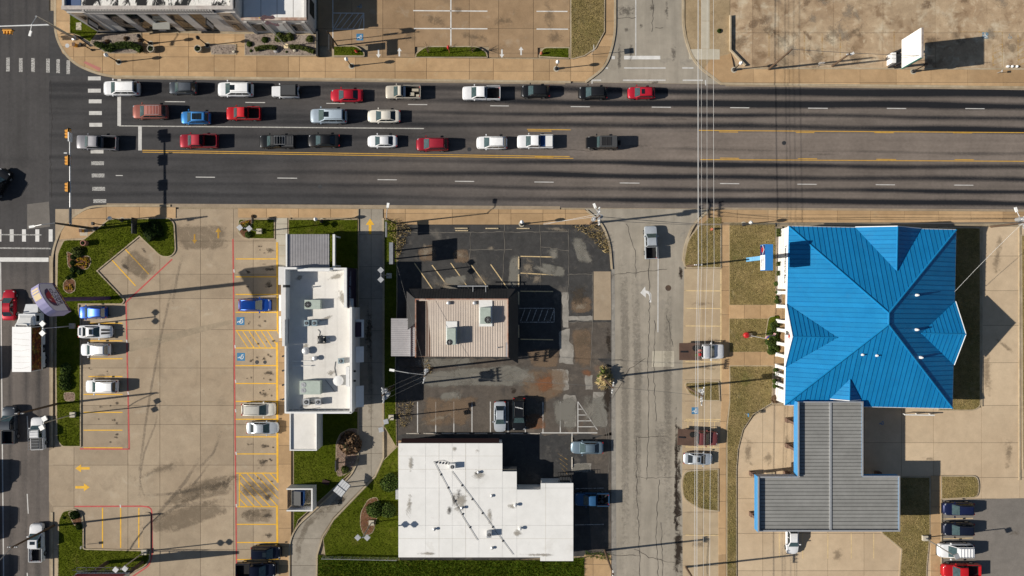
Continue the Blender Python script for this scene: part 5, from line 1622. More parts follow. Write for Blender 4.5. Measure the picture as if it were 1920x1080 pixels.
# --- white restaurant with parapets
def restaurant():
    z = 3.95                                    # roof deck
    X = lambda px, zz=5.2: W(px, 0, zz).x
    Y = lambda py, zz=5.2: W(0, py, zz).y
    r = root('restaurant_building', (X(598), Y(636), 0), 'white flat roofed restaurant with stepped parapets beside the drive-through lane', 'building')
    x0, x1 = X(536), X(659); y0, y1 = Y(772), Y(502)
    xn = X(649)
    M['purple'] = plain('dark_purple_wall', (.022, .014, .034), .6, .3)
    b = MB(); b.prism([(x0, y0), (x1, y0), (x1, Y(578)), (xn, Y(578)), (xn, y1), (x0, y1)], 0, z)
    b.build('wall', M['white_wall'], r)
    # roofing sheets
    cols = [536, 560, 582, 605, 628, 659]; rows = [502, 560, 615, 670, 725, 772]
    for i in range(5):
        for j in range(5):
            xa, xb = X(cols[i]), X(cols[i + 1]); ya, yb = Y(rows[j + 1]), Y(rows[j])
            if i == 4 and j <= 0:
                xb = xn
            MB().box(xa + .01, ya + .01, z - .02, xb - .01, yb - .01, z + .02 + random.uniform(0, .006)).build('roof_sheet', M['roof_white'], r)
    def par(px0, py0, px1, py1, h, zz=5.2, m='white_trim', nm='parapet'):
        return MB().box(X(px0, h), Y(py0, h), z - .3 if nm == 'parapet' else 0, X(px1, h), Y(py1, h), h).build(nm, M[m], r)
    par(536, 772, 659, 775.5, 5.15)                      # south
    par(533.5, 649, 536.5, 775, 5.1)                      # west
    par(655.5, 576, 660, 774, 5.15)                      # east lower
    par(645, 502, 650, 577, 5.35)                        # east upper
    par(556, 502, 645, 505.5, 5.35)                      # north
    par(558, 503, 618, 508.5, 5.6)
    par(522, 500, 533, 534, 6.1, m='white_wall', nm='corner_tower')
    par(533, 501, 556, 505, 6.1)
    par(533, 505, 535, 534, 6.1)
    MB().box(X(533.5), Y(539), z + .03, X(538.5), Y(505), 5.9).build('tower_back', M['dark_steel'], r)
    par(527, 534, 535.5, 599, 5.75, m='white_wall', nm='front_parapet')
    par(529, 599, 534, 649, 5.45, m='white_wall', nm='front_parapet')
    for y0_, y1_ in ((553, 583), (593, 634)):
        par(523, y0_, 527, y1_, 3.3, m='white_trim', nm='awning')
    for y in (668, 695, 722, 749):
        MB().cyl((X(530.5, 3.2), Y(y, 3.2)), .13, 2.9, 3.3, 10).build('wall_lamp', M['black'], r)
    MB().box(X(659.8, 5.1) + .01, Y(600, 4), 2.6, X(659.8, 5.1) + 1.1, Y(578 + 56, 4), 2.75).build('awning', M['white_trim'], r)
    # east wall: purple panel, letters and windows
    xe = xn + .03 + (X(650, 5.35) - xn)
    MB().box(xe - .02, Y(578, 4.9), 0.1, xe + .04, Y(502, 4.9), 4.9).build('sign_panel', M['purple'], r)
    ym = (Y(578, 4.9) + Y(502, 4.9)) / 2
    text_mesh('TACO BELL', .62, plain('letter_blue', (.22, .30, .42), .4), r, (xe + .06, ym, 3.9), (0, 1, 0), (0, 0, 1), depth=.03)
    MB().box(xe + .045, ym - 2.3, 3.3, xe + .09, ym - .25, 3.36).box(xe + .045, ym + .25, 3.3, xe + .09, ym + 2.3, 3.36).build('light_strip', M['lamp_lens'], r)
    xr_ = X(660, 5.15) + .005
    for ya, yb_, zb, zt in ((604, 632, 2.7, 2.9), (650, 680, 2.5, 2.7), (724, 764, 2.5, 2.7)):
        b = MB()
        b.add([(xr_, Y(ya, 3), zt + .3), (xr_, Y(yb_, 3), zt + .3), (xr_ + 1.0, Y(yb_, 3), zb - .1), (xr_ + 1.0, Y(ya, 3), zb - .1)], [(0, 1, 2, 3)])
        b.build('window_awning', M['purple'] if ya == 604 else M['white_trim'], r)
    for ya, yb_ in ((606, 630), (652, 678), (726, 762)):
        w_ = MB().box(xr_, Y(yb_, 2), .9, xr_ + .03, Y(ya, 2), 2.3).build('window', M['white_trim'], r)
        MB().box(xr_ + .03, Y(yb_, 2) + .1, 1.0, xr_ + .04, Y(ya, 2) - .1, 2.2).build('pane', M['glass'], w_)
    # notch with service doors
    MB().box(X(650, 4.6), Y(725, 5.0), z + .02, X(656, 4.6), Y(688, 5.0), 5.02).build('parapet', M['white_trim'], r)
    for y in (696, 714):
        MB().ball((X(660.5, 4.5) + .35, Y(y, 4.5), 4.5), .17, 8, 6).build('security_camera', M['black'], r)
        MB().box(X(660.5, 4.5), Y(y, 4.5) - .03, 4.47, X(660.5, 4.5) + .3, Y(y, 4.5) + .03, 4.53).build('camera_arm', M['black'], r)
    # doors and shop windows to the car park
    xw = x0 - .02
    for ya, yb_ in ((560, 590), (610, 640)):
        w_ = MB().box(xw - .03, Y(yb_, 2), .2, xw, Y(ya, 2), 2.5).build('window', M['white_trim'], r)
        MB().box(xw - .04, Y(yb_, 2) + .1, .3, xw - .03, Y(ya, 2) - .1, 2.4).build('pane', M['glass'], w_)
    d = MB().box(xw - .04, Y(655, 2), .05, xw, Y(644, 2), 2.3).build('door', M['glass'], r)
    MB().box(xw - .09, Y(653, 2), .9, xw - .04, Y(652.5, 2), 1.3).build('handle', M['steel'], d)
    # white scuppers and pipes on the roof
    for k, yy in enumerate((677, 686)):
        MB().tube([W(548, yy, z + .12), W(584, yy, z + .12)], .06, 6).build('drain_pipe', M['white_trim'], r)
    for pts in ([(629, 678), (627, 690), (631, 710), (634, 715)], [(570, 756), (563, 764), (575, 768), (600, 764)], [(596, 618), (600, 622), (598, 632), (603, 628)], [(610, 712), (618, 722), (628, 735)], [(570, 752), (590, 757), (607, 756)]):
        MB().tube([W(a, c, z + .07) for a, c in pts], .03, 5).build('conduit', M['wire_dark'], r)
    b = MB()
    for k in range(10):
        b.ball(W(543 + k * 12, 769.5, z + .1), (.5, .10, .05), 6, 4)
    b.build('roof_gutter', M['joint'], r)
    for k, (x, y, rx, ry) in enumerate(((612, 596, 18, 4), (620, 700, 14, 8), (575, 760, 20, 5), (570, 650, 8, 6), (640, 560, 8, 20), (560, 520, 10, 8), (605, 640, 14, 3), (630, 518, 18, 6))):
        o = stain(960 + (x - 960) * .954, 540 + (y - 540) * .954, rx, ry, 'stain_roof', r, z + .045, -20)
        for v in o.data.vertices: v.co.z = z + .04 + .001 * k
    hvac(585.5, 571, z, 2.1, 1.25, .95, 'pale green unit with one fan at the north end of the restaurant roof', (.22, .5))
    hvac(581, 727, z, 2.75, 1.8, 1.2, 'large pale green unit with two round fans on the restaurant roof', (.18, .3), two=(.18, .72))
    hvac(574.5, 606, z, .65, .8, .8, 'small blue grey unit beside its twin on the restaurant roof', (.5, .5), mat='hvac_blue')
    hvac(589, 606, z, .65, .8, .8, 'small blue grey unit with pipes at its foot on the restaurant roof', (.5, .5), mat='hvac_blue')
    hvac(574, 754, z, .8, .85, .7, 'tilted grey cabinet by the south parapet of the restaurant', (.5, .5), mat='galv')
    hvac(596, 754, z, .7, .85, .8, 'upright grey cabinet by the south parapet of the restaurant', (.5, .5), mat='galv')
    hvac(639, 677, z, .75, .7, .6, 'blue grey box beside the east parapet of the restaurant', (.5, .5), mat='hvac_blue')
    o = root('rooftop_exhaust_fan', W(604, 637, z), 'dark exhaust fan on a black frame on the restaurant roof', 'fan')
    b = MB(); p = W(604, 637, z)
    for k in range(4):
        b.box(p.x - .55, p.y - .5 + k * .3, z + .3, p.x + .55, p.y - .42 + k * .3, z + .36)
    b.box(p.x - .5, p.y - .5, z, p.x - .42, p.y + .5, z + .36).box(p.x + .42, p.y - .5, z, p.x + .5, p.y + .5, z + .36)
    b.build('frame', M['black_matt'], o)
    MB().lathe((p.x, p.y), [(.3, z + .3), (.42, z + .7), (.42, z + .9), (.15, z + 1.0)], 12).build('fan_hood', M['dark_steel'], o)
    pipe_vent(573, 658, z, .55, .3, 'stubby mushroom vent near the west parapet of the restaurant')
    pipe_vent(590, 672, z, .5, .2, 'small domed vent in the middle of the restaurant roof')
    pipe_vent(634, 714, z, .45, .42, 'wide round turbine vent near the east parapet of the restaurant', mat='white_trim')
    pipe_vent(583, 677, z, .3, .05, 'thin pipe vent at the end of a white drain on the restaurant roof', cap=False)
    pipe_vent(583, 686, z, .3, .05, 'thin pipe vent south of its neighbour on the restaurant roof', cap=False)
    pipe_vent(585, 538, z, .6, .07, 'thin pipe vent at the north end of the restaurant roof', cap=False)
    # cold store annexe
    a = root('cold_store', (W(575, 812, 3.2).x, W(575, 812, 3.2).y, 0), 'low white annexe with a rimmed flat roof behind the restaurant', 'building')
    ax0, ax1 = W(543, 0, 3.2).x, W(594, 0, 3.2).x
    ay0, ay1 = W(0, 845, 3.2).y, y0 - .02
    MB().box(ax0, ay0, 0, ax1, ay1, 2.95).build('wall', M['white_wall'], a)
    MB().ring([(ax0, ay0), (ax1, ay0), (ax1, ay1), (ax0, ay1)], [(ax0 + .14, ay0 + .14), (ax1 - .14, ay0 + .14), (ax1 - .14, ay1 - .1), (ax0 + .14, ay1 - .1)], 2.8, 3.2).build('parapet', M['white_trim'], a)
    MB().box(ax0 + .15, ay0 + .15, 2.9, ax1 - .15, ay1 - .12, 2.98).build('roof_sheet', M['roof_white'], a)
    # patio roof to the north
    g = root('patio_roof', (W(580, 468, 3.6).x, W(580, 468, 3.6).y, 0), 'grey ribbed patio roof on a white frame beside the restaurant', 'shelter')
    gx0, gx1 = W(539, 0, 4.0).x, W(617, 0, 4.0).x
    gy0, gy1 = y1 + .05, W(0, 439, 4.0).y
    MB().box(gx0, gy0, 3.75, gx1, gy1, 3.82).build('roof_deck', M['galv_roof'], g)
    n = 26
    b = MB()
    for k in range(n):
        x = gx0 + (gx1 - gx0) * (k + .5) / n
        b.box(x - .045, gy0, 3.82, x + .045, gy1, 3.86)
    b.build('roof_rib', M['galv_roof'], g)
    MB().box(gx0 - .22, gy0, 3.3, gx0 - .03, gy1 + .06, 4.05).build('fascia', M['white_trim'], g)
    MB().box(gx1 + .42, gy0, 3.2, gx1 + .72, gy1, 3.75).build('fascia', M['white_trim'], g)
    for x in (gx0 + .1, gx1 + .55):
        for y in (gy0 + .3, gy1 - .2):
            MB().box(x - .1, y - .1, 0, x + .1, y + .1, 3.3 if x < gx1 else 3.2).build('post', M['white_trim'], g)
M['galv_roof'] = surf('ribbed_roof_grey', (.36, .35, .36), (.31, .30, .31), (.4, 2, 12), .08, .06, .55, .4)
restaurant()

# bin enclosure
def bin_store():
    r = root('bin_enclosure', W(566, 930), 'white walled bin enclosure with a slatted gate beside the walkway', 'enclosure')
    x0, x1 = W(546, 0).x, W(594, 0).x; y0, y1 = W(0, 950).y, W(0, 908).y
    h = 2.1
    for a in ((x0, y1 - .18, x1, y1), (x0, y0, x1, y0 + .18), (x1 - .2, y0 + .18, x1, y1 - .18)):
        MB().box(a[0], a[1], 0, a[2], a[3], h).build('wall', M['white_wall'], r)
    MB().sheet([(x0, y0 + .18), (x1 - .2, y0 + .18), (x1 - .2, y1 - .18), (x0, y1 - .18)], .04 + .1).build('floor', M['conc_dull'], r)
    for k in range(14):
        y = y0 + .3 + k * (y1 - y0 - .5) / 14
        MB().box(x0 + .02, y, .2, x0 + .07, y + .13, 1.8).build('gate_slat', M['dark_steel'], r)
    d = root('dumpster', W(570, 930), 'blue lidded dumpster inside the bin enclosure', 'dumpster')
    cx = W(568, 930).x; cy = (y0 + y1) / 2
    MB().add([(cx - 1.0, cy - .9, .3), (cx + .4, cy - .9, .3), (cx + .4, cy + .9, .3), (cx - 1.0, cy + .9, .3), (cx - 1.15, cy - .95, 1.3), (cx + .5, cy - .95, 1.6), (cx + .5, cy + .95, 1.6), (cx - 1.15, cy + .95, 1.3)],
             [(0, 1, 5, 4), (1, 2, 6, 5), (2, 3, 7, 6), (3, 0, 4, 7), (3, 2, 1, 0)]).build('bin', plain('bin_blue', (.02, .09, .30), .5), d)
    MB().add([(cx - 1.2, cy - .98, 1.32), (cx + .15, cy - .98, 1.56), (cx + .15, cy + .98, 1.56), (cx - 1.2, cy + .98, 1.32)], [(0, 1, 2, 3)]).build('lid', M['dark_steel'], d)
bin_store()

# --- building with the beige ribbed roof
def beige_building():
    zp = 4.3
    X = lambda px, zz=zp: W(px, 0, zz).x
    Y = lambda py, zz=zp: W(0, py, zz).y
    x0, x1, y0, y1 = X(778), X(953), Y(670), Y(560)
    r = root('shop_building', ((x0 + x1) / 2, (y0 + y1) / 2, 0), 'low shop with a beige ribbed roof inside a dark sloping edge', 'building')
    M['dark_shingle'] = surf('dark_ribbed_metal', (.018, .018, .02), (.026, .025, .026), (.6, 3, 16), .15, .2, .6, .4)
    M['beige_roof'] = surf('beige_ribbed_metal', (.50, .43, .37), (.455, .385, .33), (.3, 1.5, 12), .06, .05, .6, .35, streak=(.6, (1.5, .12, 1), .08))
    M['brick_wall'] = surf('brown_wall', (.16, .10, .075), (.12, .08, .06), (.5, 3, 14), .1, .1)
    MB().box(x0, y0, 0, x1, y1, 3.6).build('wall', M['brick_wall'], r)
    # roof deck, low at the west side, with raised ribs
    zw, ze = 3.55, 4.0
    xa, xb = x0 + .9, x1 - .35
    n = 34
    MB().add([(xa, y0 + .05, zw), (xb, y0 + .05, ze), (xb, y1 - .3, ze), (xa - .65, y1 - .3, zw)], [(0, 1, 2, 3)]).build('roof_sheet', M['beige_roof'], r)
    b = MB()
    for k in range(n):
        x = xa + (xb - xa) * (k + .5) / n
        zz = zw + (ze - zw) * (k + .5) / n
        b.add([(x - .06, y0 + .05, zz), (x - .025, y0 + .05, zz + .035), (x + .025, y0 + .05, zz + .035), (x + .06, y0 + .05, zz), (x - .06, y1 - .3, zz), (x - .025, y1 - .3, zz + .035), (x + .025, y1 - .3, zz + .035), (x + .06, y1 - .3, zz)],
              [(0, 4, 5, 1), (1, 5, 6, 2), (2, 6, 7, 3), (0, 1, 2, 3)])
    b.build('roof_rib', M['beige_roof'], r)
    MB().add([(x0 + .15, y0 + .05, zw - .05), (xa, y0 + .05, zw - .01), (xa - .65, y1 - .3, zw - .01), (x0 + .15, y1 - .3, zw - .05)], [(0, 1, 2, 3)]).build('roof_valley', M['beige_roof'], r)
    MB().box(xb, y0 + 2.0, 3.5, x1 - .1, y1 - .3, 4.05).build('cant_strip', M['beige_roof'], r)
    MB().box(xb + .02, y0 + .05, 3.5, x1 - .1, y0 + 2.0, 4.02).build('cant_strip', M['galv'], r)
    MB().box(x0 + .1, y1 - .3, 3.5, x1 - .1, y1 - .14, 4.08).build('cant_strip', M['beige_roof'], r)
    rust = surf('rusty_coping', (.30, .12, .07), (.40, .30, .25), (1.2, 4, 18), .2, .15)
    MB().box(x0, y1 - .14, 3.5, x1, y1, zp).build('coping', rust, r)
    MB().box(x0, y0, 3.5, x0 + .14, y1 - .14, zp).build('coping', rust, r)
    MB().box(x1 - .1, y0, 3.5, x1, y1 - .14, zp).build('coping', rust, r)
    # mansard edge on three sides, built of ribbed panels
    zl, out = 2.7, 1.35
    def mans(a, b_, nrm, cnt, skip=()):
        for k in range(cnt):
            u0, u1 = k / cnt, (k + 1) / cnt
            p0 = Vector(a).lerp(Vector(b_), u0); p1 = Vector(a).lerp(Vector(b_), u1)
            n_ = Vector(nrm)
            e0 = p0 + n_ * out; e1 = p1 + n_ * out
            if k == 0: e0 = e0 - (p1 - p0).normalized() * out * .75
            if k == cnt - 1: e1 = e1 + (p1 - p0).normalized() * out * .75
            bb = MB()
            bb.add([(p0.x, p0.y, zp - .05), (p1.x, p1.y, zp - .05), (e1.x, e1.y, zl), (e0.x, e0.y, zl), (e0.x, e0.y, zl - .2), (e1.x, e1.y, zl - .2)], [(0, 3, 2, 1), (3, 4, 5, 2)])
            q0, q1 = p0 + n_ * .02, e0 + n_ * .02
            d = (p1 - p0).normalized() * .04
            bb.add([(q0.x - d.x, q0.y - d.y, zp - .03), (q0.x + d.x, q0.y + d.y, zp - .03), (q1.x + d.x, q1.y + d.y, zl + .05), (q1.x - d.x, q1.y - d.y, zl + .05)], [(0, 3, 2, 1)])
            bb.build('mansard_panel', M['dark_shingle'], r)
    mans((x0, y1), (x1, y1), (0, 1), 34)
    mans((x1, y1), (x1, y0), (1, 0), 20)
    mans((x0, y0 + 4.6), (x0, y1), (-1, 0), 10)
    for c in r.children:
        if c.name.startswith('mansard_panel'):
            pass
    # low lean-to on the west side
    lx0, lx1, ly0, ly1 = W(733, 0, 2.9).x, x0 - .02, y0 + .02, W(0, 597, 2.9).y
    MB().box(lx0 + .1, ly0 + .1, 0, lx1, ly1 - .1, 2.6).build('lean_to_wall', M['brick_wall'], r)
    nn = 18
    for k in range(nn):
        ya, yb = ly0 + (ly1 - ly0) * k / nn, ly0 + (ly1 - ly0) * (k + 1) / nn
        MB().add([(lx0, ya, 2.75), (lx1, ya, 2.95), (lx1, yb - .05, 2.95), (lx0, yb - .05, 2.75), (lx0, yb - .1, 2.81), (lx1, yb - .1, 3.01), (lx0, yb, 2.75), (lx1, yb, 2.95)],
                 [(0, 1, 5, 4), (4, 5, 7, 6)]).build('lean_to_sheet', M['galv_roof'], r)
    MB().box(X(777, 3.0) - .62, ly0, 2.9, X(777, 3.0) - .5, ly1, 3.12).build('flashing', M['galv'], r)
    # sign rack above the north edge
    b = MB()
    yb = y1 + out + .35
    b.tube([(W(858, 0, 3).x, yb, 3.0), (W(915, 0, 3).x, yb, 3.0)], .09, 6)
    for px in (887, 911):
        b.tube([(W(px, 0, 3).x, yb, 3.0), (W(px, 0, 3).x, y1 + .5, 3.3)], .05, 5)
    b.build('sign_rack', M['galv'], r)
    b = MB()
    b.box(W(966, 0, 2.6).x, W(0, 634, 2.6).y, 2.4, W(969, 0, 2.6).x, W(0, 594, 2.6).y, 2.6)
    b.build('wall_sign', M['galv'], r)
    for px in (883, 900, 930, 850):
        w_ = MB().box(W(px, 0).x - .6, y1, .8, W(px, 0).x + .6, y1 + .04, 2.3).build('window', M['dark_steel'], r)
        MB().box(W(px, 0).x - .52, y1 + .04, .88, W(px, 0).x + .52, y1 + .05, 2.2).build('pane', M['glass'], w_)
    zz = 3.8
    hvac(846, 631, zz, 1.15, 2.2, 1.3, 'tall pale green unit in the middle of the beige roof', (.3, .15), mat='hvac')
    hvac(910, 592, zz + .15, 1.4, 2.2, 1.1, 'pale green unit on a white pad at the edge of the beige roof', (.75, .25), mat='hvac')
    MB().box(W(898, 0, 4).x, W(0, 612, 4).y, 4.03, W(923, 0, 4).x, W(0, 562.5, 4).y, 4.09).build('roof_patch', M['white_trim'], r)
    MB().box(W(836, 0, 4).x, W(0, 646, 4).y, 3.88, W(857, 0, 4).x, W(0, 602.5, 4).y, 3.94).build('roof_patch', M['white_trim'], r)
    pipe_vent(841, 568, 3.75, .3, .16, 'round vent above the north coping of the beige roof')
    pipe_vent(890, 568, 3.85, .3, .16, 'round vent beside the white pad on the beige roof')
    pipe_vent(933, 652, 3.95, .45, .06, 'thin bent pipe at the corner of the beige roof', cap=False)
beige_building()

# --- long white flat roof
def white_building():
    z = 3.0
    X = lambda px: W(px, 0, z).x
    Y = lambda py: W(0, py, z).y
    r = root('office_building', (X(911), Y(940), 0), 'wide low building with a stained white stepped flat roof', 'building')
    fp = [(747, 831), (942, 831), (942, 884), (969, 884), (969, 918), (1014, 918), (1014, 906), (1075, 906), (1075, 1052), (1013, 1052), (1013, 1045), (747, 1045)]
    poly = ccw([(X(a), Y(b)) for a, b in fp])
    wl = inset(poly, .12)
    MB().prism(wl, 0, z - .12).build('wall', M['white_wall'], r)
    MB().prism(poly, z - .3, z - .04).build('roof_edge', M['white_trim'], r)
    xs = [747, 798, 848, 898, 942, 969, 1023, 1075]
    for i in range(len(xs) - 1):
        for ya, yb in ((831, 915), (915, 985), (985, 1052)):
            c = clip_rect(poly, X(xs[i]) + .012, Y(yb) + .012, X(xs[i + 1]) - .012, Y(ya) - .012)
            if len(c) > 2:
                MB().prism(c, z - .04, z + random.uniform(0, .012)).build('roof_sheet', M['roof_bright'], r)
    M['maroon'] = plain('dark_red_metal', (.03, .014, .014), .7, .2)
    b = MB()
    b.add([(X(752), Y(831) + .01, z - .05), (X(936), Y(831) + .01, z - .05), (X(936), Y(831) + .45, 2.3), (X(752), Y(831) + .45, 2.3)], [(0, 1, 2, 3)])
    b.box(X(752), Y(831) + .43, 2.1, X(936), Y(831) + .48, 2.29)
    b.build('front_awning', M['maroon'], r)
    b = MB()
    b.add([(X(942) + .01, Y(884) + .01, 2.8), (X(969), Y(884) + .01, 2.8), (X(969), Y(884) + .5, 2.3), (X(942) + .01, Y(884) + .5, 2.3)], [(0, 1, 2, 3)])
    b.build('front_awning', M['dark_steel'], r)
    for k, (a, c) in enumerate((((747, 855), (942, 855)), ((747, 880), (969, 880)), ((747, 1010), (1075, 1010)), ((1023, 906), (1023, 1052)), ((823, 831), (823, 1045)), ((873, 831), (873, 1045)))):
        MB().tube([W(*a, z + .012), W(*c, z + .012)], .011, 4).build('membrane_seam', M['conc_pale'], r)
    d = MB().box(X(835), Y(831) - .14, .05, X(850), Y(831) - .1, 2.1).build('door', M['glass'], r)
    MB().box(X(836), Y(831) - .1, 1.0, X(836.5), Y(831) - .05, 1.2).build('handle', M['steel'], d)
    for px in (775, 800, 870, 905):
        w_ = MB().box(X(px), Y(831) - .14, .8, X(px + 18), Y(831) - .09, 2.0).build('window', M['dark_steel'], r)
        MB().box(X(px) + .06, Y(831) - .09, .86, X(px + 18) - .06, Y(831) - .08, 1.94).build('pane', M['glass'], w_)
    MB().box(X(747) - .7, Y(944), 0, X(747) + .1, Y(926), 1.1).build('meter_box', M['galv'], r)
    b = MB()
    for k in range(6):
        b.box(X(741), Y(848) + .18 * k, 0, X(747), Y(848) + .18 * k + .14, .5)
    b.build('steps', plain('timber', (.30, .19, .11), .8), r)
    # gas line on blocks crossing the roof
    def runs(name, pts):
        o = root('roof_gas_pipe', W(*pts[0], z), name, 'pipe', 'gas pipes on the white roof')
        MB().tube([W(a, c, z + .09) for a, c in pts], .024, 6).build('pipe', M['wire_dark'], o)
        a, c = Vector(pts[0]), Vector(pts[-1])
        for k in range(1, 6):
            q = a.lerp(c, k / 6)
            p = W(q.x, q.y, z)
            MB().obox((p.x, p.y, z + .04), (.26, .16, .09), 1.0).build('support_block', M['black_matt'], o)
    runs('long dark pipe from the white box to the south cabinet on the white roof', [(813, 865), (836, 908), (850, 937), (868, 970), (895, 1013)])
    runs('dark pipe running from the round fan to the corner of the white roof', [(847, 884), (861, 903), (880, 928), (900, 955), (927, 993), (962, 1040)])
    runs('short dark pipe between the pipe end and the round fan on the white roof', [(813, 866), (830, 863), (848, 870)])
    hvac(848, 875, z, .8, .75, .7, 'small condenser with a round fan on the white roof', (.5, .45), mat='white_trim')
    hvac(917, 1003, z, .65, .8, .8, 'small condenser with a grille at the south side of the white roof', (.5, .5), mat='galv')
    for px, py, h, l in ((866, 953, .4, 'between the two dark pipes'), (814, 993, .35, 'alone near the west edge'), (897, 886, .3, 'beside a grey patch near the fan'), (922, 930, .2, 'east of the long dark pipes'), (923, 1028, .25, 'near the south edge')):
        pipe_vent(px, py, z, h, .12, 'small vent stub on the white roof, ' + l)
    for px, py, l in ((966, 948, 'upper of two at the east wing'), (975, 992, 'lower of two at the east wing')):
        pipe_vent(px, py, z, .45, .14, 'white domed vent, ' + l + ' of the white roof', mat='white_trim')
    for k, (x, y, rx, ry, m) in enumerate(((768, 945, 8, 26, 'stain_roof'), (862, 940, 20, 28, 'stain_roof'), (842, 957, 7, 9, 'stain_soot'), (860, 925, 7, 14, 'stain_soot'), (850, 938, 5, 14, 'stain_soot'), (897, 890, 16, 12, 'stain_roof'), (893, 887, 6, 4, 'stain_soot'), (918, 965, 8, 22, 'stain_roof'), (960, 950, 10, 6, 'stain_roof'), (800, 1038, 20, 4, 'stain_roof'), (895, 845, 8, 6, 'stain_roof'), (970, 1000, 14, 8, 'stain_roof'), (852, 842, 5, 6, 'stain_roof'), (1010, 1040, 40, 4, 'stain_roof'), (770, 870, 6, 20, 'stain_roof'))):
        o = stain(960 + (x - 960) * .97, 540 + (y - 540) * .97, rx, ry, m, r, z + .02)
        oo = org(r)
        for v in o.data.vertices:
            v.co.z = z + .022 + .0012 * k
    g = root('wall_air_conditioner', W(1060, 902, 1.5), 'black air conditioner cage at the corner of the white roof', 'air conditioner')
    p = W(1060, 902, 2.2)
    b = MB()
    for k in range(6):
        b.tube([(p.x - .9 + k * .36, p.y - .2, 1.3), (p.x - .9 + k * .36, p.y - .2, 2.4), (p.x - .9 + k * .36, p.y + .6, 2.4), (p.x - .9 + k * .36, p.y + .6, 0)], .03, 5)
    b.build('cage', M['black'], g)
    MB().box(p.x - .7, p.y - .15, 1.2, p.x + .7, p.y + .5, 2.1).build('casing', M['dark_steel'], g)
white_building()

# --- bank with the blue standing-seam roof
M['blue_roof'] = NT('blue_roof_metal').obj().m
def _blue():
    t = NT('blue_standing_seam')
    n = t.noise(.35, 4); n2 = t.noise(9, 2)
    col = t.mix(t.rng(n, .3, .7, 0, 1), (.006, .175, .41), (.010, .20, .44))
    col = t.val(col, t.rng(n2, .25, .75, .95, 1.05))
    col = t.val(col, t.rng(t.noise(.9, 5, .65, None, .5), .3, .7, .93, 1.07))
    col = t.mix(t.rng(t.noise(.5, 6, .7), .58, .75, 0, .22), col, (.05, .16, .30))
    col = t.val(col, t.rng(t.rand(), 0, 1, .93, 1.07))
    return t.done(t.bsdf(col, .5, .18, 0))
M['blue_roof'] = _blue()
M['blue_seam'] = plain('blue_seam', (.004, .13, .35), .5, .15)
M['blue_fascia'] = plain('blue_fascia', (.05, .26, .55), .45, .4)

def seam_panels(pts, udir, width, parent, mat='blue_roof', name='roof_panel', rib=True, th=.03):
    """cut a flat roof face into strips running up the slope; one object per strip, each with its raised seam"""
    pts = [Vector(p) for p in pts]
    n = (pts[1] - pts[0]).cross(pts[2] - pts[0]).normalized()
    if n.z < 0: n = -n
    u = Vector(udir).normalized()
    v = n.cross(u).normalized()
    o = pts[0]
    P2 = [((p - o).dot(u), (p - o).dot(v)) for p in pts]
    lo, hi = min(p[0] for p in P2), max(p[0] for p in P2)
    cnt = max(1, round((hi - lo) / width))
    w = (hi - lo) / cnt
    for k in range(cnt):
        c = clip_half(clip_half(P2, 0, lo + k * w + .004, False), 0, lo + (k + 1) * w - .004, True)
        if len(c) < 3 or abs(area2(c)) < .02: continue
        c = ccw(c)
        m = len(c)
        up = lambda a, b, h: o + u * a + v * b + n * h
        b = MB()
        b.add([up(a, d, -.02) for a, d in c] + [up(a, d, th) for a, d in c], [tuple(range(m, 2 * m))] + [(i, (i + 1) % m, m + (i + 1) % m, m + i) for i in range(m)])
        if rib:
            q = clip_half(c, 0, lo + k * w + (.06 if mat == 'blue_roof' else .045), True)
            if len(q) > 2:
                q = ccw(q); mq = len(q)
                b.add([up(a, d, th) for a, d in q] + [up(a, d, th + .045) for a, d in q], [tuple(range(mq, 2 * mq))] + [(i, (i + 1) % mq, mq + (i + 1) % mq, mq + i) for i in range(mq)], 1)
        b.build(name, [M[mat], M['blue_seam'] if mat == 'blue_roof' else M['dark_steel']], parent)

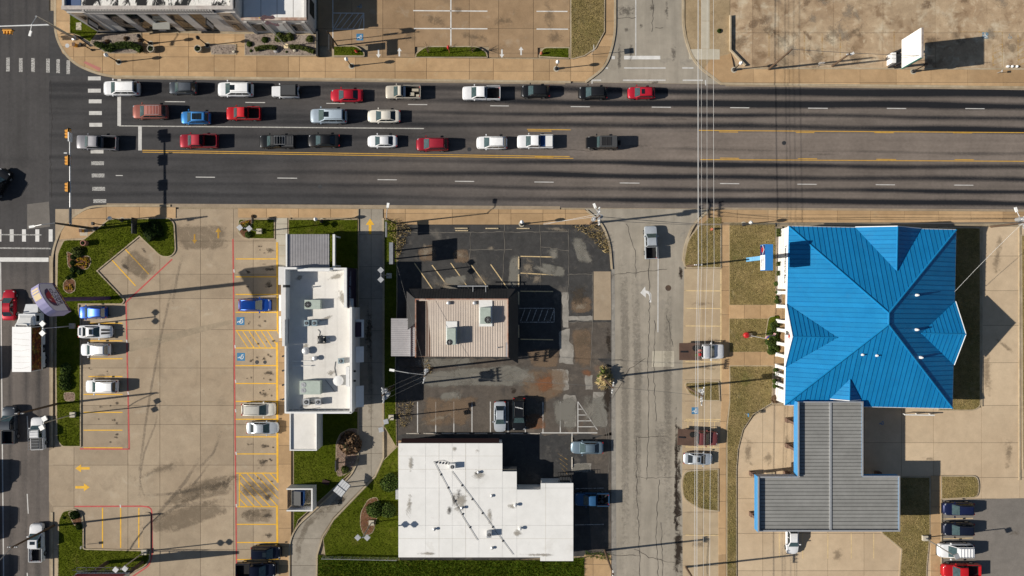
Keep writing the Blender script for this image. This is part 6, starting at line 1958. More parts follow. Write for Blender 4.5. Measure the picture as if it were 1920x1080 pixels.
def bank():
    ez, rz = 3.8, 8.4
    C = W(1632, 595, ez); C.z = 0
    hx, hy = 11.36, 12.1
    r = root('bank_building', C, 'bank with a big bright blue standing-seam hipped roof', 'building')
    g = lambda x, y, z: (C.x + x, C.y + y, z)
    rl = hy - hx
    A, B = g(0, rl, rz), g(0, -rl, rz)
    NW, NE, SE, SW = g(-hx, hy, ez), g(hx, hy, ez), g(hx, -hy, ez), g(-hx, -hy, ez)
    seam_panels([SW, NW, A, B], (0, 1, 0), .63, r)
    seam_panels([SE, NE, A, B], (0, 1, 0), .63, r)
    seam_panels([NW, NE, A], (1, 0, 0), .63, r)
    seam_panels([SW, SE, B], (1, 0, 0), .63, r)
    for p, q in ((NW, A), (NE, A), (SW, B), (SE, B), (A, B)):
        d = Vector((0, 0, .06))
        MB().tube([Vector(p) + d, Vector(q) + d], .11, 6).build('ridge_cap', M['blue_roof'], r)
    sl = (rz - ez) / hx
    def gable(axis, s, c, hw, pz, wall, star=False, back=0.0):
        d = (pz - ez) / sl
        if axis == 'x':
            Pp, Ap = g(s * (hx + .06), c, pz), g(s * (hx - d), c, pz + .0)
            Bs = [g(s * (hx + .06), c + k * hw, ez + .02) for k in (1, -1)]
            ud = (1, 0, 0)
        else:
            Pp, Ap = g(c, s * (hy + .06 - back), pz), g(c, s * (hy - d), pz)
            Bs = [g(c + k * hw, s * (hy + .06 - back), ez + .02 + back * sl) for k in (1, -1)]
            ud = (0, 1, 0)
        for Bp in Bs:
            e = Vector((0, 0, .05))
            seam_panels([Vector(Pp) + e, Vector(Bp) + e, Vector(Ap) + e], ud, .60, r)
        MB().tube([Vector(Pp) + Vector((0, 0, .1)), Vector(Ap) + Vector((0, 0, .1))], .09, 6).build('ridge_cap', M['blue_roof'], r)
        out = (s * .05, 0) if axis == 'x' else (0, s * .05)
        f = MB()
        tri = [Vector(Pp) + Vector((*out, 0)), Vector(Bs[0]) + Vector((*out, 0)), Vector(Bs[1]) + Vector((*out, 0))]
        f.face(tri)
        f.build('gable_wall', M[wall], r)
        for Bp in Bs:
            MB().tube([Vector(Pp) + Vector((*out, .06)), Vector(Bp) + Vector((*out, .06))], .07, 5).build('barge_board', M['white_trim'], r)
        if star:
            pts = []
            for k in range(10):
                rr = .45 if k % 2 == 0 else .19
                a = math.pi / 2 + k * math.pi / 5
                pts.append(g(-hx - .13, c + rr * math.cos(a), ez + 1.3 + rr * math.sin(a)))
            MB().face(pts).build('star_emblem', M['red_paint'], r)
    gable('x', -1, -2.7, 4.25, 6.15, 'white_wall', True)
    gable('x', 1, -1.9, 4.3, 6.15, 'white_wall')
    gable('y', 1, 2.1, 4.45, 6.15, 'white_wall')
    gable('y', -1, -3.4, 2.05, 5.35, 'white_wall', back=1.1)
    # eaves and walls
    for a, b_ in ((NW, NE), (NE, SE), (SE, SW), (SW, NW)):
        a, b_ = Vector(a), Vector(b_)
        MB().tube([a - Vector((0, 0, .08)), b_ - Vector((0, 0, .08))], .10, 4).build('gutter', M['white_trim'], r)
    MB().add([Vector(p) - Vector((0, 0, .06)) for p in (NW, NE, SE, SW)], [(0, 1, 2, 3)]).build('soffit', M['white_wall'], r)
    wx0, wx1, wy = -hx + 1.9, hx - .6, hy - .6
    MB().box(*g(wx0, -wy, 0), *g(wx1, wy, ez - .1)).build('wall', M['white_wall'], r)
    MB().box(*g(-hx + .05, 3.6, 0), *g(wx0, hy - .1, ez - .12)).build('porch_wall', M['white_wall'], r)
    MB().box(*g(-hx - .08, 3.6, 2.6), *g(-hx + .05, hy - .1, ez - .12)).build('fascia_board', M['white_trim'], r)
    text_mesh('Texas National Bank', .62, M['dark_steel'], r, g(-hx - .11, 7.0, 3.2), (0, -1, 0), (0, 0, 1), depth=.02)
    MB().box(*g(-hx + .05, -hy + .1, 0), *g(wx0, -10.2, ez - .12)).build('porch_wall', M['white_wall'], r)
    MB().box(*g(-hx + .05, -hy + .1, 3.15), *g(-hx + .3, 3.6, ez - .12)).build('porch_beam', M['white_trim'], r)
    MB().box(*g(-hx - .25, -10.2, 0), *g(wx0, 3.6, .14)).build('porch_floor', M['conc_walk'], r)
    for y in (3.1, 1.2, -.9, -2.1, -4.0, -5.6, -7.2, -8.3, -9.6):
        MB().box(*g(-hx - .02, y - .22, 0), *g(-hx + .42, y + .22, 3.2)).box(*g(-hx - .08, y - .28, 0), *g(-hx + .48, y + .28, .35)).build('column', M['white_trim'], r)
    for y in (2.2, .2, -3.0, -4.9, -6.4, -8.9):
        w_ = MB().box(*g(wx0 - .05, y - .6, .7), *g(wx0, y + .6, 2.7)).build('window', M['white_trim'], r)
        MB().box(*g(wx0 - .06, y - .5, .8), *g(wx0 - .05, y + .5, 2.6)).build('pane', M['glass'], w_)
    d = MB().box(*g(wx0 - .06, -2.0, .14), *g(wx0, -1.0, 2.5)).build('door', M['glass'], r)
    MB().box(*g(wx0 - .1, -1.15, 1.0), *g(wx0 - .06, -1.1, 1.3)).build('handle', M['steel'], d)
    for y in (-8, -4.5, 4, 8):
        w_ = MB().box(*g(wx1, y - .6, .8), *g(wx1 + .05, y + .6, 2.5)).build('window', M['white_trim'], r)
        MB().box(*g(wx1 + .05, y - .5, .9), *g(wx1 + .06, y + .5, 2.4)).build('pane', M['glass'], w_)
    # vent pipes through the roof
    for px, py, zz in ((1720, 552, 7.0), (1721, 617, 7.0), (1730, 669, 6.7), (1619, 666, 6.9), (1646, 667, 6.9)):
        p = W(px, py, zz)
        b = MB(); b.cyl((p.x, p.y), .09, zz - .6, zz + .25, 8).lathe((p.x, p.y), [(.2, zz - .4), (.16, zz + .0)], 8)
        b.build('vent_pipe', M['white_trim'], r)
    r.rotation_euler.z = R(-1.2)
    return r
BANK = bank()

def canopy():
    z = 5.1
    X = lambda px: W(px, 0, z).x
    Y = lambda py: W(0, py, z).y
    r = root('drive_through_canopy', (X(1557), Y(900), 0), 'grey ribbed canopy roof in the shape of a T with blue edges behind the bank', 'canopy')
    xa, xb, xc, xd = X(1421), X(1496), X(1621), X(1690)
    y0, y1, y2 = Y(998), Y(894), Y(754)
    xm = X(1560)
    M['canopy_roof'] = surf('canopy_metal', (.265, .265, .255), (.225, .225, .215), (.3, 1.5, 12), .07, .06, .5, .4, rv=.05)
    zr = 4.55
    xp = 1.0 / PX
    def face(x0_, x1_, ya, yb):
        seam_panels([(x0_, ya, zr), (x1_, ya, zr), (x1_, yb, zr), (x0_, yb, zr)], (0, 1, 0), .485, r, 'canopy_roof', 'roof_panel')
    face(xa + .5, xm - .12, y0 + .25, y1 - .2)
    face(xm + .12, xd - .15, y0 + .25, y1 - .2)
    face(xb + .5, xm - .12, y1 - .18, y2 - .12)
    face(xm + .12, xc - .15, y1 - .18, y2 - .12)
    MB().box(xm - .14, y0 + .2, zr - .05, xm + .14, y2 - .1, zr + .14).build('ridge_cover', M['galv'], r)
    MB().prism([(xa + .05, y0 + .05), (xd - .05, y0 + .05), (xd - .05, y1 - .05), (xc - .05, y1 - .05), (xc - .05, y2 - .05), (xb + .05, y2 - .05), (xb + .05, y1 - .05), (xa + .05, y1 - .05)], zr - .5, zr - .1, bottom=True).build('deck', M['white_wall'], r)
    def wall(nm, x0_, ya, x1_, yb, top, mat='blue_fascia', cap=True):
        MB().box(x0_, ya, 3.7, x1_, yb, top).build(nm, M[mat], r)
        if cap:
            MB().box(x0_ - .03, ya - .03, top, x1_ + .03, yb + .03, top + .05).build('coping', M['galv'], r)
    wall('fascia', xa, y0, xa + .14, y1, z)
    wall('fascia', xb, y1 + .03, xb + .14, y2, z)
    wall('fascia', xa + .17, y1 - .14, xb + .14, y1, z - .1, 'galv_roof')
    wall('fascia', xc - .14, y1, xc, y2, z - .42, 'blue_fascia')
    wall('fascia', xd - .14, y0 + .2, xd, y1, z - .40, 'blue_fascia')
    wall('fascia', xc + .02, y1 - .14, xd - .16, y1, z - .42, 'blue_fascia')
    wall('fascia', xa + .17, y0, xd, y0 + .14, z - .38, 'galv_roof')
    wall('fascia', xb + .17, y2 - .1, xc - .16, y2, z - .42, 'blue_fascia')
    for px, py in ((1432, 905), (1432, 985), (1500, 905), (1500, 985), (1560, 905), (1560, 985), (1620, 905), (1620, 985), (1680, 905), (1680, 985), (1503, 800), (1612, 800), (1503, 850), (1612, 850)):
        x, y = X(px), Y(py)
        MB().box(x - .18, y - .18, 0, x + .18, y + .18, zr - .5).box(x - .3, y - .3, 0, x + .3, y + .3, .9).build('column', M['brick_wall'], r)
    for px in (1470, 1530, 1590, 1650):
        x = X(px)
        MB().box(x - .6, Y(990), .0, x + .6, Y(902), .18).build('island', M['kerb'], r)
    MB().box(xd + .02, Y(962), .3, xd + .75, Y(926), 1.9).build('equipment_box', M['blue_fascia'], r)
canopy()
for k, (px, py) in enumerate(((1419, 898), (1416.5, 912), (1416, 934), (1416, 966), (1416.5, 971))):
    p = W(px + 6, py, .5)
    o = root('bollard', (p.x, p.y, 0.03), 'white bollard guarding the west side of the grey canopy', 'bollard', 'bollards beside the canopy')
    MB().tube([(p.x, p.y, .03), (p.x - .12, p.y + .02, 1.0)], .09, 8).build('post', M['white_trim'], o)
    MB().cyl((p.x, p.y), .16, .03, .09, 8).build('base', M['conc_pale'], o)
o = root('pipe_barrier', W(1718, 777), 'low white pipe barrier south of the blue roof', 'barrier')
p, q = W(1696, 777.5, 1.0), W(1752, 778.5, 1.0)
MB().tube([p, q], .09, 7).build('rail', M['white_trim'], o)
for t_ in (.05, .5, .95):
    s_ = p.lerp(q, t_)
    MB().tube([(s_.x, s_.y, .03), (s_.x, s_.y, 1.0)], .06, 6).build('post', M['white_trim'], o)

# --- two storey pale building by the junction
def _flaky():
    t = NT('flaking_white_roof')
    n = t.noise(.55, 7, .72, (1.4, .7, 1), .8)
    big = t.noise(.12, 2)
    m = t.rng(t.mul(n, t.rng(big, .35, .65, -.12, .12), 'ADD'), .50, .56, 0, 1)
    col = t.mix(m, (.74, .72, .68), (.018, .018, .02))
    col = t.val(col, t.rng(t.noise(4, 4), .3, .7, .88, 1.1))
    return t.done(t.bsdf(col, .8, .2))
M['flaky'] = _flaky()
M['render_grey'] = surf('pale_render', (.56, .54, .52), (.50, .48, .46), (.3, 1.5, 12), .07, .05)
M['render_beige'] = surf('beige_render', (.42, .34, .26), (.37, .29, .22), (.4, 2, 12), .08, .06)

def old_building():
    G = lambda px: (px - 960) / PX
    h = 7.9
    yF = W(0, 16.5, h).y
    x0, x1 = W(116, 0, h).x, W(436, 0, h).x
    yB = yF + 24
    r = root('two_storey_building', ((x0 + x1) / 2, yF, 0), 'pale two storey building with dark bays, dentil cornice and a flaking black and white roof', 'building')
    MB().box(x0, yF + .35, 0, x1, yB, h - .5).build('wall', M['render_grey'], r)
    MB().box(x0 + .3, yF + .4, h - .5, x1 - .3, yB - .3, h - .42).build('roof_sheet', M['flaky'], r)
    for nm, a in (('parapet', (x0, yF, x1, yF + .35)), ('parapet', (x0, yF + .35, x0 + .3, yB)), ('parapet', (x1 - .3, yF + .35, x1, yB))):
        MB().box(a[0], a[1], h - .9, a[2], a[3], h).build(nm, M['render_grey'], r)
    MB().box(x0 - .06, yF - .1, h - .02, x1 + .06, yF + .4, h + .06).build('coping', surf('stained_coping', (.40, .35, .32), (.50, .47, .44), (.8, 3, 14), .15, .1), r)
    MB().box(x0 + .35, yF + .4, h - .41, x0 + 2.2, yF + 3, h - .38).build('roof_patch', plain('roof_blue', (.06, .10, .2), .7), r)
    # cornice and dentils (dentils are only a few pixels each)
    MB().box(G(216), yF - .22, h - 1.25, G(444), yF, h - 1.0).build('cornice', M['render_grey'], r)
    b = MB()
    n = 46
    for k in range(n):
        x = G(216.5) + (G(443) - G(216.5)) * k / n
        b.box(x, yF - .2, h - .98, x + .19, yF - .005, h - .15)
    o = b.build('dentil', M['render_grey'], r); o['kind'] = 'stuff'
    MB().box(G(216), yF - .03, h - .99, G(444), yF - .001, h - .12).build('dentil_back', M['black_matt'], r)
    # end towers
    for a, c in ((183, 219), (437, 477)):
        MB().box(G(a), yF - .12, 0, G(c), yF + .34, h - .95).build('corner_pier', M['render_grey'], r)
        MB().box(G(a + 7), yF - .16, .3, G(c - 9), yF - .12, 6.2).build('panel', M['render_beige'], r)
        for z0, z1 in ((.8, 3.0), (4.6, 6.0)):
            w_ = MB().box(G(a + 13), yF - .2, z0, G(a + 21), yF - .16, z1).build('window', M['dark_steel'], r)
            MB().box(G(a + 13.8), yF - .21, z0 + .08, G(a + 20.2), yF - .2, z1 - .08).build('pane', M['glass'], w_)
        MB().box(G(a + 7), yF - .18, 6.45, G(c - 9), yF - .12, 6.9).build('panel', M['render_beige'], r)
    # bays between pilasters
    cs = [251, 288, 325, 361, 401]
    for c in cs:
        zb = .5 if c != 325 else 3.6
        w_ = MB().box(G(c - 11), yF + .05, zb, G(c + 11), yF + .345, 6.4).build('bay_window', M['dark_steel'], r)
        for q in range(3):
            for zz in range(3):
                z0 = zb + .1 + (6.3 - zb) / 3 * zz
                MB().box(G(c - 10.4 + q * 7.1), yF + .03, z0, G(c - 4.0 + q * 7.1), yF + .05, z0 + (6.3 - zb) / 3 - .1).build('pane', M['glass'], w_)
    edges = [219] + [c + s for c in cs for s in (-12, 12)] + [437]
    for k in range(0, len(edges), 2):
        MB().box(G(edges[k]), yF - .06, 0, G(edges[k + 1]), yF + .345, 6.6).build('pilaster', M['render_grey'], r)
    MB().box(G(219), yF - .04, 6.42, G(437), yF + .345, h - .9).build('frieze', M['render_grey'], r)
    MB().box(G(219), yF + .0, 0, G(313), yF + .345, .48).build('plinth', M['dark_steel'], r)
    MB().box(G(337), yF + .0, 0, G(437), yF + .345, .48).build('plinth', M['dark_steel'], r)
    MB().box(G(307), yF - .9, 2.9, G(338), yF + .1, 3.1).build('entrance_canopy', plain('canopy_grey', (.27, .27, .25), .6), r)
    d = MB().box(G(314), yF + .2, 0.1, G(336), yF + .3, 3.1).build('door', M['glass'], r)
    MB().box(G(324.5), yF + .15, 1.0, G(325.5), yF + .2, 1.4).build('handle', M['steel'], d)
    # projecting signs
    for px, z0 in ((209, 3.2), (417, 3.0)):
        s = MB().box(G(px) - .04, yF - 1.15, z0, G(px) + .04, yF - .2, z0 + 2.4).build('blade_sign', M['black'], r)
        b = MB()
        for k in range(9):
            b.box(G(px) + .041, yF - .95, z0 + .15 + k * .24, G(px) + .05, yF - .45, z0 + .30 + k * .24)
        b.build('sign_lettering', M['white_trim'], s)
        b = MB()
        for zz in (z0 + .1, z0 + 2.3):
            b.box(G(px) - .02, yF - .2, zz, G(px) + .02, yF - .05, zz + .05)
        b.build('bracket', M['black'], s)
    # single storey wing
    h2 = 5.0
    xa, xb = G(478), W(574, 0, h2).x
    yW = W(0, 37.5, h2).y
    q = root('single_storey_wing', ((xa + xb) / 2, yW, 0), 'lower wing with a white flat roof beside the pale two storey building', 'building')
    MB().box(xa, yW + .3, 0, xb, yB, h2 - .4).build('wall', M['render_grey'], q)
    MB().box(xa + .2, yW + .3, h2 - .4, xb - .3, yB - .2, h2 - .34).build('roof_sheet', M['roof_bright'], q)
    for k in range(3):
        x = xa + .3 + (xb - xa) * (k + 1) / 4
        MB().box(x, yW + .4, h2 - .339, x + .05, yB - .3, h2 - .33).build('roof_seam', M['joint'], q)
    MB().box(xa, yW, 0.0, xb, yW + .3, h2).build('front_parapet', M['render_grey'], q)
    MB().box(xb - .3, yW + .3, h2 - .8, xb, yB, h2).build('parapet', M['render_grey'], q)
    MB().box(xa, yW - .06, h2, xb + .05, yW + .34, h2 + .06).build('coping', surf('brick_coping', (.30, .16, .11), (.50, .44, .38), (.9, 3, 14), .15, .1), q)
    for a, c, m in ((486, 508, 'glass'), (528, 546, 'white_wall'), (558, 578, 'glass')):
        w_ = MB().box(G(a), yW - .04, .9, G(c), yW, 3.7).build('window', M['render_grey'], q)
        MB().box(G(a) + .1, yW - .05, 1.0, G(c) - .1, yW - .04, 3.6).build('pane', M[m], w_)
    for a in (482, 516, 552, 586):
        MB().box(G(a) - .2, yW - .14, 0, G(a) + .2, yW - .0, 4.5).build('pilaster', M['render_grey'], q)
    for k in range(4):
        y = yW + 1.5 + k * 4
        w_ = MB().box(xb, y, 1.2, xb + .04, y + 2.2, 3.4).build('window', M['dark_steel'], q)
        MB().box(xb + .04, y + .1, 1.3, xb + .05, y + 2.1, 3.3).build('pane', M['glass'], w_)
    MB().box(W(596, 0).x, W(0, 108).y, 0, W(599, 0).x, W(0, 58).y, .9).build('low_wall', M['dark_steel'], q)
old_building()

# ------------------------------------------------------------------ lamps, poles, signs
def street_lamp(bx, by, label, h=3.5, mat='black', globe=True):
    p = W(bx, by, .1)
    r = root('street_lamp', (p.x, p.y, .1), label, 'street lamp', 'ornamental lamps on the pavements')
    MB().lathe((p.x, p.y), [(.26, .1), (.26, .22), (.17, .30), (.15, .7), (.075, .85), (.06, h - .75), (.12, h - .70)], 8).build('post', M[mat], r)
    MB().lathe((p.x, p.y), [(.10, h - .72), (.22, h - .55), (.27, h - .30), (.20, h - .06), (.06, h + .04), (.03, h + .12)], 10).build('lantern', M['globe'] if globe else M[mat], r, True)
    MB().cyl((p.x, p.y), .42, .0, .115, 12).build('footing', M['conc_pale'], r)
    return r
street_lamp(222.5, 116.5, 'white globed lamp at the pavement corner by the hedge bed')
street_lamp(659, 124, 'white globed lamp below the small grass island with the dark sign')
street_lamp(1043, 129, 'white globed lamp on the rounded pavement west of the side street')
street_lamp(1376, 131, 'white globed lamp at the end of the low angled wall')
street_lamp(1712, 134, 'black lamp below the big white billboard', mat='black', globe=False)
street_lamp(282, 82, 'black lamp next to the planter pot by the entrance path', mat='black', globe=False)
street_lamp(389, 85, 'black lamp at the narrow gravel bed before the dark bays', mat='black', globe=False)
street_lamp(229, 413, 'white globed lamp on the corner grass by the arrows')
street_lamp(603, 415, 'white globed lamp on the lawn beside the patio roof')
street_lamp(978, 420, 'white globed lamp by the loose wheel stops on the pavement')
street_lamp(1394, 421, 'white globed lamp at the edge of the dry lawn')

def area_light(bx, by, h, label, hx, hy, heads=2, base='conc_pale', az=None):
    """car park light with square heads; hx,hy is the direction of the arm"""
    p = W(bx, by, .14)
    r = root('car_park_light', (p.x, p.y, .1), label, 'lamp post', 'car park lights')
    MB().box(p.x - .36, p.y - .36, 0, p.x + .36, p.y + .36, .5).build('footing', surf('footing_' + str(int(bx)), (.55, .42, .24), (.48, .36, .2), (1, 3, 12), .1, .1) if base == 'y' else M['conc_pale'], r)
    MB().tube([(p.x, p.y, .5), (p.x, p.y, h)], .075, 8).build('post', M['steel'], r)
    d = Vector((hx, hy, 0)).normalized()
    for k in range(heads):
        s = 1 if k == 0 else -1
        c = Vector((p.x, p.y, h)) + d * (.62 * s)
        MB().tube([(p.x, p.y, h - .05), c], .04, 6).build('arm', M['steel'], r)
        MB().obox(c, (.62, .62, .2), math.atan2(d.y, d.x) + math.pi / 4).build('lamp_head', M['galv'], r)
area_light(137, 611, 6.6, 'twin headed lamp beside the striped sports car', 0, 1)
area_light(138, 777, 6.6, 'twin headed lamp at the south end of the grass strip', .3, 1)
area_light(272, 1034, 6.4, 'twin headed lamp on the grass by the car park kerb end', 1, .1)
area_light(487, 434, 5.8, 'twin headed lamp on the small grass island with flowers', 1, -.1)
area_light(730, 517, 6.6, 'twin headed lamp on the shaded strip between the lanes', 0, 1, base='conc_dull')
area_light(734, 782, 6.3, 'twin headed lamp on the grass beside the drive-through bend', .6, 1)
area_light(697, 979, 6.3, 'twin headed lamp in the mulch bed by the round shrubs', 1, 0)
area_light(1733, 1008, 6.5, 'single headed lamp on the dry lawn beside the parked cars', 1, -.4, 1)

def tilt_sign(name, label, cat, bx, by, h, panels, pole_r=.08, mat='dark_steel', group=None, along='y', off=0.0):
    """sign on a pole, panels: (z0, z1, half length, thickness, material, offset along)"""
    p = W(bx, by, .1)
    r = root(name, (p.x, p.y, .1), label, cat, group)
    MB().tube([(p.x, p.y, .1), (p.x, p.y, h)], pole_r, 8).build('post', M[mat], r)
    for z0, z1, hl, th, m, o in panels:
        if along == 'y':
            MB().box(p.x - th / 2, p.y + o - hl, z0, p.x + th / 2, p.y + o + hl, z1).build('panel', M[m], r)
        else:
            MB().box(p.x + o - hl, p.y - th / 2, z0, p.x + o + hl, p.y + th / 2, z1).build('panel', M[m], r)
    return r
tilt_sign('pole_sign', 'black pole sign with two stacked panels on the small grass island', 'sign', 633, 86, 6.0, [(4.1, 4.9, 1.05, .18, 'dark_steel', -1.1), (2.4, 3.9, .5, .18, 'dark_steel', -.75)], .1, 'black')
# road sign posts
def post_sign(bx, by, h, label, mat='white_metal', sz=.45, cat='sign', face=(1, 0), pole='galv', grp='small signs on posts'):
    p = W(bx, by, .1)
    r = root('sign_post', (p.x, p.y, .1), label, cat, grp)
    MB().tube([(p.x, p.y, .1), (p.x, p.y, h)], .035, 6).build('post', M[pole], r)
    a = math.atan2(face[1], face[0])
    MB().obox((p.x, p.y, h - sz / 2), (.03, sz, sz), a).build('plate', M[mat], r)
post_sign(1109, 103, 3.4, 'crossed street name sign at the edge of the dry lawn', 'galv', .75, face=(1, .1))
post_sign(1534, 123, 1.6, 'small white sign near the leaning post by the mottled lot', 'white_metal', .7, face=(0, 1))
post_sign(1870, 137, 1.2, 'short post on the pavement beside the white blocks', 'galv', .3)
post_sign(1397, 775, 1.7, 'small blue sign on the dry lawn by the curved kerb', 'paint_blue', .45)
post_sign(161, 1021, 1.4, 'white marker post in the mulch of the lower grass island', 'white_metal', .35)

# street light with a long arm
def arm_light(bx, by, h, tx, ty, label, mat='galv', wood=False):
    p = W(bx, by, .1)
    r = root('street_light', (p.x, p.y, .1), label, 'street light', 'tall street lights')
    MB().tube([(p.x, p.y, .1), (p.x, p.y, h)], .11, 8, 0, .07).build('post', M['dark_steel'] if not wood else M['wood_pole'], r)
    e = W(tx, ty, h + .3)
    MB().tube([(p.x, p.y, h - .1), Vector((p.x, p.y, h)).lerp(e, .5) + Vector((0, 0, .25)), e], .05, 6).build('arm', M['galv'], r)
    MB().obox(e, (.32, .62, .18), math.atan2(e.y - p.y, e.x - p.x) - math.pi / 2).build('lamp_head', M['globe'], r)
    return r
arm_light(742, 419, 7.5, 727.5, 385, 'tall street light leaning its arm over the road by the drive lane')

# traffic signals
def signal_mast(bx, by, h, arm_end, heads, lum, label, arm_h, face=(-1, 0)):
    p = W(bx, by, .1)
    r = root('traffic_signal', (p.x, p.y, .1), label, 'traffic light')
    MB().lathe((p.x, p.y), [(.32, .1), (.32, .3), (.19, .35), (.16, arm_h), (.11, h)], 10).build('post', M['dark_steel'] if h > 8.5 else M['steel'], r)
    MB().tube([(p.x, p.y, arm_h), arm_end], .13, 8, 0, .07).build('mast_arm', M['galv'], r)
    f = Vector((*face, 0)).normalized()
    s = Vector((-f.y, f.x, 0))
    for c in heads:
        c = Vector(c)
        hd = MB().obox(c, (1.25, .42, .28), Matrix((s, Vector((0, 0, 1)), s.cross(Vector((0, 0, 1))))).transposed()).build('signal_head', M['signal_yellow'], r)
        MB().obox(c - f * .05, (1.55, .72, .03), Matrix((s, Vector((0, 0, 1)), s.cross(Vector((0, 0, 1))))).transposed()).build('back_plate', M['black'], hd)
        for k, m in enumerate(('red_lens', 'signal_yellow', 'leaf_mid')):
            cc = c + s * (.4 * (1 - k)) + f * .15
            MB().tube([cc, cc + f * .32], .19, 10, caps=False).build('visor', M['signal_yellow'], hd)
            MB().tube([cc - f * .02, cc], .16, 10).build('lens', M[m], hd)
    if lum:
        e = Vector(lum)
        MB().tube([(p.x, p.y, h - .1), Vector((p.x, p.y, h)).lerp(e, .5) + Vector((0, 0, .3)), e], .045, 6).build('lamp_arm', M['galv'], r)
        MB().obox(e, (.7, .3, .16), math.atan2(e.y - p.y, e.x - p.x)).build('lamp_head', M['globe'], r)
    return r
ah = 5.6
sg = signal_mast(178, 429, 9.0, W(131, 245, ah), [W(129.5, y, ah - .05) + Vector((.0, 0, 0)) for y in (251, 301, 351)], W(60, 425, 9.2), 'mast arm with three yellow horizontal signal heads over the main road', ah)
pm = W(132, 400, ah)
MB().box(pm.x - .06, W(0, 420, ah).y, ah - .25, pm.x + .06, W(0, 389, ah).y, ah + .25).build('name_plate', M['dark_steel'], sg)
MB().box(pm.x - .06, W(0, 266, ah).y, ah - .3, pm.x + .06, W(0, 249, ah).y, ah + .45).build('turn_plate', M['white_metal'], sg)
e_ = W(123, 287, ah + .6)
MB().tube([W(134, 288, ah), e_], .03, 5).build('sensor_arm', M['galv'], sg)
MB().obox(e_, (.4, .15, .12)).build('sensor', M['galv'], sg)
ah2 = 5.3
signal_mast(140, 72, 8.2, W(-60, 51, ah2), [W(15, 57, ah2 - .05), W(-45, 57, ah2 - .05)], W(57, 63, 8.3), 'mast arm reaching over the cross road beside the pale building', ah2, (0, -1))
def ped_post(bx, by, label):
    p = W(bx, by, .1)
    r = root('pedestrian_signal', (p.x, p.y, .1), label, 'signal', 'pedestrian signal posts')
    MB().cyl((p.x, p.y), .06, .1, 2.7, 8).cyl((p.x, p.y), .16, .1, .3, 8).build('post', M['black'], r)
    MB().box(p.x - .3, p.y - .2, 2.2, p.x - .07, p.y + .2, 2.65).build('signal_box', M['black'], r)
    MB().box(p.x - .12, p.y - .06, 1.1, p.x - .06, p.y + .06, 1.35).build('push_button', M['signal_yellow'], r)
ped_post(173, 94, 'black pedestrian signal post by the red tactile ramp')
ped_post(195, 422, 'black pedestrian signal post beside the mast on the corner grass')
for px, py, l in ((156, 433, 'on the pale cover by the mast'), (143, 86, 'at the curved pavement edge')):
    p = W(px, py, .1)
    o = root('control_box', (p.x, p.y, .1), 'small yellow utility box ' + l, 'utility box', 'yellow utility boxes')
    MB().box(p.x - .17, p.y - .22, .1, p.x + .17, p.y + .22, .75).build('box', M['signal_yellow'], o)
    MB().box(p.x - .2, p.y - .25, .75, p.x + .2, p.y + .25, .8).build('lid', M['brick_wall'], o)

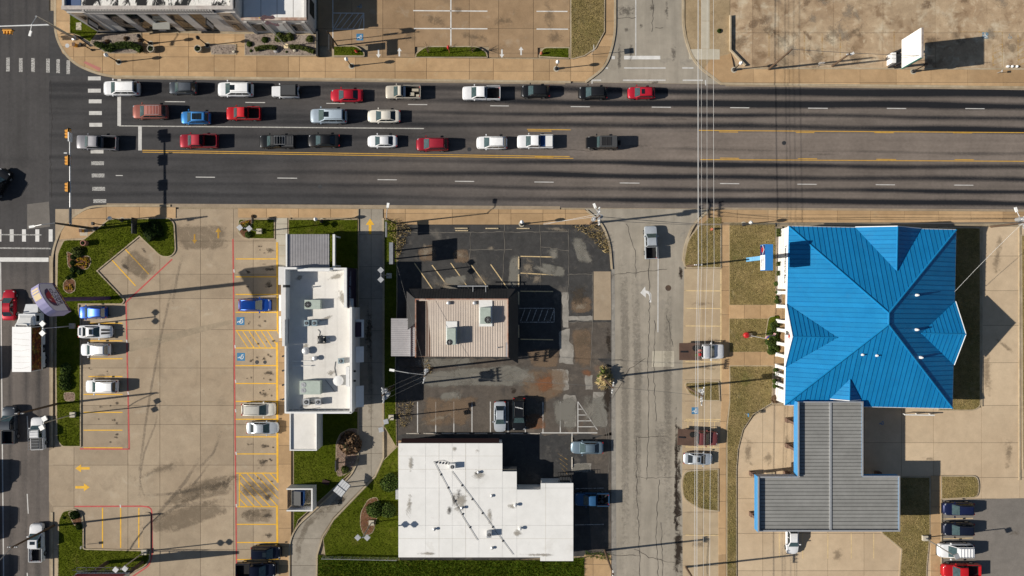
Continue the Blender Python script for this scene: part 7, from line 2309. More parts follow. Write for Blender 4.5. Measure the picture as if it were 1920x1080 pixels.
# restaurant pole sign
M['lavender'] = plain('lavender_sheet', (.36, .34, .55), .5, .35)
M['sign_blue'] = plain('sign_blue_side', (.14, .19, .42), .5, .35)
M['sign_white'] = plain('sign_face', (.60, .58, .70), .4, .4)
M['sign_purple'] = plain('sign_purple', (.045, .02, .10), .45, .35)
M['sign_red'] = plain('sign_red', (.30, .012, .05), .4, .4)
M['sign_gold'] = plain('sign_gold', (.62, .38, .04), .4, .4)
M['cream_panel'] = plain('cream_panel', (.72, .58, .36), .6, .3)
def pole_sign():
    base = W(205, 559, .15)
    r = root('restaurant_sign', base, 'tall purple pole sign with a bell emblem and arched lavender top', 'sign')
    ax = Vector((-.52, .854, 0)).normalized()          # along the face, reading direction
    nm = Vector((.854, .52, 0)).normalized()           # faces the car park
    c = Vector((base.x, base.y, 0))
    z0, z1, hw, dp = 11.2, 15.0, 2.05, .55
    MB().tube([(base.x, base.y, .1), (base.x, base.y, z0)], .26, 8).build('post', M['sign_purple'], r)
    # outline of the face: straight sides, arched top
    prof = [(-hw, z0), (hw, z0), (hw, z1 - 1.2)] + [(hw * math.cos(a), z1 - 1.2 + 1.2 * math.sin(a)) for a in [i * math.pi / 10 for i in range(1, 10)]] + [(-hw, z1 - 1.2)]
    P = lambda u, z, d: c + ax * u + nm * d + Vector((0, 0, z))
    n = len(prof)
    b = MB()
    b.add([P(u, z, -dp) for u, z in prof] + [P(u, z, dp) for u, z in prof], [tuple(range(n, 2 * n)), tuple(reversed(range(n)))] + [(i, (i + 1) % n, n + (i + 1) % n, n + i) for i in range(n)])
    b.build('cabinet', M['lavender'], r)
    f = MB(); q = [(u * .93, z0 + .55 + (z - z0) * .80) for u, z in prof]
    for s in (1, -1):
        f.face([P(u, z, s * (dp + .012)) for u, z in (q if s > 0 else reversed(q))])
    f.build('face', M['sign_white'], r)
    f = MB()
    for s in (1, -1):
        f.face([P(u, z, s * (dp + .014)) for u, z in ((-hw, z0), (hw, z0), (hw, z0 + .5), (-hw, z0 + .5))])
    f.build('lower_band', M['sign_purple'], r)
    zt = z0 + 1.95
    def shape(nm_, pts, m, d):
        MB().face([P(u, zt + v, dp + d) for u, v in pts]).build(nm_, M[m], r)
    shape('emblem_field', [(-1.25, 0), (-1.15, .7), (-.75, 1.15), (-.1, 1.3), (.55, 1.15), (1.05, .75), (1.3, .1), (.8, 0)], 'sign_purple', .02)
    bell = [(-.95, .05), (-.75, .35), (-.62, .8), (-.3, 1.08), (.12, 1.14), (.5, .95), (.68, .6), (.8, .32), (1.12, .12), (.4, .0), (-.4, -.02)]
    shape('bell', bell, 'sign_red', .028)
    shape('clapper', [(-.12, .0), (.22, .02), (.16, .22), (-.06, .22)], 'sign_gold', .036)
    shape('highlight', [(-.5, .62), (-.36, .86), (-.16, .98), (-.22, .82), (-.36, .6)], 'sign_white', .036)
    text_mesh('TACO', .72, M['sign_purple'], r, P(0, z0 + 1.55, dp + .03), ax, (0, 0, 1), depth=.012, sx=1.25)
    text_mesh('BELL', .72, M['sign_purple'], r, P(0, z0 + .96, dp + .03), ax, (0, 0, 1), depth=.012, sx=1.35)
    b = MB()
    for k in range(14):
        u = -1.5 + k * .23
        hgt = .12 + .14 * ((k * 7) % 3) / 2
        b.face([P(u, z0 + .14, dp + .03), P(u + .13, z0 + .14, dp + .03), P(u + .13, z0 + .14 + hgt, dp + .03), P(u, z0 + .14 + hgt, dp + .03)])
    b.build('band_lettering', M['sign_gold'], r)
    for a0, a1 in ((.50, .62), (.64, .76)):
        ang0, ang1 = math.pi * a0, math.pi * a1
        v = []
        for a in (ang0, ang1):
            for d in (-dp + .12, dp - .12):
                v.append(P(hw * 1.012 * math.cos(math.pi - a), z1 - 1.2 + 1.215 * math.sin(a), d))
        MB().add(v, [(0, 1, 3, 2)]).build('top_hatch', M['cream_panel'], r)
pole_sign()

# bank sign
M['navy'] = plain('sign_navy', (.012, .02, .11), .4, .4)
def bank_sign():
    b0 = W(1401, 487, .12)
    r = root('bank_sign', b0, 'blue pole sign with a red star panel above a white panel, before the bank', 'sign')
    x, y = b0.x, b0.y
    MB().box(x - .15, y - .28, .1, x + .15, y + .28, 7.0).build('post', plain('pale_blue_post', (.16, .42, .70), .5), r)
    z0, z1 = 6.7, 8.5
    ya, yb = W(0, 507, 8.4).y, W(0, 458, 8.4).y
    MB().box(x - .45, ya, z0, x + .55, yb, z1).build('cabinet', plain('cabinet_blue', (.03, .20, .52), .5), r)
    xf = x - .46
    ym = ya + (yb - ya) * .60
    MB().box(xf - .02, ym, z0 + .06, xf, yb - .08, z1 - .04).build('navy_panel', M['navy'], r)
    MB().box(xf - .02, ya + .08, z0 + .06, xf, ym - .02, z1 - .04).build('white_panel', M['cream_panel'] if False else M['white_trim'], r)
    cy, cz = (ym + yb) / 2, (z0 + z1) / 2
    pts = []
    for k in range(10):
        rr = .55 if k % 2 == 0 else .22
        a = math.pi / 2 + k * math.pi / 5
        pts.append((xf - .035, cy + rr * math.cos(a), cz + rr * math.sin(a)))
    MB().face(pts).build('star_emblem', M['red_paint'], r)
    MB().tube([(xf - .04, cy + .6, cz + .05), (xf - .04, cy, cz + .62), (xf - .04, cy - .6, cz + .05)], .035, 4).build('roof_mark', M['white_trim'], r)
    yc = (ya + ym) / 2
    text_mesh('Texas National', .24, M['navy'], r, (xf - .03, yc, cz + .35), (0, -1, 0), (0, 0, 1), depth=.008)
    text_mesh('Bank', .5, M['navy'], r, (xf - .03, yc, cz - .25), (0, -1, 0), (0, 0, 1), depth=.008)
bank_sign()

# billboard
def billboard():
    xg = W(960 + 712, 0).x
    y0, y1 = W(0, 128, 2.75).y, W(0, 75, 2.75).y
    r = root('billboard', (xg, (y0 + y1) / 2, .08), 'blank white panelled billboard on dark legs at the edge of the mottled lot', 'billboard')
    z0, z1 = 2.75, 7.3
    n = 6
    hs = [.95, .85, .42, .52, .75, 1.0]
    z = z0
    for k in range(n):
        dz = (z1 - z0) * hs[k] / sum(hs)
        MB().box(xg - .12, y0, z + .02, xg, y1, z + dz - .02).build('panel', M['white_metal'], r)
        z += dz
    MB().box(xg + .002, y0 - .04, z0 - .04, xg + .22, y1 + .04, z1 + .06).build('frame', surf('rusty_frame', (.16, .12, .10), (.30, .27, .25), (1.5, 5, 18), .2, .2), r)
    MB().box(xg - .2, y0 - .07, z0 - .04, xg + .1, y0, z1 + .04).build('edge_trim', plain('green_trim', (.10, .32, .28), .5), r)
    for y in (y0 + .9, y1 - 1.2):
        MB().tube([(xg + .4, y, .05), (xg + .15, y, 2.7)], .17, 8).build('leg', M['black_matt'], r)
        MB().tube([(xg - .5, y + .05, .05), (xg + .1, y, 3.0)], .13, 8).build('brace', M['black_matt'], r)
    MB().box(xg - .75, y0 + 1.15, .05, xg - .2, y1 - 1.3, 1.5).build('cabinet', M['white_metal'], r)
billboard()
# sign with two legs in the middle lot
def two_leg_sign(bx, y0p, y1p, z0, z1, legs, label, th=.45, mat='dark_steel', pole='dark_steel', name='freestanding_sign'):
    x = W(bx, 0).x
    y0, y1 = W(0, y1p).y, W(0, y0p).y
    r = root(name, (x, (y0 + y1) / 2, .03), label, 'sign')
    MB().box(x - th / 2, y0, z0, x + th / 2, y1, z1).build('panel', M[mat], r)
    MB().box(x - th / 2 - .03, y0 - .03, z1, x + th / 2 + .03, y1 + .03, z1 + .05).build('cap', M['steel'], r)
    for py in legs:
        y = W(0, py).y
        MB().tube([(x, y, .03), (x, y, z0)], .1, 8).build('leg', M[pole], r)
two_leg_sign(744, 459, 497, 3.0, 4.7, (470, 485), 'dark two-legged sign seen edge on beside the middle lot')
two_leg_sign(731, 420, 447, 2.3, 3.1, (434,), 'slim pale sign on one leg at the lot corner', .12, 'galv')
# billboard at the south-west edge
def low_billboard():
    y = W(0, 1052).y
    xa, xb = W(146, 0, 4.0).x, W(243, 0, 4.0).x
    r = root('roadside_billboard', ((xa + xb) / 2, y, .1), 'billboard with a catwalk and red printed face on two dark legs', 'billboard')
    z0, z1 = 4.0, 7.6
    MB().box(xa, y - .45, z0, xb, y, z1).build('frame', M['galv'], r)
    MB().box(xa + .25, y, z0 + .55, xb - .25, y + .02, z1 - .2).build('printed_face', M['sign_red'], r)
    MB().box(xa, y, z0, xb, y + .03, z0 + .5).build('trim', plain('billboard_trim', (.34, .40, .50), .5), r)
    b = MB()
    for k in range(16):
        x = xa + .6 + k * .38
        b.box(x, y + .03, z0 + .15, x + .2, y + .04, z0 + .38)
    b.build('trim_lettering', M['navy'], r)
    MB().box(xa - .2, y + .06, z0 - .12, xb + .5, y + .16, z0 - .06).build('catwalk_beam', M['dark_steel'], r)
    MB().box(xa - .2, y + .6, z0 - .12, xb + .5, y + .68, z0 - .06).build('catwalk_beam', M['dark_steel'], r)
    for k in range(7):
        x = xa - .2 + (xb - xa + .7) * k / 6
        MB().box(x - .03, y + .16, z0 - .11, x + .03, y + .6, z0 - .07).build('catwalk_tie', M['dark_steel'], r)
        MB().tube([(x, y + .66, z0 - .08), (x, y + .66, z0 + .9)], .03, 5).build('rail_post', M['dark_steel'], r)
    MB().tube([(xa - .2, y + .66, z0 + .9), (xb + .5, y + .66, z0 + .9)], .03, 5).build('hand_rail', M['dark_steel'], r)
    for px in (203, 268):
        x = W(px, 0).x
        MB().tube([(x, y - .1, .1), (x, y - .2, z0 + .2)], .26, 10).build('leg', M['wood_pole'], r)
low_billboard()
# drive-through order boards
def menu_board():
    p = W(632, 892, .1)
    r = root('menu_board', W(634, 897), 'slanted white menu board with two rows of panels at the drive-through bend', 'sign')
    d = Vector((.78, -.62, 0)).normalized(); n = Vector((.62, .78, 0)).normalized()
    c = W(641, 915, 2.0)
    for k in range(2):
        for j in range(4):
            o_ = Vector((c.x, c.y, 0)) + d * ((j - 1.5) * .36) + n * ((k - .5) * .98)
            MB().obox((o_.x, o_.y, 2.05 - .3 * (k - .5)), (.33, .90, .05), Matrix.Rotation(math.atan2(d.y, d.x), 3, 'Z') @ Matrix.Rotation(-.3, 3, 'X')).build('panel', M['white_metal'], r)
    MB().obox((c.x, c.y, 1.96), (1.55, 2.0, .06), Matrix.Rotation(math.atan2(d.y, d.x), 3, 'Z') @ Matrix.Rotation(-.3, 3, 'X')).build('frame', plain('frame_blue', (.05, .09, .13), .5), r)
    for s in (-.5, .5):
        q = Vector((c.x, c.y, 0)) + d * s - n * .2
        MB().tube([(q.x, q.y, .1), (q.x, q.y, 1.9)], .07, 6).build('post', M['dark_steel'], r)
menu_board()
tilt_sign('order_board', 'dark panel board standing in the gravel bed at the drive-through', 'sign', 636, 867, 2.2, [(.7, 2.2, .75, .16, 'dark_steel', 0)], .06)
tilt_sign('ground_sign', 'small dark sign on the sidewalk strip by the corner grass', 'sign', 262, 425, 2.2, [(.9, 2.2, 1.1, .12, 'dark_steel', 0)], .06)
tilt_sign('ground_sign', 'low dark sign at the flower island by the walkway', 'sign', 480, 415, 1.8, [(1.1, 1.7, .4, .1, 'dark_steel', 0)], .05)
o = root('for_sale_sign', W(612, 906, .1), 'small dark red sign lying on the lawn by the bin enclosure', 'sign')
p = W(611, 904, .2)
MB().obox((p.x, p.y, .3), (1.0, .6, .04), -.3).build('board', M['maroon'], o)
MB().tube([(p.x, p.y, .1), (p.x, p.y, .29)], .04, 5).build('stake', M['wood_pole'], o)

# ------------------------------------------------------------------ utility poles and wires
def utility_pole(bx, by, h, label, arms=(), tf=(), lum=None, r_=.16, lean=(0, 0)):
    p = W(bx, by, 0)
    r = root('utility_pole', (p.x, p.y, .02), label, 'utility pole', 'wooden utility poles')
    top = (p.x + lean[0], p.y + lean[1], h)
    MB().tube([(p.x, p.y, -.1), top], r_, 9, 0, r_ * .72).build('post', M['wood_pole'], r)
    for z, L, a in arms:
        dx, dy = math.cos(R(a)) * L / 2, math.sin(R(a)) * L / 2
        MB().obox((p.x, p.y, z), (L, .12, .14), R(a)).build('cross_arm', M['galv'], r)
        for t in (-.95, -.5, .5, .95):
            MB().lathe((p.x + dx * t, p.y + dy * t), [(.05, z + .07), (.09, z + .2), (.05, z + .3)], 7).build('insulator', M['white_trim'], r)
    for a, z in tf:
        q = (p.x + math.cos(R(a)) * .48, p.y + math.sin(R(a)) * .48)
        t = MB().cyl(q, .29, z - .9, z, 12).build('transformer', M['galv'], r)
        MB().lathe(q, [(.07, z), (.05, z + .3)], 6).build('bushing', M['white_trim'], t)
    if lum:
        e = W(*lum, h - 1.0)
        MB().tube([(p.x, p.y, h - 1.4), Vector((p.x, p.y, h - 1.0)).lerp(e, .5) + Vector((0, 0, .2)), e], .045, 6).build('lamp_arm', M['galv'], r)
        MB().obox(e, (.65, .3, .16), math.atan2(e.y - p.y, e.x - p.x)).build('lamp_head', M['globe'], r)
    return Vector((p.x, p.y, h))
T1 = utility_pole(1107, 419, 10.7, 'tall pole with several cross arms at the corner of the middle lot', [(10.4, 2.2, 90), (9.6, 2.2, 90), (8.8, 1.6, 95)], [(20, 8.2), (200, 8.2)], (1115, 386))
T2 = utility_pole(811, 690, 9.4, 'leaning pole behind the beige roofed shop, with a side lamp', [(9.1, 1.8, 80), (8.3, 1.2, 80)], [(90, 7.6)], (735, 694))
T3 = utility_pole(738, 724, 8.7, 'pole with three grey transformers beside the drive lane', [(8.4, 2.0, 95), (7.9, 1.8, 95)], [(70, 7.9), (0, 7.8), (-70, 7.8)])
T4 = utility_pole(1130, 708, 10.2, 'pole rising out of the dry palm at the side street', [(9.9, 1.4, 80)])
T5 = utility_pole(1288, 726, 8.4, 'pole with a white cross arm on the small grass island', [(8.2, 2.4, 82), (7.6, 1.6, 82)], [(60, 7.0)])
T6 = utility_pole(1289, 499, 6.0, 'short stub pole at the rounded end of the corner grass', [(5.6, 1.0, 0)])
T7 = utility_pole(1286, 1063, 9.0, 'pole by the red paving at the end of the parking strip', [(8.7, 2.2, 90)])
T8 = utility_pole(1134, 1032, 8.4, 'bare pole where the wet gutter starts', [(8.0, .8, 90)])
T9 = utility_pole(1441, 130, 8.4, 'dark pole at the edge of the mottled lot', [], ())
T10 = utility_pole(1560, 124, 5.2, 'brown pole with a small lamp box behind the pavement', [(4.9, .6, 0)], (), (1597, 101))
T11 = utility_pole(1858, 425, 6.8, 'pole with white transformer and lamp at the pavement by the bank drive', [(6.4, 1.6, 90)], [(0, 6.0), (90, 6.0)], (1905, 393))
T12 = utility_pole(102, 985, 8.6, 'leaning pole beside the white pickup by the kerb', [(8.2, 1.2, 0)])
T13 = utility_pole(108, 757, 8.0, 'dark pole on the grass strip beside the cross road', [(7.6, 1.0, 0)])

def wire(pts, label, sag=.5, r_=.028, mat='wire', grp='overhead wires'):
    P = []
    for i in range(len(pts) - 1):
        a, b = Vector(pts[i]), Vector(pts[i + 1])
        n = 14
        for k in range(n + (i == len(pts) - 2)):
            t = k / n
            q = a.lerp(b, t); q.z -= sag * 4 * t * (1 - t)
            P.append(q)
    o = MB().tube(P, r_, 5).build('overhead_wire', M[mat])
    tag(o, label, 'wire', grp)
wz = 8.6
for k, (a, b, c) in enumerate(((1310, 1309, 1304), (1317, 1316, 1309.5), (1328, 1326, 1321), (1339, 1339, 1333))):
    pts = [W(a, -340, wz), W(b, 497, wz), W(c, 735, wz), W(c - 2, 1420, wz)]
    wire(pts, ('westmost', 'second', 'third', 'eastmost')[k] + ' of four pale wires running along the parking strip over the main road', .3, .018 if k in (0, 3) else .014)
wire([W(1311.5, -340, 7.6), W(1310, 500, 7.6), W(1304, 1400, 7.6)], 'thick grey cable just under the pale wires along the parking strip', .3, .028, 'galv')
for k, dy in enumerate((-.7, 0, .7)):
    wire([T3 + Vector((0, dy, -.3)), T2 + Vector((0, dy * .8, -.3))], 'wire between the transformer pole and the shop pole, ' + ('south', 'middle', 'north')[k] + ' strand', .3, .012, 'wire_dark')
wire([T2 + Vector((0, 0, -.5)), T4 + Vector((0, 0, -.5))], 'thin dark wire from the shop pole to the palm pole', .6, .022, 'wire_dark')
wire([T4 + Vector((0, 0, -.5)), T5 + Vector((0, 0, -.3))], 'thin dark wire over the side street from the palm pole', .5, .02, 'wire_dark')
wire([T1 + Vector((0, 0, -.6)), W(1019, 419, 8.2)], 'pale guy wire from the tall corner pole over the pavement', .1, .018)
wire([T1 + Vector((0, .3, -.6)), W(1019, 421, 7.6)], 'second pale guy wire beside the first at the tall corner pole', .1, .018)
wire([T1 + Vector((0, 0, -1)), W(1310, 420, 8.4), W(1500, 418, 8.0), T11 + Vector((0, 0, -.4)), W(2100, 414, 8)], 'dark cable along the south pavement past the blue roof', .4, .04, 'wire_dark')
wire([T1 + Vector((0, -.4, -1.6)), W(1310, 422, 7.8), T11 + Vector((0, 0, -.8))], 'second dark cable along the south pavement past the blue roof', .4, .03, 'wire_dark')
wire([W(1790, 547, 3.9), T11 + Vector((0, 0, -.5))], 'pale service wire from the blue roof eave to the pavement pole', .25, .02)
wire([T8, W(1150, 1200, 8.5)], 'dark wire leaving the bare pole southwards', .2, .03, 'wire_dark')
wire([T12, W(-60, 1110, 9)], 'dark wire from the kerb pole across the cross road', .3, .06, 'wire_dark')
wire([T13, W(-60, 810, 9)], 'dark wire from the grass strip pole across the cross road', .3, .05, 'wire_dark')
wire([T9, W(1477, 102, 6.4)], 'rusty brace wire from the dark pole by the mottled lot', 0, .05, 'wire_dark')
wire([T9, W(1750, 105, 7)], 'dark wire from the pole to the billboard', .3, .03, 'wire_dark')
wire([T2 + Vector((0, 0, -2)), W(745, 500, 5)], 'thin wire from the shop pole to the dark two-legged sign', .2, .015, 'wire_dark')

# ------------------------------------------------------------------ flags
def flag_mat(name, kind):
    t = NT(name).obj()
    s = t.node('ShaderNodeSeparateXYZ', {0: t.pos})
    w = t.node('ShaderNodeMath', {0: t.mul(s.outputs[2], 5.2), 1: 1.0}, operation='FRACT').outputs[0] if False else t.mul(t.mul(s.outputs[2], 3.4), 1.0, 'FRACT')
    col = t.mix(t.rng(w, .48, .52, 0, 1), (.50, .02, .04), (.78, .77, .76))
    return t.done(t.bsdf(col, .8, .2))
M['flag'] = flag_mat('striped_flag', 0)
M['flag_blue'] = plain('flag_blue', (.02, .05, .25), .8)
def flag_pole(bx, by, h, label, flags):
    p = W(bx, by, .1)
    r = root('flagpole', (p.x, p.y, .1), label, 'flagpole', 'flagpoles')
    MB().tube([(p.x, p.y, .1), (p.x, p.y, h)], .07, 8, 0, .04).build('post', M['galv'], r)
    MB().ball((p.x, p.y, h + .08), .1, 8, 5).build('finial', M['sign_gold'], r)
    MB().box(p.x - .3, p.y - .3, 0, p.x + .3, p.y + .3, .25).build('footing', M['cream_panel'], r)
    for z, L, hh, d in flags:
        V, Fc = [], []
        n = 8
        for i in range(n + 1):
            t = i / n
            off = Vector(d) * (L * t)
            sw = .18 * math.sin(t * 6)
            for zz in (z, z - hh):
                V.append((p.x + off.x - d[1] * sw, p.y + off.y + d[0] * sw, zz - .9 * t * t + (.1 if zz == z else 0) * math.sin(5 * t)))
        for i in range(n):
            Fc.append((2 * i, 2 * i + 1, 2 * i + 3, 2 * i + 2))
        f = MB().add(V[:], Fc).build('flag', M['flag'], r, True)
        V2 = [(v[0] - d[1] * .012, v[1] + d[0] * .012 - .01, v[2]) for v in V[:8]]
        V2 = [(v[0], v[1], v[2] if k % 2 == 0 else V2[k - 1][2] - hh * .5) for k, v in enumerate(V2)]
        MB().add(V2, [(2 * i, 2 * i + 1, 2 * i + 3, 2 * i + 2) for i in range(3)]).build('canton', M['flag_blue'], f)
flag_pole(537, 87, 10.6, 'tall flagpole with two flags in the gravel bed before the wing', [(10.4, 1.5, 1.1, (.8, .6, 0)), (8.9, 1.4, 1.0, (.95, .3, 0))])
flag_pole(1406, 629, 7.2, 'flagpole with a striped flag on the small lawn before the bank', [(6.9, 1.7, 1.0, (.9, .42, 0))])
p = W(1397, 628, .1)
o = root('red_planter', (p.x, p.y, .1), 'round red tub on the small lawn before the bank', 'planter')
MB().lathe((p.x, p.y), [(.30, .1), (.42, .5), (.40, .85), (.26, .95)], 14).build('tub', M['red_paint'], o, True)
MB().cyl((p.x, p.y), .2, .95, 1.0, 12).build('lid', M['red_lens'], o)

# ------------------------------------------------------------------ planting
def leaf_ball(rad, n, size, seed, flat_=1.0, clumps=7, hollow=.55):
    rg = np.random.default_rng(seed)
    d = rg.normal(size=(n, 3)); d /= np.linalg.norm(d, axis=1)[:, None]
    d[:, 2] = np.abs(d[:, 2]) * .95 - .05
    lump = np.ones(n)
    for _ in range(clumps):
        c = rg.normal(size=3); c[2] = abs(c[2]); c /= np.linalg.norm(c)
        lump += .16 * np.exp(-((1 - d @ c) / .12)) - .03
    rr = rad * lump * (hollow + (1 - hollow) * rg.random(n) ** .4)
    C = d * rr[:, None]; C[:, 2] *= flat_
    nrm = d + .8 * rg.normal(size=(n, 3)); nrm /= np.linalg.norm(nrm, axis=1)[:, None]
    a = np.cross(nrm, rg.normal(size=(n, 3))); a /= np.linalg.norm(a, axis=1)[:, None]
    b = np.cross(nrm, a)
    s = size * (.6 + .8 * rg.random((n, 1)))
    V = np.stack([C - a * s, C + b * s * .6, C + a * s, C - b * s * .6], 1)
    return V.reshape(-1, 3), np.arange(4 * n).reshape(-1, 4)
BALL = {}
def shrub(px, py, rad, label, leaf='leaf_mid', flat_=.85, name='shrub', grp='shrubs', z=.15, h=0.0, n=700, cat='shrub', size=None):
    p = W(px, py, z + rad * .5)
    key = (leaf, round(flat_, 1), name, n)
    r = root(name, (p.x, p.y, z), label, cat, grp)
    if key not in BALL:
        v, f = leaf_ball(1.0, n, size or .13, len(BALL) + 3, flat_)
        BALL[key] = raw_mesh('foliage', v, f, M[leaf])
        BALL[('core', key)] = MB().ball((0, 0, .1), (.62, .62, .62 * flat_), 10, 6).mesh('core', M['core'])
        BALL[('stem', key)] = MB().tube([(0, 0, -.1), (.02, 0, .5)], .07, 6, 0, .04).mesh('stem', M['twig'])
    rot = random.uniform(0, 6.28)
    for nm, kk in (('foliage', key), ('inner_foliage', ('core', key)), ('stem', ('stem', key))):
        o = bpy.data.objects.new(nm, BALL[kk])
        COL.objects.link(o); o.parent = r
        o.location = (0, 0, h); o.scale = (rad, rad, rad); o.rotation_euler.z = rot
    return r

def hedge(pts, w, h, label, leaf='leaf_mid', z=.17, name='hedge', grp='clipped hedges', cat='hedge', dens=420):
    P = [W(a, b, z) for a, b in pts]
    r = root(name, P[0], label, cat, grp)
    V, core = [], MB()
    rg = np.random.default_rng(len(pts) * 7 + int(pts[0][0]))
    Ls = [(P[i + 1] - P[i]).length for i in range(len(P) - 1)]
    for i in range(len(P) - 1):
        n = int(dens * Ls[i])
        t = rg.random(n)
        base = np.outer(1 - t, P[i]) + np.outer(t, P[i + 1])
        a = rg.random(n) * 2 * np.pi
        rr = .75 + .3 * rg.random(n)
        d = (P[i + 1] - P[i]).normalized()
        nn = np.array([-d.y, d.x, 0])
        c = base + nn * (np.cos(a) * w * .5 * rr)[:, None]
        c[:, 2] = z + h * .5 + np.sin(a) * h * .55 * rr
        nrm = rg.normal(size=(n, 3)) + np.array([0, 0, .6]); nrm /= np.linalg.norm(nrm, axis=1)[:, None]
        u = np.cross(nrm, rg.normal(size=(n, 3))); u /= np.linalg.norm(u, axis=1)[:, None]
        v = np.cross(nrm, u)
        s = .07 * (.6 + .8 * rg.random((n, 1)))
        V.append(np.stack([c - u * s, c + v * s * .6, c + u * s, c - v * s * .6], 1).reshape(-1, 3))
        a_, b_ = P[i], P[i + 1]
        core.tube([(a_.x, a_.y, z + h * .42), (b_.x, b_.y, z + h * .42)], min(w, h) * .40, 7)
    V = np.concatenate(V) - np.array(P[0])
    o = bpy.data.objects.new('foliage', raw_mesh('foliage', V, np.arange(len(V)).reshape(-1, 4), M[leaf]))
    COL.objects.link(o); o.parent = r
    core.build('inner_foliage', M['core'], r)
hedge([(181, 83), (190, 86), (200, 90), (205, 95)], .8, .8, 'short dark hedge arm behind the curved hedge in the corner bed', 'leaf_mid')
hedge([(204, 95), (215, 89), (232, 86), (250, 87), (262, 92), (268, 96)], 1.0, .9, 'long curved dark hedge in the corner bed', 'leaf_mid')
hedge([(480, 94), (494, 90), (508, 89), (520, 93)], .6, .6, 'low curved hedge beside the grey rock in the gravel bed', 'leaf_olive')
hedge([(545, 89), (560, 89), (575, 93), (590, 99)], .6, .6, 'low curved hedge running to the dark low wall', 'leaf_olive')
for px, py, rr, lf, l in ((523, 68, .85, 'leaf_olive', 'bright bush against the front of the lower wing, beside the flagpole'), (542, 68, .7, 'leaf_olive', 'second bright bush against the front of the lower wing'), (532, 71, .6, 'leaf_olive', 'small bush between two bright bushes at the lower wing'),
                          (496, 74, .55, 'leaf_mid', 'small round bush alone in the gravel before the first wing window'), (467, 82, .5, 'leaf_mid', 'small bush at the path edge of the gravel bed'), (580, 72, .6, 'leaf_olive', 'olive bush at the corner of the lower wing'), (470, 95, .25, 'leaf_mid', 'tiny tuft near the path in the gravel bed'), (537, 97, .2, 'leaf_mid', 'tiny tuft beside a pale rock in the gravel bed'),
                          (262, 75, .35, 'leaf_brown', 'brown dry bush at the end of the corner bed'), (200, 78, .4, 'leaf_brown', 'brown dry bush amid the corner gravel'), (235, 72, .4, 'leaf_brown', 'brown dry bush behind the long curved hedge'),
                          (143, 472, .95, 'leaf_olive', 'round clipped shrub beside the brick red tub'), (136, 482, .45, 'leaf_dark', 'small dark shrub at the top of the flower bed'), (135, 493, .5, 'leaf_dark', 'dark shrub at the middle of the flower bed edge'), (136, 505, .6, 'leaf_dark', 'dark shrub at the lower end of the flower bed'), (148, 510, .5, 'leaf_dark', 'dark shrub between the two flower beds'), (134, 517, .45, 'leaf_dark', 'dark shrub above the small flower bed'), (127, 521, .35, 'leaf_dark', 'tiny dark shrub beside the small flower bed'),
                          (120, 693, 1.0, 'leaf_mid', 'large round shrub at the end of the truck shadow'), (118, 709, .95, 'leaf_mid', 'middle one of three round shrubs on the grass strip'), (119, 723, 1.0, 'leaf_mid', 'round shrub above the small gravel patch'),
                          (463, 424, .55, 'leaf_olive', 'olive shrub among the island flowers'), (457, 428, .4, 'leaf_olive', 'pale shrub behind the twin lamp heads'), (465, 440, .6, 'leaf_mid', 'green shrub at the lower end of the flower island'), (473, 406, .3, 'leaf_brown', 'small brown shrub on the island corner'),
                          (653, 835, 1.9, 'leaf_brown', 'big bare brown bush in the gravel bed by the drive lane'), (646, 881, .65, 'leaf_olive', 'small olive bush at the tip of the gravel bed'),
                          (138, 967, .75, 'leaf_dark', 'dark leafy shrub in the mulch of the lower island'), (146, 988, .55, 'leaf_dark', 'dark low shrub below the white marker post'), (119, 971, .25, 'leaf_dark', 'tiny plant on the lower grass island'),
                          (1349.0, 57, .35, 'leaf_dark', 'single dark bush on the bare verge')):
    shrub(px, py, rr, l, lf, name='shrub')
for px, py, rr, l in ((730, 907, 1.5, 'big clipped round shrub alone beside the white roof'), (702, 957, 1.35, 'clipped round shrub over the mulch bed'), (728, 957, 1.3, 'clipped round shrub next to the white roof wall')):
    shrub(px, py, rr, l, 'leaf_mid', .95, 'round_shrub', 'clipped round shrubs', .1, .3, 1500, size=.09)
hedge([(272, 421), (276, 430), (282, 441), (290, 449)], 1.6, 1.3, 'dark curved clipped hedge on the corner grass', 'leaf_dark', .16)
shrub(286, 428, 1.3, 'tall dark shrub beside the curved hedge on the corner grass', 'leaf_dark', .9, 'shrub')
shrub(297, 437, .7, 'small dark shrub below the tall dark shrub', 'leaf_dark')
for y0, y1, l in ((426, 447, 'tall clipped hedge block at the north end of the bank wall'), (488, 502, 'clipped hedge block under the bank lettering, north of its twin'), (505, 520, 'clipped hedge block under the bank lettering, south of its twin')):
    hedge([(1460, y0 + 3), (1460, y1 - 3)], 1.0, 1.1, l, 'leaf_olive', .16)
k = 0
for px, py, rr, l in ((1458, 548, .35, 'between hedge block and first column'), (1457, 557, .3, 'by the first column'), (1458, 565, .45, 'at the start of the north footpath'), (1456, 532, .4, 'below the clipped blocks'),
                      (1455, 694, .4, 'south of the south footpath'), (1456, 702, .35, 'by the pole shadow'), (1454, 715, .45, 'halfway along the south bed'), (1455, 724, .45, 'above the yellow flowers')):
    shrub(px, py, rr, 'small shrub along the bank porch ' + l, 'leaf_mid', grp='porch shrubs')
shrub(1456, 749, .7, 'rusty olive bush at the south corner of the bank porch', 'leaf_brown')
for k, (px, py, rr) in enumerate(((1457, 606, .55), (1450, 611, .5), (1452, 618, .55), (1446, 626, .6), (1452, 632, .55), (1444, 640, .75), (1449, 648, .65), (1455, 652, .5), (1446, 659, .6), (1457, 641, .5), (1456, 625, .5))):
    shrub(px, py, rr, ('clipped dark cushion shrub in the oval bed before the bank gable'), 'leaf_mid', .9, 'cushion_shrub', 'cushion shrubs in the oval bed', n=500)
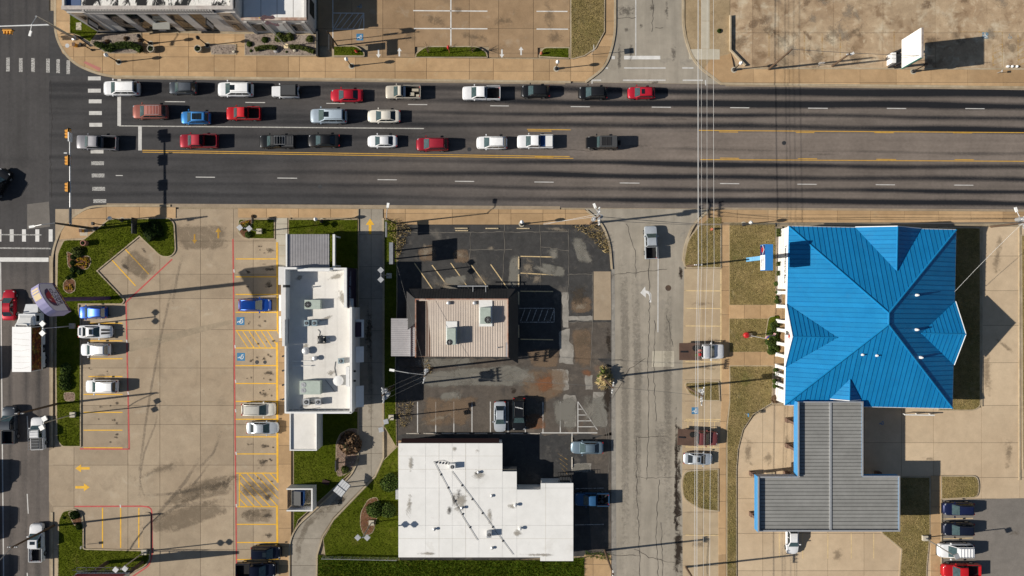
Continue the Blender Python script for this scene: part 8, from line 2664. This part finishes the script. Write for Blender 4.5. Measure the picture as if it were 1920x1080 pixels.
# flower beds: bedding plants
def bedding(poly_px, n, label, leaf='flowers', z=.18):
    poly = inset(PW(poly_px), .15)
    pts = scatter(poly, 8)
    pts = pts[:n]
    p0 = pts[0]
    for i, q in enumerate(pts):
        r = root('bedding_plant', (q[0], q[1], z), label, 'flower', label)
        if 'bed' not in BALL:
            v, f = leaf_ball(.2, 26, .075, 91, .6, 3)
            BALL['bed'] = raw_mesh('bloom', v, f, M['flowers'])
            v, f = leaf_ball(.19, 22, .08, 92, .5, 3)
            BALL['bedleaf'] = raw_mesh('leaves', v, f, M['leaf_dark'])
        for nm in ('bed', 'bedleaf'):
            o = bpy.data.objects.new('bloom' if nm == 'bed' else 'leaves', BALL[nm])
            COL.objects.link(o); o.parent = r
            o.rotation_euler.z = random.uniform(0, 6); s = random.uniform(.8, 1.25); o.scale = (s, s, s * (1.2 if nm == 'bed' else 1))
bedding([(142, 481), (168, 482), (172, 492), (165, 504), (142, 505)], 26, 'orange bedding flower in the bed by the clipped shrubs')
bedding([(121, 532), (142, 530), (142, 546), (131, 551), (121, 545)], 14, 'orange bedding flower in the small round bed')
bedding([(449, 416), (470, 411), (466, 424), (452, 430)], 16, 'orange bedding flower on the island under the twin lamp')
bedding([(450, 438), (470, 434), (470, 446), (458, 446)], 8, 'orange bedding flower at the lower tip of the lamp island')
for px, py, l in ((284, 92, 'west of the entrance path'), (372, 92, 'beside the narrow gravel bed')):
    p = W(px, py, .5)
    o = root('planter_pot', (p.x, p.y, .1), 'round pale planter pot ' + l, 'planter', 'planter pots')
    MB().lathe((p.x, p.y), [(.38, .1), (.52, .45), (.50, .8), (.42, .8), (.40, .65)], 16).build('pot', M['conc_pale'], o, True)
    v, f = leaf_ball(.36, 60, .12, int(px), .5)
    ob = bpy.data.objects.new('plant', raw_mesh('plant', v, f, M['leaf_dark'])); COL.objects.link(ob); ob.parent = o; ob.location = (0, 0, .6)
p = W(160, 456, .4)
o = root('brick_tub', (p.x, p.y, .15), 'brick red concrete tub on the corner grass', 'planter')
MB().lathe((p.x, p.y), [(.36, .15), (.42, .4), (.40, 1.0), (.30, 1.0), (.28, .8)], 14).build('tub', plain('terracotta', (.33, .15, .11), .8), o, True)
MB().ball((p.x, p.y, .9), (.2, .2, .12), 8, 5).build('soil', M['core'], o)

# bare young trees on the north island
def bare_tree(px, py, label, h=2.6):
    p = W(px, py, .22)
    r = root('young_tree', (p.x, p.y, .2), label, 'tree', 'bare young trees')
    MB().tube([(p.x, p.y, .2), (p.x + .02, p.y, 1.2)], .06, 6, 0, .045).build('trunk', M['twig'], r)
    b = MB(); rr = random.Random(int(px))
    for k in range(16):
        a, z0 = rr.uniform(0, 6.28), rr.uniform(.9, 1.7)
        L = rr.uniform(.5, 1.0)
        m_ = (p.x + math.cos(a) * L * .5, p.y + math.sin(a) * L * .5, z0 + L * .7)
        b.tube([(p.x, p.y, z0), m_, (p.x + math.cos(a + .3) * L, p.y + math.sin(a + .3) * L, min(h, z0 + L * 1.3))], .022, 4, 0, .008)
    b.tube([(p.x + .02, p.y, 1.2), (p.x, p.y, h)], .04, 5, 0, .01)
    b.build('crown', M['twig'], r)
bare_tree(803, 99, 'bare young tree near the west tip of the long grass island')
bare_tree(886, 97, 'bare young tree near the east tip of the long grass island')
# palm with dry skirt
def palm():
    p = W(1131, 706, 0)
    r = root('palm_tree', (p.x, p.y, .03), 'shaggy palm with dry straw fronds beside the side street', 'palm')
    MB().tube([(p.x, p.y, .0), (p.x - .1, p.y + .1, 1.3)], .22, 8, 0, .18).build('trunk', M['twig'], r)
    rr = random.Random(4)
    for cx, cy, cz, n, m, L in ((-.1, .1, 1.3, 26, 'straw', 1.0), (.5, -.5, .8, 26, 'straw', 1.1), (-.2, -.9, .6, 24, 'straw', 1.0), (.7, .5, .5, 18, 'straw', .9), (.2, .2, .9, 14, 'leaf_olive', .8), (-.4, .9, 1.2, 14, 'leaf_olive', .65), (.1, 1.3, .8, 14, 'straw', .7), (-.6, -.2, .9, 12, 'leaf_mid', .6)):
        for k in range(n):
            a = rr.uniform(0, 6.28); LL = L * rr.uniform(.6, 1.1); up = rr.uniform(-.5, .8)
            d = Vector((math.cos(a), math.sin(a), 0)); s = Vector((-d.y, d.x, 0)) * .10
            o0 = Vector((p.x + cx, p.y + cy, cz))
            m1 = o0 + d * LL * .5 + Vector((0, 0, up * .5)); m2 = o0 + d * LL + Vector((0, 0, up * .2 - .3))
            b = MB()
            b.add([o0 + s * .3, o0 - s * .3, m1 - s, m1 + s, m2 - s * .3, m2 + s * .3], [(0, 1, 2, 3), (3, 2, 4, 5)])
            for t in range(3):
                e = m1 + d * LL * .5 + s * (t - 1) * 3 + Vector((0, 0, -.2))
                b.add([m1 + s * .6, m1 - s * .6, e], [(0, 1, 2)])
            b.build('frond', M[m], r)
palm()

# ------------------------------------------------------------------ small things
def wheel_stop(px, py, horiz, label, mat='cream_stop', L=1.8):
    p = W(px, py, .03)
    o = root('wheel_stop', (p.x, p.y, .05), label, 'wheel stop', 'concrete wheel stops')
    sx, sy = (L, .17) if horiz else (.17, L)
    b = MB()
    b.add([(p.x - sx / 2, p.y - sy / 2, .04), (p.x + sx / 2, p.y - sy / 2, .04), (p.x + sx / 2, p.y + sy / 2, .04), (p.x - sx / 2, p.y + sy / 2, .04)] +
          [(p.x - sx / 2 * .97, p.y - sy / 2 * .6, .17), (p.x + sx / 2 * .97, p.y - sy / 2 * .6, .17), (p.x + sx / 2 * .97, p.y + sy / 2 * .6, .17), (p.x - sx / 2 * .97, p.y + sy / 2 * .6, .17)],
          [(4, 5, 6, 7), (0, 1, 5, 4), (1, 2, 6, 5), (2, 3, 7, 6), (3, 0, 4, 7)])
    b.build('bar', M[mat], o)
    c = MB()
    for s in (-.35, .35):
        q = (p.x + (sx * s if horiz else 0), p.y + (0 if horiz else sy * s))
        c.cyl(q, .03, .16, .185, 6)
    c.build('pin', M['dark_steel'], o)
M['cream_stop'] = surf('cream_concrete', (.62, .50, .32), (.55, .44, .28), (.8, 3, 14), .12, .1)
M['pale_stop'] = surf('pale_concrete', (.52, .48, .42), (.45, .41, .35), (.8, 3, 14), .12, .1)
wheel_stop(865, 428, True, 'upper cream wheel stop of the pair at the pavement')
wheel_stop(866, 432.5, True, 'lower cream wheel stop of the pair at the pavement')
wheel_stop(922.5, 428.3, True, 'single cream wheel stop between the pair and the lamp')
wheel_stop(981, 428.3, True, 'single cream wheel stop beside the white globed lamp')
for y, l in ((493, 'at the end of the upper cream stall line'), (526, 'below the second cream stall line'), (559, 'beside the shop corner'), (621, 'in the shade by the shop east side')):
    wheel_stop(972.5, y, False, 'upright cream wheel stop ' + l)
for x, l in ((774, 'at the west end of the lower stall row'), (806, 'second in the lower stall row'), (840, 'third in the lower stall row'), (868, 'fourth in the lower stall row'), (902, 'fifth in the lower stall row'), (936, 'in front of the silver sedan'), (969, 'in front of the tall black car'), (1001, 'last in the lower stall row')):
    wheel_stop(x, 812.5, True, 'pale wheel stop ' + l, 'pale_stop')
for y, l in ((829, 'above the grey blue sedan nose'), (868, 'below the grey blue sedan')):
    wheel_stop(1072.5, y, False, 'upright pale wheel stop ' + l, 'pale_stop', 1.7)
# hydrants and markers
def hydrant(px, py, label, mat='red_paint', h=.85):
    p = W(px, py, .15)
    o = root('fire_hydrant', (p.x, p.y, .14), label, 'hydrant', 'hydrants and valve posts')
    MB().lathe((p.x, p.y), [(.2, .14), (.2, .22), (.13, .25), (.13, h * .7), (.18, h * .75), (.15, h * .9), (.04, h + .1)], 10).build('barrel', M[mat], o)
    MB().tube([(p.x - .25, p.y, h * .6), (p.x + .25, p.y, h * .6)], .07, 8).build('nozzle', M[mat], o)
orange = M['orange'] = plain('faded_orange', (.42, .13, .07), .6)
hydrant(669, 97, 'red valve post at the edge of the small grass island')
hydrant(1015, 101, 'orange hydrant on the short grass island', 'orange')
hydrant(1334, 430, 'orange hydrant on the corner grass of the side street', 'orange')
o = root('stop_marker', W(843, 99, .2), 'red topped round marker on a post in the long grass island', 'sign')
p = W(843, 99, .2)
MB().tube([(p.x, p.y, .2), (p.x, p.y, 2.4)], .05, 6).build('post', M['orange'], o)
MB().ball((p.x, p.y, 2.5), (.2, .3, .3), 8, 6).build('disc', M['red_paint'], o)
for k, px in enumerate((1889, 1897, 1906)):
    p = W(px, 125, .1)
    o = root('white_block', (p.x, p.y, .09), 'white concrete lump at the lot edge beside the faded hatching', 'block', 'white lumps at the lot edge')
    MB().ball((p.x, p.y, .22), (.28 - .05 * k, .2, .2), 8, 6).box(p.x - .15, p.y - .1, .08, p.x + .15, p.y + .1, .2).build('lump', M['white_trim'], o)
for px, py, r_, l in ((518, 96, .3, 'dark grey rock at the end of the curved hedge'), (553, 95, .22, 'pale rock between the two curved hedges'), (439, 97, .2, 'pale rock at the end of the narrow gravel bed')):
    p = W(px, py, .2)
    o = root('rock', (p.x, p.y, .17), l, 'rock', 'rocks in the gravel beds')
    MB().ball((p.x, p.y, .25), (r_ * 1.3, r_, r_ * .8), 7, 5).build('boulder', M['galv_roof'] if r_ > .25 else M['conc_pale'], o)
for px, py, a, b_, l in ((1020, 690, 8, 1, 'bent brown debris at the lot edge'),):
    pass
# low fence on the south lawn
o = root('chain_fence', W(606, 1043, .1), 'low wire fence along the rough grass south of the lawn', 'fence')
pa, pb = W(607, 1042, .1), W(746, 1045, .1)
for k in range(9):
    q = pa.lerp(pb, k / 8)
    MB().tube([(q.x, q.y, .1), (q.x, q.y, 1.3)], .035, 6).build('post', M['galv'], o)
MB().tube([(pa.x, pa.y, 1.3), (pb.x, pb.y, 1.3)], .03, 6).build('top_rail', M['galv'], o)
b = MB()
for k in range(70):
    q0, q1 = pa.lerp(pb, k / 70), pa.lerp(pb, (k + 1) / 70)
    b.tube([(q0.x, q0.y, .15), (q1.x, q1.y, 1.25)], .008, 3).tube([(q1.x, q1.y, .15), (q0.x, q0.y, 1.25)], .008, 3)
ob = b.build('mesh', M['galv'], o); ob['kind'] = 'stuff'
# dry weeds along the lot corner
def weeds(poly_px, n, label, mat='straw', h=.35):
    poly = PW(poly_px)
    o = tag(root('weeds', W(*poly_px[0], .05)), label, 'weeds', kind='stuff')
    grass(poly, .05, M[mat], n, o, h, 'tuft')
weeds([(1066, 424), (1120, 423), (1142, 455), (1144, 480), (1128, 470), (1100, 440)], 60, 'dry straw weeds along the curved lot corner')
weeds([(722, 410), (750, 412), (770, 430), (752, 470), (744, 495)], 60, 'dry straw weeds at the lot corner by the pale sign')
weeds([(745, 750), (775, 752), (770, 800), (748, 800)], 40, 'dry straw weeds beside the lower stall row')
weeds([(790, 675), (802, 674), (812, 700), (800, 702)], 60, 'orange dry weeds behind the beige roofed shop', 'straw')
weeds([(1095, 1032), (1140, 1036), (1146, 1050), (1100, 1044)], 90, 'green weeds along the old paving by the bare pole', 'blade_wild', .25)
weeds([(1344, 500), (1352, 500), (1352, 503), (1344, 503)], 30, 'thin weeds in the kerb joint of the corner grass', 'blade_dry', .2)
